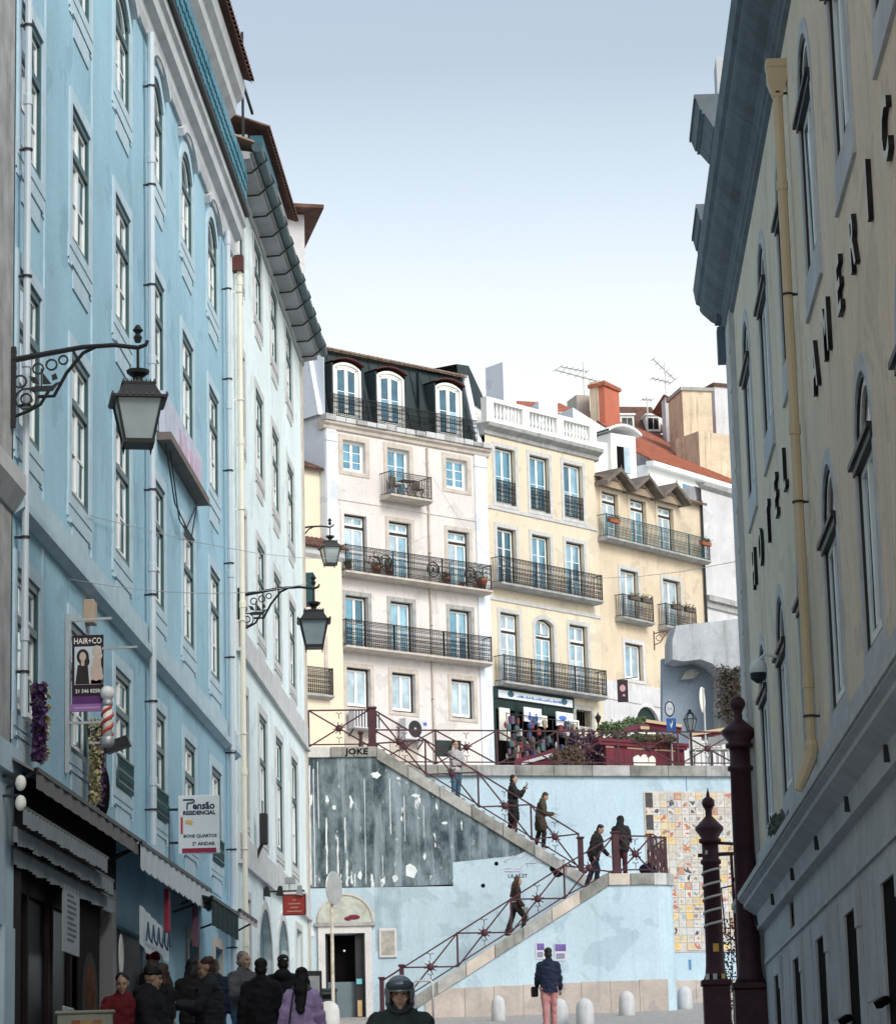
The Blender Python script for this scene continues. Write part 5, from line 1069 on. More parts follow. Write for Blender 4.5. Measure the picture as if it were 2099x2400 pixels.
MB().box(x0-.02,x1+.01,-.016,.016,zb_-.085,zb_+.005).build('purple_strip',mat('banner_purple',(.30,.14,.36),.6,.1,4.),hs_)
MB().box(x0+.03,x1-.04,-.0165,-.016,zb_-.05,zb_-.03).build('strip_text',mat('banner_lilac',(.45,.3,.5),.6,.1,4.),hs_)
MB().box(x0,x1,-.0125,.0125,zb_,zb_+.1).build('purple_fade',mat('banner_violet',(.10,.03,.14),.6,.2,4.),bn)
bp_=thing('barber_pole','red and white striped barber pole with a white globe on top by the banner','barber pole',tuple(at(252,1752,yb)),0)
h=at(252,1640,yb).z-bp_.location.z
MB().lathe([(.03,0),(.07,.02),(.085,.05),(.085,.12),(.06,.14)],(0,0,0),12).build('metal_base',steel,bp_,True); MB().lathe([(.06,h-.08),(.07,h-.05),(.06,h)],(0,0,0),12).build('metal_cap',steel,bp_,True)
MB().lathe([(.058,.14),(.058,h-.08)],(0,0,0),14).build('white_cylinder',plainw,bp_,True)
m=MB()
for k in range(2):
    pts=[(.06*math.cos(a),.06*math.sin(a),.15+(h-.24)*i/16) for i in range(17) for a in [k*PI+i*.55]]
    m.tube(pts,.022,5)
m.build('red_stripe',mat('barber_red',(.55,.08,.06),.4,.1,4.),bp_,True)
MB().ell((0,0,h+.08),(.09,.09,.09),14,9).build('globe',mat('lamp_white',(.75,.76,.74),.3,.02,2.),bp_,True); MB().bar((-.22,0,.06),(0,0,.06),.025).build('arm',steel,bp_)
bx_=thing('beige_box','small beige alarm box under the stone course above the banner','alarm box',(XL,35.7,8.15),PI/2); MB().box(-.13,.13,-.14,0,0,.3).build('body',mat('beige_plastic',(.42,.33,.24),.6,.1,3.),bx_,bevel=.01)
# guest house sign
ps=at(467,2000,43.3); pg=thing('guesthouse_sign','white blade sign reading Pensão Residencial hung on dark brackets','sign',(XL,43.3,ps.z))
def p3(px,py): v=at(px,py,43.3); return (v.x-XL,v.z-ps.z)
x0,zt=p3(418,1866); x1,zb_=p3(515,2000)
ppanel=MB().box(x0,x1,-.05,.05,zb_,zt).build('panel',mat('sign_pale',(.62,.70,.74),.4,.05,3.),pg,bevel=.01)
navy=mat('sign_navy',(.01,.02,.06),.5,.1,3.); W_=x1-x0; ox=(x0+x1)/2; U=lambda f:x0+W_*f; V=lambda f:zt-(zt-zb_)*f
lettering('ensão',.155,navy,ppanel,(U(.63),-.052,V(.185)),depth=.001,bold=.005,xs=.92)
m=MB().tube([(U(.13),-.053,V(.075)),(U(.38),-.053,V(.075)),(U(.41),-.053,V(.1)),(U(.38),-.053,V(.125)),(U(.23),-.053,V(.135)),(U(.23),-.053,V(.24))],.012,6); m.build('letter_p',navy,ppanel)
lettering('RESIDENCIAL',.082,navy,ppanel,(U(.52),-.052,V(.305)),depth=.001,bold=.004)
lettering('BONS QUARTOS',.066,navy,ppanel,(U(.54),-.052,V(.70)),depth=.001,bold=.002)
lettering('2º ANDAR',.074,navy,ppanel,(U(.62),-.052,V(.835)),depth=.001,bold=.002)
MB().box(U(.1),U(.93),-.055,-.05,V(.985),V(.905)).build('red_bar',mat('sign_maroon',(.25,.02,.06),.5,.1,3.),ppanel)
MB().box(U(.07),U(.12),-.054,-.05,V(.66),V(.37)).build('red_flash',mat('sign_red',(.4,.04,.05),.5,.1,3.),ppanel)
m=MB()
for k in range(7): a=2*PI*k/7; m.prism([(U(.28)+.02*math.cos(a-1),V(.46)+.02*math.sin(a-1)),(U(.28)+.02*math.cos(a+1),V(.46)+.02*math.sin(a+1)),(U(.28)+.085*math.cos(a),V(.46)+.06*math.sin(a))],-.054-.0004*k,-.05)
m.build('yellow_star',mat('sign_ochre',(.65,.42,.12),.5,.2,5.),ppanel)
m=MB()
for py in (1898,1976): a=p3(397,py); m.bar((0.,0,a[1]),(x0,0,a[1]),.035)
m.bar((.0,0,p3(397,1890)[1]),(.0,0,p3(397,2030)[1]),.03); m.build('bracket',iron,pg)
# red restaurant sign with small lamps
rp=at(690,2143,56.7); rs=thing('red_sign','small red hanging sign with lamps over it on the white building','sign',(XL,56.7,rp.z))
def p4(px,py): v=at(px,py,56.7); return (v.x-XL,v.z-rp.z)
x0,zt=p4(665,2099); x1,zb_=p4(715,2142)
rb_=MB().box(x0,x1,-.03,.03,zb_,zt).build('panel',mat('sign_brick_red',(.38,.05,.04),.5,.15,4.),rs); m=MB()
m.box(x0-.012,x1+.012,-.035,.035,zt,zt+.02).box(x0-.012,x1+.012,-.035,.035,zb_-.02,zb_).box(x0-.02,x0,-.035,.035,zb_,zt).box(x1,x1+.02,-.035,.035,zb_,zt); m.build('border',mat('sign_dark_red',(.14,.02,.02),.5,.1,3.),rs)
m=MB(); mw=mat('sign_pink_print',(.55,.30,.26),.6,.1,3.)
for k,(a,b) in enumerate(((.42,.58),(.2,.8),(.3,.7),(.15,.85))): m.box(x0+(x1-x0)*a,x0+(x1-x0)*b,-.033,-.03,zb_+(zt-zb_)*(.78-.2*k),zb_+(zt-zb_)*(.72-.2*k))
m.build('print_lines',mw,rb_)
za=p4(690,2088)[1]; MB().bar((0,0,za),(x1,0,za),.03).bar((.0,0,za),(.0,0,za-.3),.03).build('arm',iron,rs)
for xx in (.06,.32,x1-.1): MB().prism([(xx-.07,za-.08),(xx+.07,za-.1),(xx+.04,za+.1),(xx-.03,za+.1)],-.07,.07).build('lamp',darkmet if xx<.5 else steel,rs)
MB().bar((.5,0,za),(.5,0,za+.14),.02).box(.42,.62,-.08,.08,za+.14,za+.26).build('lamp',steel,rs)
# awnings
canv=mat('grey_canvas',(.20,.19,.19),.85,.1,2.,bump=.1); canw_=mat('white_canvas',(.66,.73,.77),.85,.08,2.); cang=mat('dark_green_canvas',(.012,.035,.035),.85,.15,3.)
def awning(label,y0,y1,proj,zw,zf,val,m,mv,name='awning',scal=False):
    t=thing(name,label,'awning',(XL,y0,zf),PI/2); L=y1-y0; zz=zw-zf
    MB().add([(0,0,zz),(L,0,zz),(L,-proj,0),(0,-proj,0),(0,0,zz-.03),(L,0,zz-.03),(L,-proj,-.03),(0,-proj,-.03)],[(0,1,2,3),(7,6,5,4),(0,3,7,4),(1,5,6,2)]).build('canvas',m,t)
    mb=MB(); n=max(2,int(L/.28))
    for k in range(n):
        a=L*k/n;b=L*(k+1)/n; dz=.04 if scal else 0; y=-proj-.01*(k%2)
        ya=-proj-.02*(k%2); yb=-proj-.02*((k+1)%2)
        mb.add([(a,ya,0),(b,yb,0),(b,yb,-val+dz),((a+b)/2,(ya+yb)/2,-val),(a,ya,-val+dz)],[(0,1,2,3,4)])
    mb.build('valance',mv,t); MB().bar((0,-proj,0),(L,-proj,0),.05).bar((.1,0,-.2),(.1,-proj,0),.03).bar((L-.1,0,-.2),(L-.1,-proj,0),.03).build('rail',darkmet,t); return t
awning('grey canvas awning over the restaurant front at lower left',30.3,38.1,.40,5.85,5.62,.2,canv,canv)
awning('white canvas awning with scalloped valance right of the grey one',37.4,44.7,.45,5.8,5.57,.36,canw_,canw_,scal=True)
awning('dark green dropped awning past the guest house sign',43.6,47.1,.6,5.55,5.38,.42,cang,cang)
awning('small pale awning at the foot of the drainpipes',49.0,51.6,.4,5.75,5.62,.12,canw_,mat('pale_pink_canvas',(.5,.44,.46),.85,.1,2.))
ft=mat('pleated_paper',(.24,.27,.30),.85,.15,5.)
for i,(x,y0,y1,z) in enumerate(((-5.72,30.2,35.8,5.20),(-5.82,30.2,36.9,5.02),(-5.92,30.7,37.6,4.84))):
    t=thing('pleated_fringe',['top pleated fringe strip under the grey awning','middle pleated fringe strip under the grey awning','lowest pleated fringe strip over the restaurant door'][i],'fringe',(x,y0,z),PI/2,'pleated fringes under the grey awning')
    mb=MB(); n=int((y1-y0)/.11)
    for k in range(n):
        a=k*.11; d=.03*(k%2); hh=.17+.012*math.sin(k*.7)+random.uniform(-.008,.008)
        mb.quad((a,-d,0),(a+.11,-.03+d,0),(a+.11,-.03+d,-hh),(a,-d,-hh))
    mb.build('pleats',ft,t); MB().bar((0,0,.02),(y1-y0,0,.02),.03).build('batten',darkmet,t)
mn=thing('menu_banner','long pale menu banner hanging beside the restaurant door','menu',(XL,33.7,3.95),PI/2)
MB().box(0,1.1,-.1,-.08,0,.78).build('cloth',mat('menu_cloth',(.34,.38,.41),.7,.06,3.),mn); m=MB()
for k in range(9): m.box(.25,.85 if k%4 else .7,-.104,-.1,.66-.065*k,.69-.065*k)
m.build('menu_lines',mat('menu_ink',(.12,.14,.16),.7,.1,3.),mn)
ws=thing('window_poster','big food poster with a bowl behind the dark restaurant window','poster',(XL,35.6,2.6),PI/2); MB().box(0,1.6,.05,.07,-.3,2.2).build('sheet',mat('poster_dark',(.018,.012,.012),.8,.3,2.,spec=.05),ws); MB().ell((.85,.045,.9),(.62,.012,.62),16,10).build('bowl',mat('poster_bowl',(.05,.05,.05),.8,.2,3.,spec=.05),ws); MB().ell((.85,.035,.98),(.45,.012,.4),14,8).build('food',mat('poster_food',(.10,.04,.02),.8,.7,9.,spec=.05),ws)
wp=thing('window_panel','pale rectangular light panel in the restaurant doorway','panel',(XL,34.15,2.1),PI/2); MB().box(0,.75,-.03,.0,.0,1.25).build('sheet',mat('panel_pale',(.36,.42,.46),.4,.05,2.),wp,bevel=.02)
pw_=thing('shop_pilaster','grey corner post between the restaurant and the shuttered shop','post',(XL,37.6,1.0),PI/2); MB().box(0,.3,-.06,.2,0,4.0).build('shaft',mat('grey_post',(.20,.20,.21),.6,.1,2.),pw_)
ov=[]
for (y,z,l) in ((38.35,4.2,'oval white shop sign on the dark post'),(41.7,3.9,'oval white sign above the grey blue door')):
    t=thing('oval_sign',l,'sign',(XL,y,z),PI/2); MB().ell((0,-.05,0),(.2,.02,.28),14,8).build('plate',plainw,t)
for (y,l) in ((40.6,'red cloth strip hanging under the white awning'),(43.6,'dull purple cloth strip near the awning end')):
    t=thing('cloth_strip',l,'cloth',(XL+.35,y,4.65)); MB().box(-.03,.03,-.1,.1,0,.6).build('cloth',mat('red_cloth',(.32,.03,.06),.8,.2,3.) if y<42 else mat('purple_cloth',(.16,.07,.12),.8,.2,3.),t)
t=thing('graffiti_banner','pale cloth banner with blue scrawls drooping under the awnings','banner',(XL+.3,38.3,4.35),PI/2); m=MB()
for k in range(10): a=k*.28; m.quad((a,-.02*(k%2),.5-.02*k),(a+.28,-.02*((k+1)%2),.48-.02*k),(a+.28,-.02*((k+1)%2),-.05-.05*math.sin(k)),(a,-.02*(k%2),-.05-.05*math.sin(k-1)))
m.build('cloth',canw_,t); m=MB().tube([q for k in range(5) for q in ((.3+k*.5,-.05,.05),(.45+k*.5,-.05,.3),(.55+k*.5,-.05,.1))],.012,4)
m.build('scrawl',mat('scrawl_ink',(.05,.10,.16),.8,.2,4.),t)
# lamps on the corner of the shop, spotlight, floodlight
for (px,py,l) in ((49,1835,'upper white globe lamp beside the awning corner'),(49,1882,'lower white globe lamp beside the awning corner')):
    v=atx(px,py,-5.75); t=thing('globe_lamp',l,'lamp',tuple(v),PI/2,'white globe lamps at the awning corner'); MB().ell((0,0,0),(.06,.06,.085),12,8).build('globe',plainw,t,True); MB().bar((0,.25,.08),(0,0,.08),.03).build('arm',darkmet,t)
sp=thing('spotlight','black spotlight on a bent bracket beside the second flower garland','spotlight',(XL,36.6,6.0),PI/2); MB().box(-.1,.1,-.12,-.03,.45,.95).bar((0,0,.2),(0,-.1,.5),.05).build('bracket',darkmet,sp); MB().bar((.05,-.12,.7),(.05,-.42,.8),.16,.14).build('lamp_head',darkmet,sp); MB().ell((0,-.1,.15),(.1,.08,.32)).build('dark_bag',black,sp)
fl=thing('floodlight','black upright floodlight on the white building wall','floodlight',(XL,55.2,7.0),PI/2); MB().box(-.1,.1,-.25,-.1,.35,.95).build('head',darkmet,fl,bevel=.02); MB().bar((0,0,.05),(0,-.15,.4),.06).build('arm',darkmet,fl)
bb=thing('facade_board','long faded printed board mounted on the blue facade above the lantern','board',(XL,42.2,12.12),PI/2)
MB().box(0,4.5,-.12,-.03,.12,.78).build('print_sheet',mat('faded_print',(.52,.55,.66),.7,.2,1.2),bb); MB().box(-.05,4.6,-.22,.0,0,.12).build('tray',mat('brown_tray',(.16,.13,.12),.7,.2,3.),bb)
m=MB()
for k in range(9): m.box(1.6+k*.3,1.6+k*.3+random.uniform(.12,.24),-.125,-.12,.22,.22+random.uniform(.2,.4))
m.build('faded_letters',mat('faded_pink',(.55,.40,.52),.7,.3,3.),bb)
m=MB()
for dx in (0,.5): m.tube([(.2+dx,-.1,.0),(1.2+dx,-.1,-.7-dx*.3),(2.6+dx,-.1,-.8-dx*.2),(3.9,-.1,-.1)],.012,5)
m.build('loose_cable',darkmet,bb)
# hanging flowers
def garland(label,y,z0,z1,c1,c2,w=.34):
    t=thing('flower_garland',label,'hanging plant',(XL,y,z0),PI/2,'flower garlands on the blue wall')
    for nm,c,sx in (('purple_flowers',c1,-.5),('pale_flowers',c2,.5)):
        m=MB(); H=z1-z0
        for k in range(420):
            z=random.random()*H; r=.16*(1-.3*abs(z/H-.6)); a=random.random()*2*PI
            p=Vector((sx*w*.5+r*math.cos(a)*random.random()**.5,-.12-.13*random.random(),z)); s_=random.uniform(.02,.04); d1=Vector((random.gauss(0,1),random.gauss(0,1),random.gauss(0,1))).normalized()*s_; d2=d1.cross(Vector((random.gauss(0,1),random.gauss(0,1),random.gauss(0,1)))).normalized()*s_
            m.add([p-d1,p+d2,p+d1,p-d2],[(0,1,2,3)])
        m.build(nm,c,t)
    MB().tube([(0,-.1,0),(.02,-.12,H*.5),(0,-.08,H)],.02,5).build('stem',mat('stem_brown',(.1,.07,.04),.9,.2,4.),t)
pu_=mat('purple_petal',(.075,.035,.11),.8,.5,20.); ye=mat('pale_yellow_petal',(.40,.37,.22),.8,.4,20.)
garland('purple and cream flower garland at the far left above the awning',31.7,5.9,6.75,pu_,ye); garland('cream flower garland with some purple beside the black spotlight',35.5,5.85,6.9,ye,pu_)
# cables over the street
def cable(label,pts,r=.006):
    P=[Vector(p) for p in pts]; out=[]
    for a,b in zip(P,P[1:]):
        for i in range(9): f=i/8; v=a.lerp(b,f); v.z-=.12*4*f*(1-f)*(b-a).length/12; out.append(v)
    o=MB().tube(out,r,4).build('cable',steel); tag(o,label,'cable',None)
cable('thin cable from the blue building to the middle lantern',[atx(165,1358,-5.95),atx(720,1368,-4.6)])
cable('thin cable from the blue facade towards the pink building',[atx(210,1208,-5.95),at(1000,1255,106)])
cable('thin cable across the yellow and ochre houses to the hotel corner',[at(1145,1292,110),at(1745,1312,48.2)])
cable('wire drooping down the pink wall to the yellow building corner',[at(990,1080,111),at(1085,1230,115),at(1150,1310,117)])
# ---- iron columns by the hotel corner
def iron_column(label,px,pyt,y,rball,rsh,extra):
    b=at(px,2300,y); b.z=ground_z(y); top=at(px,pyt,y).z-b.z; t=thing('iron_column',label,'column',tuple(b),0,'oxblood iron columns by the hotel corner')
    H=top; r=rsh
    MB().box(-r*1.6,r*1.6,-r*1.6,r*1.6,0,1.1).box(-r*1.9,r*1.9,-r*1.9,r*1.9,0,.2).box(-r*1.8,r*1.8,-r*1.8,r*1.8,1.1,1.2).build('pedestal',redpaint,t,bevel=.015)
    MB().lathe([(r*1.5,1.2),(r*1.25,1.3),(r*1.15,1.45),(r*1.1,1.6),(r,H-1.35),(r*1.25,H-1.33),(r*1.25,H-1.27),(r,H-1.25),(r,H-.98)],(0,0,0),16).build('shaft',redpaint,t,True)
    MB().lathe([(r,H-.98),(r*1.35,H-.96),(r*1.35,H-.9),(r*1.05,H-.88),(r*1.7,H-.74),(r*1.72,H-.69),(r*1.2,H-.62),(r*.75,H-.55),(r*.42,H-.5),(r*.4,H-.4),(r*.55,H-.36)],(0,0,0),16).ell((0,0,H-.36+rball*.8),(rball,rball,rball),14,9).lathe([(.035,H-.2),(.03,H-.12),(.004,H)] if extra else [(.03,H-.2),(.03,H-.15),(.004,H-.12)],(0,0,0),8).build('finial',redpaint,t,True)
    return t,H,b
c1,H1,b1=iron_column('slimmer oxblood column wound with a white rope light in front of the mural',1677,1846,51,.115,.145,1)
ropem=mat('white_rope',(.62,.60,.56),.6,.1,4.)
m=MB(); n=7; m.tube([(.158*math.cos(a),.158*math.sin(a),2.0+(H1-3.35)*i/140) for i in range(141) for a in [i*2*PI*5.2/140]],.022,5); m.build('rope_light',ropem,c1,True)
for (z,w_,c,a) in ((1.75,.1,(.7,.4,.08),-.4),(1.25,.07,(.6,.6,.55),-1.2),(1.25,.07,(.5,.55,.6),-.6),(1.25,.06,(.65,.5,.15),0),(2.3,.05,(.6,.6,.6),-1.8),(3.4,.05,(.55,.5,.5),-1.0)):
    s_=MB().box(-w_/2,w_/2,-.004,0,-w_*.7,w_*.7).build('sticker',mat('sticker_%02d%02d'%(c[0]*99,c[2]*99),c,.5,.15,9.),c1); rr=.155 if z>1.5 else .245; s_.location=(rr*math.cos(a-PI/2+.5),-abs(rr*math.cos(a*.3)) if z<1.5 else rr*math.sin(a-PI/2+.5),z); s_.rotation_euler=(0,0,0 if z<1.5 else a+.5)
c2,H2,b2=iron_column('thicker oxblood column with a plain round ball at the hotel corner',1757,1612,46.5,.13,.165,0)
gt=thing('iron_bracket','oxblood iron bracket frame joining the two columns','bracket',(b1.x,b1.y,b1.z+H1-1.1))
v=Vector((b2.x-b1.x,b2.y-b1.y,.1)); vz=Vector((0,0,1))
MB().bar((-.22,0,-.08),(.62,0,-.06),.06).bar((0,0,.14),(.95,0,.06),.05).bar((.36,0,-.06),(.40,0,-2.9),.05).bar((.37,0,-.5),(.85,0,-.85),.05).bar((.37,0,-.62),(.16,0,-.66),.025).bar((.16,0,-.66),(.2,0,-1.45),.022).bar((.2,0,-1.45),(.39,0,-1.6),.025).build('frame',redpaint,gt)
tr_=thing('leafy_trellis','dark leafy creeper on a wire trellis behind the iron columns','creeper',tuple(ground_at(1725,2390)*0+Vector((at(1722,2300,55).x,55,ground_z(55)))))
m=MB()
for k in range(900):
    p=Vector((random.uniform(-.2,.45),random.uniform(-.15,.15),random.random()**.8*2.3)); s_=random.uniform(.02,.05); d1=Vector((random.gauss(0,1),random.gauss(0,1),random.gauss(0,1))).normalized()*s_; d2=d1.orthogonal().normalized()*s_*.6; m.add([p-d1,p+d2,p+d1,p-d2],[(0,1,2,3)])
m.build('leaves',mat('creeper_leaf',(.06,.075,.05),.7,.5,8.),tr_); m=MB()
for k in range(5): m.bar((-.2+k*.15,0,0),(-.2+k*.15,0,2.4),.015).bar((-.2,0,.3+k*.45),(.45,0,.3+k*.45),.015)
m.build('trellis',darkmet,tr_)
# bollards
bol=None
for i,(px,py,r,l) in enumerate(((1310,2390,.23,'rounded stone bollard at the walker\'s right foot, nearest of the row'),(1325,2368,.22,'stone bollard half hidden behind the nearest one'),(1371,2395,.22,'squat rounded stone bollard second from the walker'),(1417,2372,.22,'pale stone bollard set back close to the marble dado'),(1469,2380,.22,'stone bollard in the middle of the open paving'),(1605,2365,.22,'grey stone bollard nearest the tiled mural'),(1168,2384,.19,'small stone bollard left of the standing walker'),(770,2398,.3,'large white bollard in front of the old doorway'))):
    g_=ground_at(px,py+(8 if py>2380 else 0)); 
    if i in (0,2): g_=ground_at(px,2404)
    t=thing('stone_bollard',l,'bollard',tuple(g_),0,'stone bollards on the paving'); MB().lathe([(r*.98,-.2),(r*.95,.25),(r*.92,.40),(r*.82,.51),(r*.56,.59),(r*.2,.63)],(0,0,0),14).build('body',greystone if i!=7 else stone,t,True)
# things at the wall
mc=thing('menu_case','framed menu case on the white wall beside the old doorway','menu case',(-7.42+2.2*math.cos(Y8),82.3+2.2*math.sin(Y8),6.92),Y8)
MB().box(-.25,.25,-.06,0,0,.82).build('frame',offwhite,mc,bevel=.01); MB().box(-.19,.19,-.066,-.06,.07,.75).build('sheet',mat('menu_sheet',(.36,.36,.33),.4,.3,6.),mc)
g_=at(772,2395,78.5); bn_=thing('litter_bin','dark green grey litter bin standing in front of the old doorway','bin',(g_.x,78.5,ground_z(78.5))); MB().box(-.2,.2,-.18,.18,0,.8).box(-.23,.23,-.2,.2,.8,.88).build('body',mat('bin_paint',(.03,.05,.06),.5,.15,3.),bn_,bevel=.02); MB().box(-.18,.18,-.2,-.18,.6,.72).build('slot',black,bn_)
g_=at(780,2300,77); ts=thing('round_sign_pole','round traffic sign seen from behind on a rusty pale pole by the doorway','traffic sign',(g_.x,77,ground_z(77))); zt=at(785,2082,77).z-ground_z(77)
MB().tube([(0,0,0),(0,0,zt+.4)],.045,8).build('pole',mat('peeling_pole',(.5,.48,.42),.7,.4,5.),ts); d_=MB().lathe([(.44,0),(.45,.02),(.44,.03)],(0,0,0),20).build('disc',steel,ts); d_.location=(.06,-.07,zt); d_.rotation_euler=(PI/2,0,R_(66))
hr=thing('hand_barrier','grey steel hoop barrier at the foot of the lower stairs','barrier',(at(1015,2380,78).x,78,ground_z(78))); m=MB(); m.tube([(0,0,0),(0,0,.95),(-.05,0,1.02),(-.45,0,1.02),(-.5,0,.95),(-.5,0,0)],.03,8); m.build('hoop',steel,hr,True)
oF1=Vector((-4.73,79.6,0)); uF1=Vector((math.cos(Y8),math.sin(Y8),0)); nF1=Vector((-math.sin(Y8),math.cos(Y8),0))
for (u,z0,z1,w_,l) in ((3.72,6.6,7.05,.26,'torn white poster behind the standing walker\'s shoulder'),(4.24,6.55,7.02,.34,'purple and white poster right of the standing walker\'s head')):
    t=thing('wall_poster',l,'poster',tuple(oF1+uF1*u-nF1*.01+Vector((0,0,z0))),Y8); MB().box(0,w_,-.006,0,0,z1-z0).build('sheet',mat('poster_white',(.55,.58,.64),.7,.1,3.),t); MB().box(w_*.15 if w_<.3 else .02,w_-.02,-.009,-.006,(z1-z0)*.55,(z1-z0)-.02).build('purple_block',mat('poster_purple',(.14,.10,.32),.7,.3,6.),t); MB().box(.04,w_-.06,-.009,-.006,.05,.2).build('text_block',mat('poster_grey',(.22,.24,.34),.7,.2,9.),t)
# ---- terrace: cafe screen, awnings, plants, signs, chairs
cafe=mat('dark_red_boards',(.13,.018,.034),.6,.15,3.,bump=.1); creamt=mat('cream_edge',(.62,.46,.30),.7,.1,3.)
def wrld(px,py,y): return at(px,py,y)
a=at(1420,1800,91.5); b=at(1604,1800,93.3); cs=thing('cafe_screen','dark red boarded cafe screen with white triple arch behind the terrace railing','screen',(a.x,a.y,terr(0,4).z-.1),math.atan2(b.y-a.y,b.x-a.x))
Lw=(b-a).length; zc=lambda py:at(1500,py,92.3).z-cs.location.z; 
MB().box(0,Lw,0,.12,-.3,zc(1752)).box(-.3,Lw+.05,-.1,.2,zc(1752),zc(1744)).box(-.35,Lw+.1,-.14,.24,zc(1744),zc(1737)).build('boards',cafe,cs)
for (f0,f1) in ((.0,.1),(.27,.52),(.62,.88)): MB().box(Lw*f0,Lw*f1,-.02,0,zc(1757),zc(1753)).build('cream_strip',creamt,cs)
for k in range(9): MB().box(Lw*k/9+.01,Lw*(k+1)/9-.01,-.012,0,-.2,zc(1760)).build('board',cafe,cs)
m=MB(); w3=(at(1543,1780,92.3)-at(1480,1780,92.3)).length
for k,(f0,f1) in enumerate(((0,.33),(.35,.67),(.69,1.))):
    x0_=Lw*.34+w3*f0; x1_=Lw*.34+w3*f1; P=[(x0_,zc(1795)),(x1_,zc(1795))]+list(reversed(arc_pts(x0_,x1_,zc(1768 if k==1 else 1770),.22,8))); m.prism(P,-.035,-.013)
m.build('white_arches',plainw,cs)
def canopy(name,label,pts,y,m,edge,dep=2.2):
    P=[at(px,py,y) for px,py in pts]; o=P[0].copy(); t=thing(name,label,'awning',tuple(o)); mb=MB(); Q=[p-o for p in P]; n=len(Q); B_=[q+Vector((0,dep,.25)) for q in Q]
    mb.add(Q+B_,[tuple(range(n)),tuple(range(2*n-1,n-1,-1))]+[(i,n+i,n+(i+1)%n,(i+1)%n) for i in range(n)]); mb.build('canvas',m,t)
    MB().bar(Q[-1]+Vector((0,-.03,0)),Q[-2]+Vector((0,-.03,0)),.10).build('edge',edge,t); return t
canopy('cafe_awning','dark red cafe awning with a cream top edge above the red screen',[(1513,1708),(1596,1716),(1597,1702),(1513,1690)],95,cafe,creamt)
canopy('cafe_awning','low cream edged awning flap left of the traffic sign',[(1462,1716),(1522,1711),(1521,1707),(1500,1706)],94,cafe,creamt,.8)
canopy('cafe_awning','red and cream parasol awning at the right end of the terrace',[(1625,1728),(1722,1722),(1722,1706),(1618,1722)],94,cafe,creamt)
canopy('ramp_wall','dark red sloping ramp wall with a pale coping below the shop',[(1205,1794),(1310,1792),(1306,1766),(1222,1790)],93,cafe,offwhite,.5)
def shrub(label,px,py0,py1,y,w_,m,n=700,name='shrub',cat='shrub',lf=.07):
    b=at(px,py1,y); H=at(px,py0,y).z-b.z; t=thing(name,label,cat,tuple(b)); mb=MB()
    for k in range(n):
        z=random.random()**.9; r=w_/2*math.sqrt(max(.05,1-abs(z-.45)*1.2))*(.6+.4*random.random()); a=random.random()*2*PI
        p=Vector((r*math.cos(a),r*.5*math.sin(a),z*H*(.75+.35*random.random()))); s_=lf*random.uniform(.5,1.2); d1=Vector((random.gauss(0,1),random.gauss(0,1),random.gauss(0,1))).normalized()*s_; d2=d1.orthogonal().normalized()*s_*.55
        mb.add([p-d1,p+d2,p+d1,p-d2],[(0,1,2,3)])
    mb.build('foliage',m,t); mb=MB()
    for k in range(6): a=random.random()*6; mb.tube([(0,0,-.2),(.25*w_*math.cos(a)*.5,.1*math.sin(a),H*.4),(.45*w_*math.cos(a),.2*math.sin(a),H*.8)],[.03,.02,.008],4)
    mb.build('stems',mat('stem_brown',(.1,.07,.04),.9,.2,4.),t); return t
lf1=mat('dry_green_leaf',(.055,.07,.035),.8,.6,7.); lf2=mat('purple_leaf',(.075,.045,.075),.8,.5,7.); lf3=mat('brown_leaf',(.10,.075,.045),.8,.6,7.); lf4=mat('green_leaf',(.10,.15,.07),.8,.5,7.)
shrub('dry brownish shrub at the foot of the terrace railing below the shop',1330,1752,1797,91,1.2,lf3)
shrub('purple leaved bush spreading over the railing left of the red screen',1368,1712,1795,92,1.3,lf2,1300)
shrub('dark purple bush between the shop and the red screen',1398,1722,1796,93,.9,lf2,900)
shrub('sprawling green creeper bush beside the small lamp post',1440,1692,1722,97,1.3,lf4,800)
shrub('green bush under the arched door of the ochre house',1490,1682,1712,99,1.2,lf4,800)
shrub('row of dark plants on top of the red screen',1470,1722,1742,92.2,1.5,lf1,600); shrub('clump of dark plants at the right end of the red screen',1545,1722,1742,92.6,1.3,lf3,500)
# traffic signs and lamps on the terrace
v=at(1575,1795,92.8); sg=thing('traffic_sign','round white traffic sign with a dark rim above a blue panel on a pole','traffic sign',(v.x,v.y,v.z)); zz=lambda py:at(1575,py,92.8).z-v.z
MB().tube([(0,0,0),(0,0,zz(1640))],.03,8).build('pole',steel,sg)
def disc(par,name,x,z,rx,rz,m,y=-.05):
    P=[(x+rx*math.cos(2*PI*k/24),z+rz*math.sin(2*PI*k/24)) for k in range(24)]; return MB().prism(P,y-.012,y).build(name,m,par)
disc(sg,'rim',-.02,zz(1662),.165,.26,mat('sign_rim',(.04,.03,.07),.5,.1,3.)); disc(sg,'face',-.02,zz(1662),.125,.21,mat('sign_face',(.5,.54,.58),.5,.15,6.),-.064)
lettering('2,5t',.1,mat('sign_rim',(.04,.03,.07)),sg,(-.02,-.078,zz(1662)),depth=.001)
MB().box(-.14,.17,-.06,-.045,zz(1716),zz(1684)).build('blue_panel',mat('sign_blue',(.02,.10,.32),.5,.1,3.),sg); MB().prism([(-.06,zz(1692)),(0,zz(1700)),(.08,zz(1688)),(.02,zz(1708))],-.07,-.06).build('white_arrow',plainw,sg)
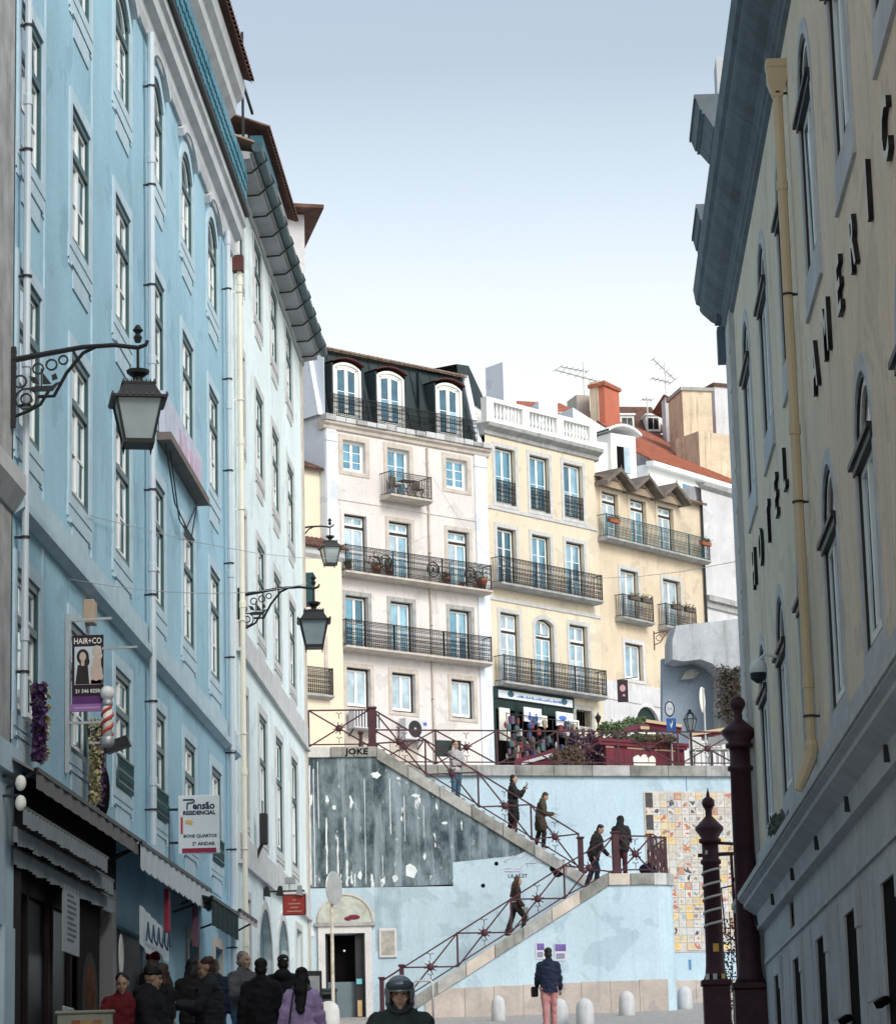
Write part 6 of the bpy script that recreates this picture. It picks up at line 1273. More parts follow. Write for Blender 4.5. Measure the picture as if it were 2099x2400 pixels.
v=at(1655,1795,91.5); sg2=thing('turned_sign','traffic sign turned edge-on on a grey pole beside the terrace lamp','traffic sign',tuple(v)); zz2=lambda py:at(1655,py,91.5).z-v.z; MB().tube([(0,0,0),(0,0,zz2(1612))],.03,8).build('pole',steel,sg2); d_=MB().lathe([(.3,0),(.31,.015),(.3,.03)],(0,0,0),20).build('disc',plainw,sg2); d_.location=(-.06,0,zz2(1640)); d_.rotation_euler=(PI/2,0,R_(72)); d_.scale=(1,1.35,1)
v=at(1621,1795,92); lm=thing('terrace_lamp','clear glass lantern on a post on the terrace','street lamp',tuple(v)); zl=lambda py:at(1621,py,92).z-v.z
MB().tube([(0,0,0),(0,0,zl(1716))],.04,8).build('post',iron,lm); m=MB(); w0,w1=.21,.11
for k in range(6): a=PI/3*k; m.bar((w1*math.cos(a),w1*math.sin(a),zl(1713)),(w0*math.cos(a),w0*math.sin(a),zl(1686)),.022).bar((w0*math.cos(a),w0*math.sin(a),zl(1686)),(.1*math.cos(a),.1*math.sin(a),zl(1672)),.022)
m.ring((0,0,zl(1686)),w0,.015,'z',6,4).ring((0,0,zl(1713)),w1,.015,'z',6,4).lathe([(.12,zl(1672)),(.05,zl(1668)),(.06,zl(1665)),(.01,zl(1662))],(0,0,0),8); m.build('lamp_frame',iron,lm); MB().lathe([(.1,zl(1712)),(.19,zl(1687)),(.09,zl(1673))],(0,0,0),6).build('lamp_glass',lampglass,lm)
v=at(1403,1745,97); l2=thing('small_lamp_post','small black lamp post in front of the shop','street lamp',tuple(v)); zl=lambda py:at(1403,py,97).z-v.z; MB().tube([(0,0,0),(0,0,zl(1694))],.03,6).build('post',iron,l2); MB().lathe([(.04,zl(1694)),(.1,zl(1682)),(.12,zl(1681)),(.03,zl(1674)),(.01,zl(1669))],(0,0,0),8).build('lamp_head',iron,l2)
v=at(1459,1640,112); bs=thing('hanging_banner','dark banner sign with a pale print on the ochre house','sign',tuple(at(1447,1646,115))); zt=at(1447,1594,115).z-bs.location.z; wb=at(1471,1620,115).x-bs.location.x; MB().box(0,wb,-.03,.03,0,zt).build('panel',mat('banner_dark',(.03,.02,.03),.6,.2,3.),bs); MB().ell((wb*.5,-.035,zt*.62),(wb*.28,.006,zt*.16)).ell((wb*.6,-.035,zt*.3),(wb*.14,.006,zt*.06)).build('print',mat('banner_pink',(.5,.28,.3),.6,.3,5.),bs); MB().bar((0,0,zt),(wb+.4,0,zt+.1),.03).build('arm',iron,bs)
v=at(1532,1500,112); br=thing('empty_lamp_bracket','rusty scrolled iron bracket without a lamp on the ochre house','bracket',tuple(v)); s_=1/61.; MB().bar((0,0,-.4),(0,0,.35),.05).bar((0,0,.25),(.75,0,.4),.04).tube([(0,0,-.2),(.25,0,-.1),(.4,0,.15),(.6,0,.35)],.02,5).ring((.2,0,.08),.12,.018,'y',9,4).ring((.42,0,.25),.07,.015,'y',8,4).build('bracket',mat('rusty_iron',(.14,.07,.05),.8,.4,5.),br)
# rough old wall and arch
ow=thing('old_wall','crumbling grey white garden wall with an arched opening and ivy beside the hotel','wall',tuple(at(1582,1720,104)+Vector((0,0,-2))),R_(12)); oo=ow.location
def ol(px,py,y=104): v=on_plane(Vector(oo),Vector((math.sin(R_(12)),-math.cos(R_(12)),0)),px,py); q=v-Vector(oo); return (q.x*math.cos(R_(12))+q.y*math.sin(R_(12)),q.z)
oldp=mat('flaking_limewash',(.42,.46,.50),.9,.2,.9,bump=.3,stain=(.16,.15,.13),stain_amt=.9)
MB().prism([ol(1575,1545),ol(1600,1550),ol(1640,1545),ol(1668,1555),ol(1690,1575),ol(1760,1580),ol(1760,1445),ol(1690,1455),ol(1584,1466),ol(1575,1500)],0,1.2).build('upper_wall',oldp,ow)
MB().prism([ol(1571,1740),ol(1700,1740),ol(1700,1540),ol(1571,1530)],1.25,1.6).build('recessed_wall',mat('blue_grey_render',(.26,.33,.41),.9,.12,.8,stain=(.16,.2,.25),stain_amt=.6),ow)
MB().prism([ol(1690,1745),ol(1760,1745),ol(1760,1575),ol(1690,1570)],.2,1.4).build('arch_pier',stone_d,ow)
MB().prism([ol(1610,1583),ol(1640,1580),ol(1652,1568),ol(1640,1558),ol(1622,1562)],.9,1.24).build('lamp_hood',stone_d,ow)
m=MB()
for k in range(1100):
    px=random.gauss(1712,18); py=random.uniform(1570,1700)-abs(px-1712)*.4; u,z=ol(px,py); p=Vector((u,-.05-.3*random.random(),z)); s_=random.uniform(.05,.12); d1=Vector((random.gauss(0,1),random.gauss(0,1),random.gauss(0,1)-.8)).normalized()*s_; d2=d1.orthogonal().normalized()*s_*.5; m.add([p-d1,p+d2,p+d1,p-d2],[(0,1,2,3)])
m.build('ivy',mat('dead_ivy',(.06,.05,.04),.9,.5,6.),ow)
# chairs, boards and boxes of the cafe
def chair(label,px,y,rz,m,grp='metal cafe chairs on the terrace'):
    b=at(px,1792,y); t=thing('cafe_chair',label,'chair',tuple(b),rz,grp)
    MB().box(-.22,.22,-.22,.22,.44,.47).build('seat',m,t); MB().box(-.22,.22,.2,.23,.62,.92).build('backrest',m,t)
    for (x,y_) in ((-.2,-.2),(.2,-.2)): MB().bar((x,y_,0),(x,y_,.45),.03).build('leg',steel,t)
    for x in (-.2,.2): MB().bar((x,.21,0),(x,.23,.92),.03).build('leg',steel,t)
chair('pale metal cafe chair left of the pair behind the railing',1637,92.4,.4,steel); chair('metal cafe chair under the parasol awning',1672,92.8,-.3,steel); chair('metal cafe chair nearest the oxblood column',1700,92.2,2.6,steel)
for (px,py0,py1,w_,l) in ((1640,1736,1765,.5,'white menu board behind the terrace chairs'),(1680,1728,1760,.55,'printed white board under the parasol awning')):
    b=at(px,py1,94); t=thing('menu_board',l,'board',(b.x,b.y,b.z)); h_=at(px,py0,94).z-b.z; MB().box(-w_/2,w_/2,0,.05,0,h_).build('board',plainw,t); m=MB()
    for k in range(4): m.box(-w_*.35,w_*.3,-.006,0,h_*(.2+.17*k),h_*(.25+.17*k))
    m.build('print',mat('menu_ink',(.12,.14,.16)),t); MB().bar((-w_*.4,.03,-1.2),(-w_*.4,.03,0),.04).bar((w_*.4,.03,-1.2),(w_*.4,.03,0),.04).build('legs',darkmet,t)
# air conditioners on the pink house
def ac(label,u,z,w_,h_,fan):
    t=thing('air_conditioner',label,'air conditioner',(-9.19+u*math.cos(R_(43.5))+.35*math.sin(R_(43.5)),112+u*math.sin(R_(43.5))-.35*math.cos(R_(43.5)),z),R_(43.5))
    MB().box(0,w_,-.2,.2,0,h_).build('case',offwhite,t,bevel=.02)
    if fan: 
        P=[(w_*.42+h_*.4*math.cos(2*PI*k/20),h_*.5+h_*.4*math.sin(2*PI*k/20)) for k in range(20)]; MB().prism(P,-.215,-.2).build('fan_grille',darkmet,t); MB().ell((w_*.42,-.22,h_*.5),(.06,.02,.06)).build('fan_hub',steel,t); MB().box(w_*.8,w_*.95,-.21,-.2,h_*.7,h_*.85).build('badge',tileb,t)
    else:
        m=MB(); 
        for k in range(9): m.box(.05+k*(w_-.1)/9,.05+k*(w_-.1)/9+.05,-.21,-.2,.06,h_-.06)
        m.build('louvre',darkmet,t)
    MB().bar((.1,0,-.02),(.1,.35,-.3),.04).bar((w_-.1,0,-.02),(w_-.1,.35,-.3),.04).build('bracket',darkmet,t)
ac('white air conditioner with a round dark fan below the pink windows',3.4,17.5,1.15,.85,True); ac('louvred air conditioner unit near the square oxblood post',.8,17.75,1.4,.75,False)
# balcony odds and ends on the pink house
PB=Vector((-9.19,112,0)); pU=Vector((math.cos(R_(43.5)),math.sin(R_(43.5)),0)); pN=Vector((-math.sin(R_(43.5)),math.cos(R_(43.5)),0))
terra=mat('terracotta',(.30,.10,.06),.85,.2,5.)
for u,s_,lf,l in ((.75,.8,lf1,'terracotta pot with dark plant at the left end of the pink balcony'),(2.2,1.2,lf3,'long brown planter box with dry plant on the pink balcony'),(2.85,1.,lf1,'terracotta pot with trailing plant beside the planter box'),(5.9,1.,lf3,'terracotta pot with a bare spiky plant on the pink balcony'),(6.75,.7,None,'small empty red pot on the pink balcony'),(7.8,1.5,lf4,'large terracotta pot with a cactus at the right end of the balcony')):
    p_=PB+pU*u-pN*.38+Vector((0,0,23.98)); t=thing('plant_pot',l,'plant pot',tuple(p_),0,'plant pots on the pink balcony'); MB().lathe([(.1*s_,0),(.15*s_,.24*s_),(.17*s_,.25*s_),(.17*s_,.3*s_)],(0,0,0),10).build('pot',terra,t,True)
    if lf:
        m=MB()
        for k in range(70): p=Vector((random.gauss(0,.1)*s_,random.gauss(0,.08)*s_,.3*s_+abs(random.gauss(0,.18))*s_)); d1=Vector((random.gauss(0,.4),random.gauss(0,.4),1)).normalized()*.07; d2=d1.orthogonal().normalized()*.03; m.add([p-d1,p+d2,p+d1,p-d2],[(0,1,2,3)])
        m.build('plant',lf,t)
for u in (2.5,5.0,7.0):
    p_=PB+pU*u-pN*.6+Vector((0,0,24.5)); t=thing('iron_rosette','round iron rosette hung on the pink balcony railing at %s'%('its left third','its middle','its right third')[int((u-2.5)/2)],'ornament',tuple(p_),R_(43.5),'rosettes on the balcony railing'); MB().ring((0,0,0),.3,.03,'y',16,4).ring((0,0,0),.2,.02,'y',12,4).ell((0,0,0),(.1,.02,.1)).build('ring',iron,t)
bb_=PB-pN*.38+Vector((0,0,27.35)); t=thing('folding_table','dark folding table on the small top balcony of the pink house','table',tuple(bb_+pU*3.85),R_(43.5)); MB().box(-.3,.3,-.22,.22,.68,.71).build('top',darkmet,t); MB().bar((-.25,0,0),(.25,0,.68),.03).bar((.25,0,0),(-.25,0,.68),.03).build('legs',darkmet,t)
for u,l in ((3.25,'dark folding chair left of the small balcony table'),(4.5,'dark folding chair right of the small balcony table')):
    t=thing('folding_chair',l,'chair',tuple(bb_+pU*u),R_(43.5),'folding chairs on the small balcony'); MB().box(-.18,.18,-.18,.18,.42,.45).build('seat',iron_b,t); MB().box(-.18,.18,.14,.17,.5,.85).build('backrest',iron_b,t); MB().bar((-.16,-.15,0),(-.16,.16,.5),.03).bar((.16,-.15,0),(.16,.16,.5),.03).bar((-.16,.15,0),(-.16,-.15,.44),.03).bar((.16,.15,0),(.16,-.15,.44),.03).build('legs',iron_b,t)
oB=Vector((1.6,123.36,0)); oU=Vector((math.cos(R_(53)),math.sin(R_(53)),0)); oN=Vector((-math.sin(R_(53)),math.cos(R_(53)),0))
for u,z,l in ((1.9,24.85,'flower box of dark plants on the left small balcony of the ochre house'),(2.8,24.85,'second flower box on the left small balcony of the ochre house'),(5.1,24.85,'flower box on the right small balcony of the ochre house'),(6.1,24.85,'second flower box on the right small balcony of the ochre house'),(.6,28.1,'terracotta flower box at the left end of the canopied balcony'),(7.6,28.1,'terracotta flower box at the right end of the canopied balcony')):
    t=thing('flower_box',l,'flower box',tuple(oB+oU*u-oN*.5+Vector((0,0,z))),R_(53),'flower boxes on the ochre house'); MB().box(-.35,.35,-.09,.09,-.1,.08).build('box',iron_b if z<26 else terra,t); m=MB()
    for k in range(90): p=Vector((random.uniform(-.38,.38),random.gauss(0,.07),.06+abs(random.gauss(0,.09)))); d1=Vector((random.gauss(0,1),random.gauss(0,1),random.gauss(0,1))).normalized()*.06; d2=d1.orthogonal().normalized()*.03; m.add([p-d1,p+d2,p+d1,p-d2],[(0,1,2,3)])
    m.build('plant',lf1,t)
# weed on the hotel ledge, menu stand at lower left
wd=thing('ledge_weed','tuft of grey weeds growing on the hotel stone ledge','weed',(2.75,38.4,5.5)); m=MB()
for k in range(160): p=Vector((random.gauss(0,.06),random.gauss(0,.28),.05+random.random()*.22)); d1=Vector((random.gauss(0,.5),random.gauss(0,.5),1)).normalized()*.07; d2=d1.orthogonal().normalized()*.03; m.add([p-d1,p+d2,p+d1,p-d2],[(0,1,2,3)])
m.build('leaves',mat('grey_weed',(.16,.19,.17),.9,.4,8.),wd)
v=at(200,2385,27); st_=thing('menu_stand','pale framed menu stand with food pictures at the bottom left','menu stand',(v.x,27,ground_z(27))); zt=at(200,2376,27).z-ground_z(27); ww=(at(262,2380,27)-at(133,2380,27)).length
MB().box(-ww/2,ww/2,-.03,.03,.3,zt).box(-ww/2-.02,ww/2+.02,-.05,.05,zt,zt+.03).build('frame',mat('stand_olive',(.26,.27,.22),.6,.1,3.),st_,bevel=.01)
for k in range(3): MB().box(-.12+k*.1,-.04+k*.1,-.036,-.03,zt-.35,zt-.06).build('food_picture',mat('food_print_%d'%k,[(.3,.08,.03),(.4,.22,.08),(.25,.12,.05)][k],.5,.5,12.),st_)
MB().bar((-ww/2+.05,0,0),(-ww/2+.05,0,.3),.04).bar((ww/2-.05,0,0),(ww/2-.05,0,.3),.04).build('legs',darkmet,st_)
ab=thing('wall_board','narrow leaning board against the white building behind the woman in lilac','board',(at(733,2310,58).x,58,ground_z(58)),.3); MB().box(-.18,.18,-.03,.03,0,1.5).build('board',darkmet,ab); MB().box(-.13,.13,-.04,-.03,.2,1.4).build('sheet',stone_d,ab)
# ---------------------------------------------------------------- people
def capsule(mb,a,b,ra,rb,n=12,sq=(1,1),ref=None):
    """tapered limb with round ends; sq squashes the section"""
    a=Vector(a);b=Vector(b);d=b-a;L=d.length; d=d/L if L>1e-6 else Vector((0,0,1))
    rf=Vector(ref) if ref else (Vector((1,0,0)) if abs(d.x)<.9 else Vector((0,1,0)))
    x=(rf-d*rf.dot(d)).normalized(); y=d.cross(x); P=[]
    for i in range(5): t=PI/2*(1-i/4); P.append((-ra*math.sin(t),ra*math.cos(t)))
    for i in range(5): t=PI/2*i/4; P.append((L+rb*math.sin(t),rb*math.cos(t)))
    vs=[];fs=[]
    for (h,r) in P:
        for k in range(n): q=2*PI*k/n; vs.append(a+d*h+x*(max(r,.001)*math.cos(q)*sq[0])+y*(max(r,.001)*math.sin(q)*sq[1]))
    for i in range(len(P)-1):
        for k in range(n): fs.append((i*n+k,i*n+(k+1)%n,(i+1)*n+(k+1)%n,(i+1)*n+k))
    fs.append(tuple(range(n-1,-1,-1))); fs.append(tuple(range((len(P)-1)*n,len(P)*n)))
    return mb.add(vs,fs)
def fuse(mb,name,m,vox,smooth=3,extra=None,noise=0.):
    """one continuous skin from overlapping volumes"""
    me=mb.mesh('tmp',m); o=bpy.data.objects.new('tmp',me)
    r=o.modifiers.new('r','REMESH'); r.mode='VOXEL'; r.voxel_size=vox; r.use_smooth_shade=True
    s=o.modifiers.new('s','SMOOTH'); s.iterations=smooth; s.factor=.5
    out=evaluated(o); bpy.data.meshes.remove(me); out.name=name
    if noise:
        from mathutils import noise as NZ
        for v in out.vertices: v.co+=v.normal*noise*(NZ.noise(Vector((v.co.x*7,v.co.y*7,v.co.z*13)))+.5*NZ.noise(v.co*24.))
    if extra:
        bm=bmesh.new(); bm.from_mesh(out); e=extra.mesh('e',m,True); bm.from_mesh(e); bm.to_mesh(out); bm.free(); bpy.data.meshes.remove(e)
    out.materials.clear(); out.materials.append(m)
    out.polygons.foreach_set('use_smooth',[True]*len(out.polygons)); return out
SK=[mat('skin_light',(.42,.27,.20),.55,.08,9.),mat('skin_tan',(.30,.18,.12),.55,.08,9.)]
def cloth(name,c,**k): return mat('cloth_'+name,c,.9,.25,7.,bump=.25,bscale=22,**k)
def rot(v,ax,a): return Matrix.Rotation(a,3,ax)@Vector(v)
def person(label,loc,face,h=1.74,lean=0.,turn=0.,nod=0.,top=None,legs=None,hair=None,hairstyle='short',arms=((5,8,15),(5,8,15)),leg=((0,0),(0,0)),skirt=None,coat=0.,bulk=1.,skin=0,shoes=None,hood=False,quilt=False,sit=0.,extras=None,fem=False,group=None):
    """arms: (swing forward, out, elbow bend) in degrees for left,right; leg: (swing forward, knee bend). The figure looks along -y before it is turned."""
    s=h/1.74; t=thing('person',label,'person',loc,face,group); D=math.radians
    pel=Vector((0,0,.93)); 
    fwd_=lambda v:rot(v,'X',D(lean))        # leaning forwards = towards -y
    J={}
    def up(v): return pel+fwd_(Vector(v)-pel)
    sh=.185 if not fem else .165
    J['chest']=up((0,0,1.27)); J['neck']=up((0,.01,1.47)); J['hb']=up((0,0,1.54))
    hd=J['hb']+rot(rot((0,-.02,.085),'X',D(nod+lean*.6)),'Z',0); Rh=Matrix.Rotation(D(turn),3,'Z')@Matrix.Rotation(D(nod+lean*.4),3,'X')
    A=[];
    for i,(sw,ou,eb) in enumerate(arms):
        sx=-1 if i==0 else 1; S_=up((sx*sh,.0,1.385)); dv=Matrix.Rotation(D(lean*.5),3,'X')@(Matrix.Rotation(sx*D(-ou),3,'Y')@(Matrix.Rotation(-D(sw),3,'X')@Vector((0,0,-1))))
        E_=S_+dv*.285; ax=Vector((1,0,0)); fv=Matrix.Rotation(-D(eb),3,'X')@dv; fv=(fv+Vector((-sx*.25*min(1,eb/60),0,0))).normalized(); Wr=E_+fv*.25; A.append((S_,E_,Wr,fv,sx))
    Lg=[]
    for i,(sw,kb) in enumerate(leg):
        sx=-1 if i==0 else 1; Hp=pel+Vector((sx*.095,0,-.02)); d1=rot((0,0,-1),'X',-D(sw)); K=Hp+d1*.435; d2=rot((0,0,-1),'X',-D(sw-kb)); An=K+d2*.40; Lg.append((Hp,K,An,sx))
    low=min(l[2].z for l in Lg)-.075; dz=-low
    # body
    b=MB(); ck=.92 if fem else 1.
    b.ell(pel+Vector((0,0,.0)),(.155,.11,.13)); capsule(b,pel+Vector((0,0,.05)),J['chest'],.135*ck,.15*ck,14,(1.1,.78)); capsule(b,J['chest'],up((0,0,1.38)),.15*ck,.12,14,(1.2,.78)); [capsule(b,up((0,.01,1.45)),up((q*(sh-.03),0,1.385)),.06,.055) for q in (-1,1)]; capsule(b,J['neck']-Vector((0,0,.05)),J['hb']+Vector((0,0,.03)),.062,.056)
    for (S_,E_,Wr,fv,sx) in A: capsule(b,S_,E_,.052,.042); capsule(b,E_,Wr,.041,.028)
    for (Hp,K,An,sx) in Lg: capsule(b,Hp,K,.085,.055); capsule(b,K,An,.054,.036); capsule(b,An,An+Vector((0,-.14,-.05)),.04,.03)
    H=lambda v:hd+Rh@Vector(v)
    b.ell(H((0,.01,.03)),(.076,.094,.10),16,11,Rh); b.ell(H((0,-.03,-.055)),(.056,.062,.062),14,9,Rh); capsule(b,H((0,-.088,.015)),H((0,-.108,-.022)),.011,.016); b.ell(H((0,-.072,-.105)),(.026,.024,.018)); b.ell(H((0,-.085,.038)),(.05,.016,.012),12,7,Rh); b.ell(H((0,-.085,-.062)),(.024,.014,.012))
    for sx in (-1,1): b.ell(H((sx*.077,.012,-.005)),(.012,.022,.034)); b.ell(H((sx*.045,-.066,-.03)),(.024,.02,.022))
    ex=MB()
    for (S_,E_,Wr,fv,sx) in A:
        side=fv.cross(Vector((0,1,0)) if abs(fv.y)<.8 else Vector((0,0,1))).normalized(); nrm=side.cross(fv).normalized(); P0=Wr+fv*.05; capsule(b,Wr,Wr+fv*.075,.03,.034,10,(1,.6),side)
        for f in range(4):
            o_=P0+side*(.027-.018*f)+fv*.035; l=[.062,.075,.07,.055][f]; m1=o_+fv*l*.5-nrm*.012; m2=m1+fv*l*.42-nrm*.03; ex.tube([o_,m1,m2],[.0095,.0088,.007],6)
        th=P0+side*.036-fv*.01; ex.tube([th,th+side*.022+fv*.022-nrm*.012,th+side*.02+fv*.05-nrm*.025],[.011,.0105,.008],6)
    bo=link('body',fuse(b,'body',SK[skin],.0145,2,ex),t); kids=[bo]
    for sx in (-1,1):
        e=MB().ell((0,0,0),(.013,.009,.007),8,6).build('eye',mat('eye_dark',(.02,.015,.012),.3,.1,5.),bo,True); e.location=H((sx*.031,-.083,.014))
    e=MB().ell((0,0,0),(.024,.008,.006),8,5).build('lips',mat('lips',(.30,.13,.11),.5,.1,5.),bo,True); e.location=H((0,-.096,-.066))
    # jacket
    j=MB(); g=.026*bulk+ .004; zb=.93-.12-coat
    capsule(j,pel+Vector((0,0,.02)),J['chest'],.15*ck+g,.158*ck+g,14,(1.1,.8)); capsule(j,J['chest'],up((0,0,1.36)),.158*ck+g,.125+g,14,(1.18,.8)); [capsule(j,up((0,.015,1.45)),up((q*(sh-.01),.01,1.38)),.07+g*.4,.06+g*.6) for q in (-1,1)]
    if coat: 
        for (Hp,K,An,sx) in Lg: capsule(j,Hp+Vector((0,0,.05)),Hp.lerp(K,min(1.,coat*2.0)),.125+g,.115+g,12,(1,.95))
        capsule(j,pel,pel+(Lg[0][1]+Lg[1][1]-Lg[0][0]-Lg[1][0])*.5*min(1.,coat*2.),.15+g,.15+g,12,(1.1,.8))
    else: capsule(j,pel+Vector((0,0,.05)),pel+Vector((0,0,-.08)),.163+g*.6,.168+g*.6,14,(1.06,.8))
    for (S_,E_,Wr,fv,sx) in A: capsule(j,S_,E_,.06+g*.8,.05+g*.7); capsule(j,E_,Wr-fv*.015,.05+g*.65,.038+g*.5)
    capsule(j,J['neck']-Vector((0,0,.06)),J['neck']+Vector((0,0,.02)),.085+g*.4,.075+g*.3)
    if hood: j.ell(J['neck']+fwd_(Vector((0,.10,-.01))),(.13,.085,.085),12,8)
    if quilt:
        for k in range(9): z=.90+k*.058; j.ell(up((0,0,z)),(.19*ck+g+.008,.135*ck+g+.008,.026),16,6)
        for (S_,E_,Wr,fv,sx) in A:
            for k in range(4): j.ell(S_.lerp(E_,(k+.5)/4),(.068+g*.8,.068+g*.8,.03),10,6)
    jm=fuse(j,'jacket',top,.02,3,None,.024); hem=pel.z-.13-coat
    bm=bmesh.new(); bm.from_mesh(jm); bmesh.ops.bisect_plane(bm,geom=bm.verts[:]+bm.edges[:]+bm.faces[:],plane_co=(0,0,hem),plane_no=(0,0,1))
    bmesh.ops.delete(bm,geom=[f for f in bm.faces if f.calc_center_median().z<hem and abs(f.calc_center_median().x)<.19+g],context='FACES'); bm.to_mesh(jm); bm.free()
    jo=link('jacket',jm,t); kids.append(jo)
    tr=MB(); tr.ell(pel+Vector((0,0,-.01)),(.172,.128,.12))
    for (Hp,K,An,sx) in Lg: capsule(tr,Hp,K,.11,.078); capsule(tr,K,An+Vector((0,0,.015)),.078,.068)
    kids.append(link('trousers',fuse(tr,'trousers',legs,.022,3,None,.012),t))
    sho=MB()
    for (Hp,K,An,sx) in Lg: capsule(sho,An+Vector((0,.02,-.035)),An+Vector((0,-.15,-.045)),.05,.042,10,(1,.8)); 
    kids.append(link('shoes',fuse(sho,'shoes',shoes or mat('shoe_black',(.02,.02,.02),.6,.2,5.),.014,2),t))
    # hair
    if hair:
        q=MB(); 
        if hairstyle=='bun_bald': pass
        q.ell(H((0,.03,.055)),(.086,.094,.092),16,11,Rh); q.ell(H((0,.045,.0)),(.083,.075,.09),14,9,Rh)
        if hairstyle=='long':
            capsule(q,H((0,.07,.03)),H((0,.14,-.16)),.085,.09,12,(1.05,.6)); capsule(q,H((0,.14,-.16)),H((0,.20,-.44)),.09,.055,12,(1.1,.55))
            for sx in (-1,1): capsule(q,H((sx*.07,.0,.03)),H((sx*.09,.02,-.17)),.03,.035)
        elif hairstyle=='bob':
            for sx in (-1,1): capsule(q,H((sx*.07,.01,.03)),H((sx*.085,.02,-.13)),.034,.035)
            capsule(q,H((0,.07,.02)),H((0,.08,-.13)),.07,.06,12,(1.2,.6))
        elif hairstyle=='hat': q=MB(); q.ell(H((0,.012,.075)),(.095,.108,.085),16,10,Rh); q.lathe([(.1,0),(.105,.02),(.1,.04)],H((0,.01,.035)),16)
        elif hairstyle=='cap': capsule(q,H((0,-.06,.07)),H((0,-.14,.05)),.06,.05,12,(1.2,.25))
        elif hairstyle=='hood': q=MB(); q.ell(H((0,.025,.03)),(.115,.12,.135),16,10,Rh); capsule(q,H((0,.06,-.08)),J['neck']+Vector((0,.04,-.02)),.1,.12)
        elif hairstyle=='helmet': q=MB(); q.ell(H((0,.01,.025)),(.128,.145,.145),20,14,Rh); q.ell(H((0,.02,-.06)),(.125,.13,.10),18,10,Rh)
        hm=fuse(q,'hair',hair,.012,1,None,.02 if hairstyle not in('helmet',) else 0)
        # open the face
        bm=bmesh.new(); bm.from_mesh(hm); inv=Rh.transposed(); dele=[]
        for f in bm.faces:
            c=inv@(f.calc_center_median()-hd)
            if hairstyle in('short','long','bob','cap'):
                if c.y<-.045 and c.z<.062 and not (hairstyle=='cap' and c.y<-.08): dele.append(f)
                elif hairstyle=='short' and c.z<-.06: dele.append(f)
            elif hairstyle=='hood' and c.y<-.06 and abs(c.x)<.07 and -.12<c.z<.10: dele.append(f)
            elif hairstyle=='helmet' and c.y<-.06 and abs(c.x)<.085 and -.2<c.z<.028: dele.append(f)
        bmesh.ops.delete(bm,geom=dele,context='FACES'); bm.to_mesh(hm); bm.free()
        nm={'helmet':'helmet','hat':'knit_hat','hood':'hood'}.get(hairstyle,'hair')
        ho=link(nm,hm,t)
        if hairstyle=='helmet':
            v_=MB().ell((0,0,0),(.118,.06,.05),20,10).build('visor',mat('visor_tint',(.10,.13,.15),.08,.2,3.,spec=.8,metal=.4),ho,True); v_.location=H((0,-.10,.085)); v_.rotation_euler=(D(-18),0,D(turn))
            MB().tube([H((-.1,-.07,-.06)),H((-.06,-.1,-.13)),H((0,-.11,-.145)),H((.06,-.1,-.13)),H((.1,-.07,-.06))],.012,6).build('strap',darkmet,ho)
    if extras: extras(t,J,A,Lg,H,up)
    for c in t.children:
        c.location=Vector(c.location)*1.0+Vector((0,0,dz))
    t.scale=(s,s,s); return t
def street(px,y,pyh,h,off=0): v=at(px,pyh,y); return (v.x,y,v.z-h+off)
blk=cloth('black',(.014,.014,.016)); blk2=cloth('charcoal',(.025,.026,.030)); nav=cloth('navy',(.012,.020,.045)); redc=cloth('dark_red',(.13,.012,.018)); lil=cloth('lilac',(.62,.44,.74)); gry=cloth('grey_fleece',(.10,.10,.11)); jean=cloth('jeans',(.06,.14,.22)); jean2=cloth('dark_jeans',(.02,.035,.06)); pinkt=cloth('pink_trousers',(.42,.20,.20)); olive=cloth('olive',(.05,.045,.03)); greyw=cloth('grey_white',(.38,.38,.40)); burg=cloth('burgundy',(.07,.02,.03)); green=cloth('green_grey',(.035,.05,.05)); greyg=cloth('grey_green_bag',(.26,.32,.32))
hb=mat('hair_black',(.012,.010,.010),.6,.3,14.); hbr=mat('hair_brown',(.05,.028,.018),.6,.3,14.); hgr=mat('hair_grey',(.22,.21,.21),.7,.3,14.); hred=mat('knit_red',(.10,.012,.015),.9,.3,14.); helm=mat('helmet_grey',(.17,.20,.215),.18,.25,3.,spec=.7,coat=.6); hst=mat('shoe_black',(.02,.02,.02),.6,.2,5.)
T=lambda d:math.radians(d)
# crowd by the shops, left to right
person('person in a dark red coat with short dark hair by the restaurant window',street(287,34.5,2284,1.62),T(12),1.62,top=redc,legs=blk2,hair=hb,arms=((8,10,30),(8,10,30)),turn=-8,nod=12)
person('person in a black padded hooded coat and dark cap seen from the side',street(352,33,2268,1.74),T(75),1.74,top=blk,legs=blk,hair=hb,hairstyle='hat',hood=True,bulk=1.6,arms=((15,8,40),(15,8,40)),turn=25,nod=10)
def glasses(t,J,A,L,H,up):
    m=MB()
    for sx in (-1,1): m.ring(H((sx*.033,-.104,.012)),.024,.003,'y',12,4)
    m.bar(H((-.01,-.105,.014)),H((.01,-.105,.014)),.004).build('glasses',darkmet,t)
def scarf(col):
    def f(t,J,A,L,H,up):
        MB().prism([(-.05,.2),(.05,.2),(.02,-.12),(-.02,-.12)],-.01,.01).build('shirt_front',col,t).location=up((0,-.135,1.28))
    return f
person('woman in a black jacket and glasses talking to the man in the padded coat',street(377,34.5,2262,1.66),T(-35),1.66,top=blk,legs=jean2,hair=hbr,hairstyle='bob',arms=((12,8,50),(20,8,60)),turn=-15,fem=True,extras=lambda t,J,A,L,H,up:(glasses(t,J,A,L,H,up),scarf(plainw)(t,J,A,L,H,up)))
person('person in a dark red knit hat behind the woman with glasses',street(358,41,2236,1.78),T(170),1.78,top=blk2,legs=blk,hair=hred,hairstyle='hat',bulk=1.3)
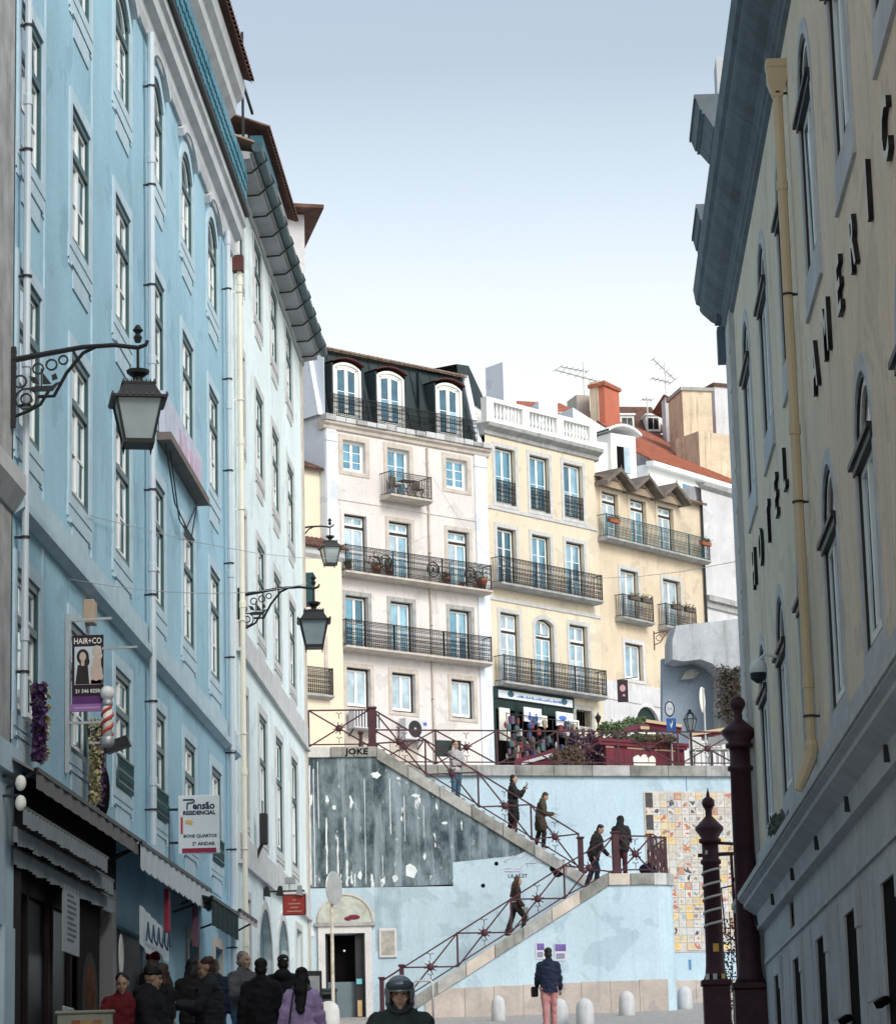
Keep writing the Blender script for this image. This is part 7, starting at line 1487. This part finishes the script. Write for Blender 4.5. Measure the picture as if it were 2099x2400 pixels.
person('person in black with long dark hair standing behind the man in the quilted jacket',street(450,42,2250,1.68),T(200),1.68,top=blk,legs=blk,hair=hb,hairstyle='bob',arms=((15,8,60),(15,8,60)),nod=10)
person('man in a black quilted jacket with short brown hair facing left',street(490,37.5,2246,1.82),T(-80),1.82,top=blk2,legs=blk,hair=hbr,quilt=True,bulk=1.7,arms=((25,10,75),(30,10,70)),nod=12,extras=glasses)
person('bald man partly hidden behind the man in the quilted jacket',street(503,47,2249,1.72),T(25),1.72,top=nav,legs=jean2,hair=None,nod=5)
person('grey haired man in a grey fleece holding a paper and looking right',street(571,43.5,2234,1.78),T(35),1.78,top=gry,legs=jean,hair=hgr,arms=((20,8,70),(10,8,20)),turn=20,bulk=1.2,extras=None)
person('man in a black jacket with dark hair walking away in the middle of the crowd',street(611,40.5,2248,1.8),T(178),1.8,top=blk,legs=jean2,hair=hb,arms=((12,12,20),(-8,12,15)),leg=((14,4),(-12,12)),bulk=1.2)
person('tall man in a black hooded jacket walking away with a pale cap band',street(663,46.5,2240,1.84),T(182),1.84,top=blk,legs=blk2,hair=hb,hairstyle='cap',hood=True,bulk=1.6,arms=((8,14,20),(5,14,20)),leg=((-10,10),(12,4)),extras=lambda t,J,A,L,H,up:MB().ell(H((0,.09,.075)),(.06,.02,.022)).build('cap_band',plainw,t))
def scarf2(t,J,A,L,H,up):
    m=MB()
    for k in range(14): a=2*PI*k/14; m.ell(J['neck']+Vector((.10*math.cos(a),.09*math.sin(a)+.01,-.005+.015*math.sin(3*a))),(.045,.042,.05),8,6)
    m.build('checked_scarf',mat('checked_scarf',(.14,.16,.17),.9,.8,26.),t,True); m=MB().tube([up((.1,.17,1.42)),up((.13,.2,1.2)),up((.17,.17,.92))],.012,5); m.build('bag_strap',darkmet,t)
person('woman with long dark hair in a lilac sweatshirt and checked scarf walking away',street(706,38.5,2270,1.66),T(180),1.66,top=lil,legs=blk,hair=hb,hairstyle='long',fem=True,bulk=1.3,arms=((14,16,12),(-4,16,12)),leg=((12,4),(-10,12)),extras=scarf2)
# rider with a helmet near the camera
person('man wearing a grey open face motorcycle helmet and dark jacket coming towards the camera',street(936,24.6,2300,1.76,.0),T(4),1.76,top=green,legs=blk,hair=helm,hairstyle='helmet',bulk=1.9,arms=((10,14,25),(10,14,25)),nod=3,extras=lambda t,J,A,L,H,up:MB().lathe([(.10,0),(.115,.03),(.105,.09),(.09,.1)],J['neck']+Vector((0,0,-.02)),16).build('collar',green,t,True))
# walker by the posters
gy=64.; v=at(1283,2224,gy)
person('person in a navy jacket and pink trousers with a small bag standing before the posters',(v.x,gy,v.z-1.74),T(188),1.74,top=nav,legs=pinkt,hair=hb,hairstyle='short',arms=((4,10,18),(14,10,40)),leg=((6,3),(-5,6)),bulk=1.1,extras=lambda t,J,A,L,H,up:MB().box(-.07,.07,-.1,.1,-.12,.1).build('shoulder_bag',blk,t,bevel=.02).__setattr__('location',A[1][2]+Vector((.05,0,-.12))))
# people on the stairs (feet on the treads)
def on_low(u,d=1.4): p=oF1+uF1*u+nF1*d; k=int((u-.15)/.2825); p.z=5.2+.1775*min(19,k)+.17; return p
oF2=Vector((-7.42,82.3,0))
def on_up(u,d=.9): p=oF2+uF1*u+nF1*d; k=int((u-1.95)/.284); p.z=12.72-.1806*max(0,min(21,k))+.17; return p
def big_bag(t,J,A,L,H,up):
    MB().box(-.2,.2,-.08,.08,-.42,0).build('carrier_bag',greyg,t,bevel=.03).location=A[1][2]+Vector((.02,-.05,-.05))
p=on_low(3.3,.9); person('woman with long dark hair climbing the lower stairs with a large pale bag',tuple(p),T(98),1.66,top=cloth('dark_brown',(.03,.018,.016)),legs=blk2,hair=hbr,hairstyle='long',fem=True,arms=((5,10,20),(15,14,30)),leg=((38,48),(-14,8)),lean=8,extras=lambda t,J,A,L,H,up:(big_bag(t,J,A,L,H,up),MB().ell(up((0,.0,.98)),(.2,.16,.12)).build('tied_cardigan',greyg,t,True)))
p=oF1+uF1*5.55+nF1*.9; p.z=8.62; person('man in a dark coat looking down as he steps off the middle landing',tuple(p),T(70),1.78,top=blk,legs=jean2,hair=hb,lean=14,nod=32,arms=((-6,10,25),(18,8,30)),leg=((18,26),(-12,12)),coat=.12,bulk=1.2)
def pack(t,J,A,L,H,up): MB().ell(up((0,.20,1.2)),(.16,.12,.25),14,9).build('backpack',blk,t,True)
p=oF1+uF1*6.35+nF1*1.0; p.z=8.9; person('person with a black backpack and hood standing on the middle landing',tuple(p),T(165),1.68,top=blk2,legs=burg,hair=blk,hairstyle='hood',arms=((20,8,60),(20,8,60)),nod=14,coat=.1,bulk=1.3,extras=pack)
bgp=thing('rucksack','dark blue rucksack lying on the landing beside the railing',None or 'bag',tuple(oF1+uF1*7.0+nF1*.6+Vector((0,0,8.9)))); MB().ell((0,0,.16),(.24,.16,.17),14,9).ell((.1,-.05,.1),(.14,.12,.1)).build('body',nav,bgp,True); MB().tube([(-.1,-.1,.28),(-.02,-.14,.36),(.08,-.1,.3)],.015,5).build('strap',blk,bgp)
p=on_up(5.98,.8); person('man in a long dark coat holding a phone up on the upper stairs',tuple(p),T(85),1.78,top=blk,legs=burg,hair=hb,nod=12,turn=0,coat=.42,bulk=1.1,arms=((25,6,105),(48,4,100)),leg=((6,8),(-8,10)),extras=lambda t,J,A,L,H,up:(MB().box(-.035,.035,-.008,.008,-.06,.08).build('phone',darkmet,t).__setattr__('location',A[1][2]+A[1][3]*.09),MB().ell(up((0,.02,1.45)),(.1,.09,.05)).build('scarf',greyw,t,True)))
p=on_up(6.75,.8); person('person in an olive coat with lowered head just below the man with the phone',tuple(p),T(88),1.66,top=olive,legs=blk,hair=hbr,nod=30,lean=10,coat=.28,bulk=1.5,arms=((15,8,60),(20,8,70)),leg=((15,20),(-8,10)))
def board_(t,J,A,L,H,up): MB().box(-.40,.40,-.03,.03,-.24,.24).build('carried_board',cloth('board',(.035,.05,.05)),t).__setattr__('location',up((-.16,.16,1.55)))
p=on_up(4.35,.9); person('person in a grey top and jeans with a dark board behind the head',tuple(p),T(25),1.72,top=greyw,legs=jean,hair=hb,hairstyle='long',fem=True,arms=((60,20,110),(20,8,40)),leg=((4,4),(-6,8)),extras=lambda t,J,A,L,H,up:(board_(t,J,A,L,H,up),MB().ell(up((0,0,1.0)),(.195,.15,.09)).build('tied_jacket',burg,t,True)))

bpy.data.scenes.remove(TMP)

for o in bpy.data.objects:
    if o.parent is not None and o.name.split('.')[0] in ('foliage','leaves','purple_flowers','pale_flowers','ivy','tile_rows','plant','pleats'): o['kind']='stuff'
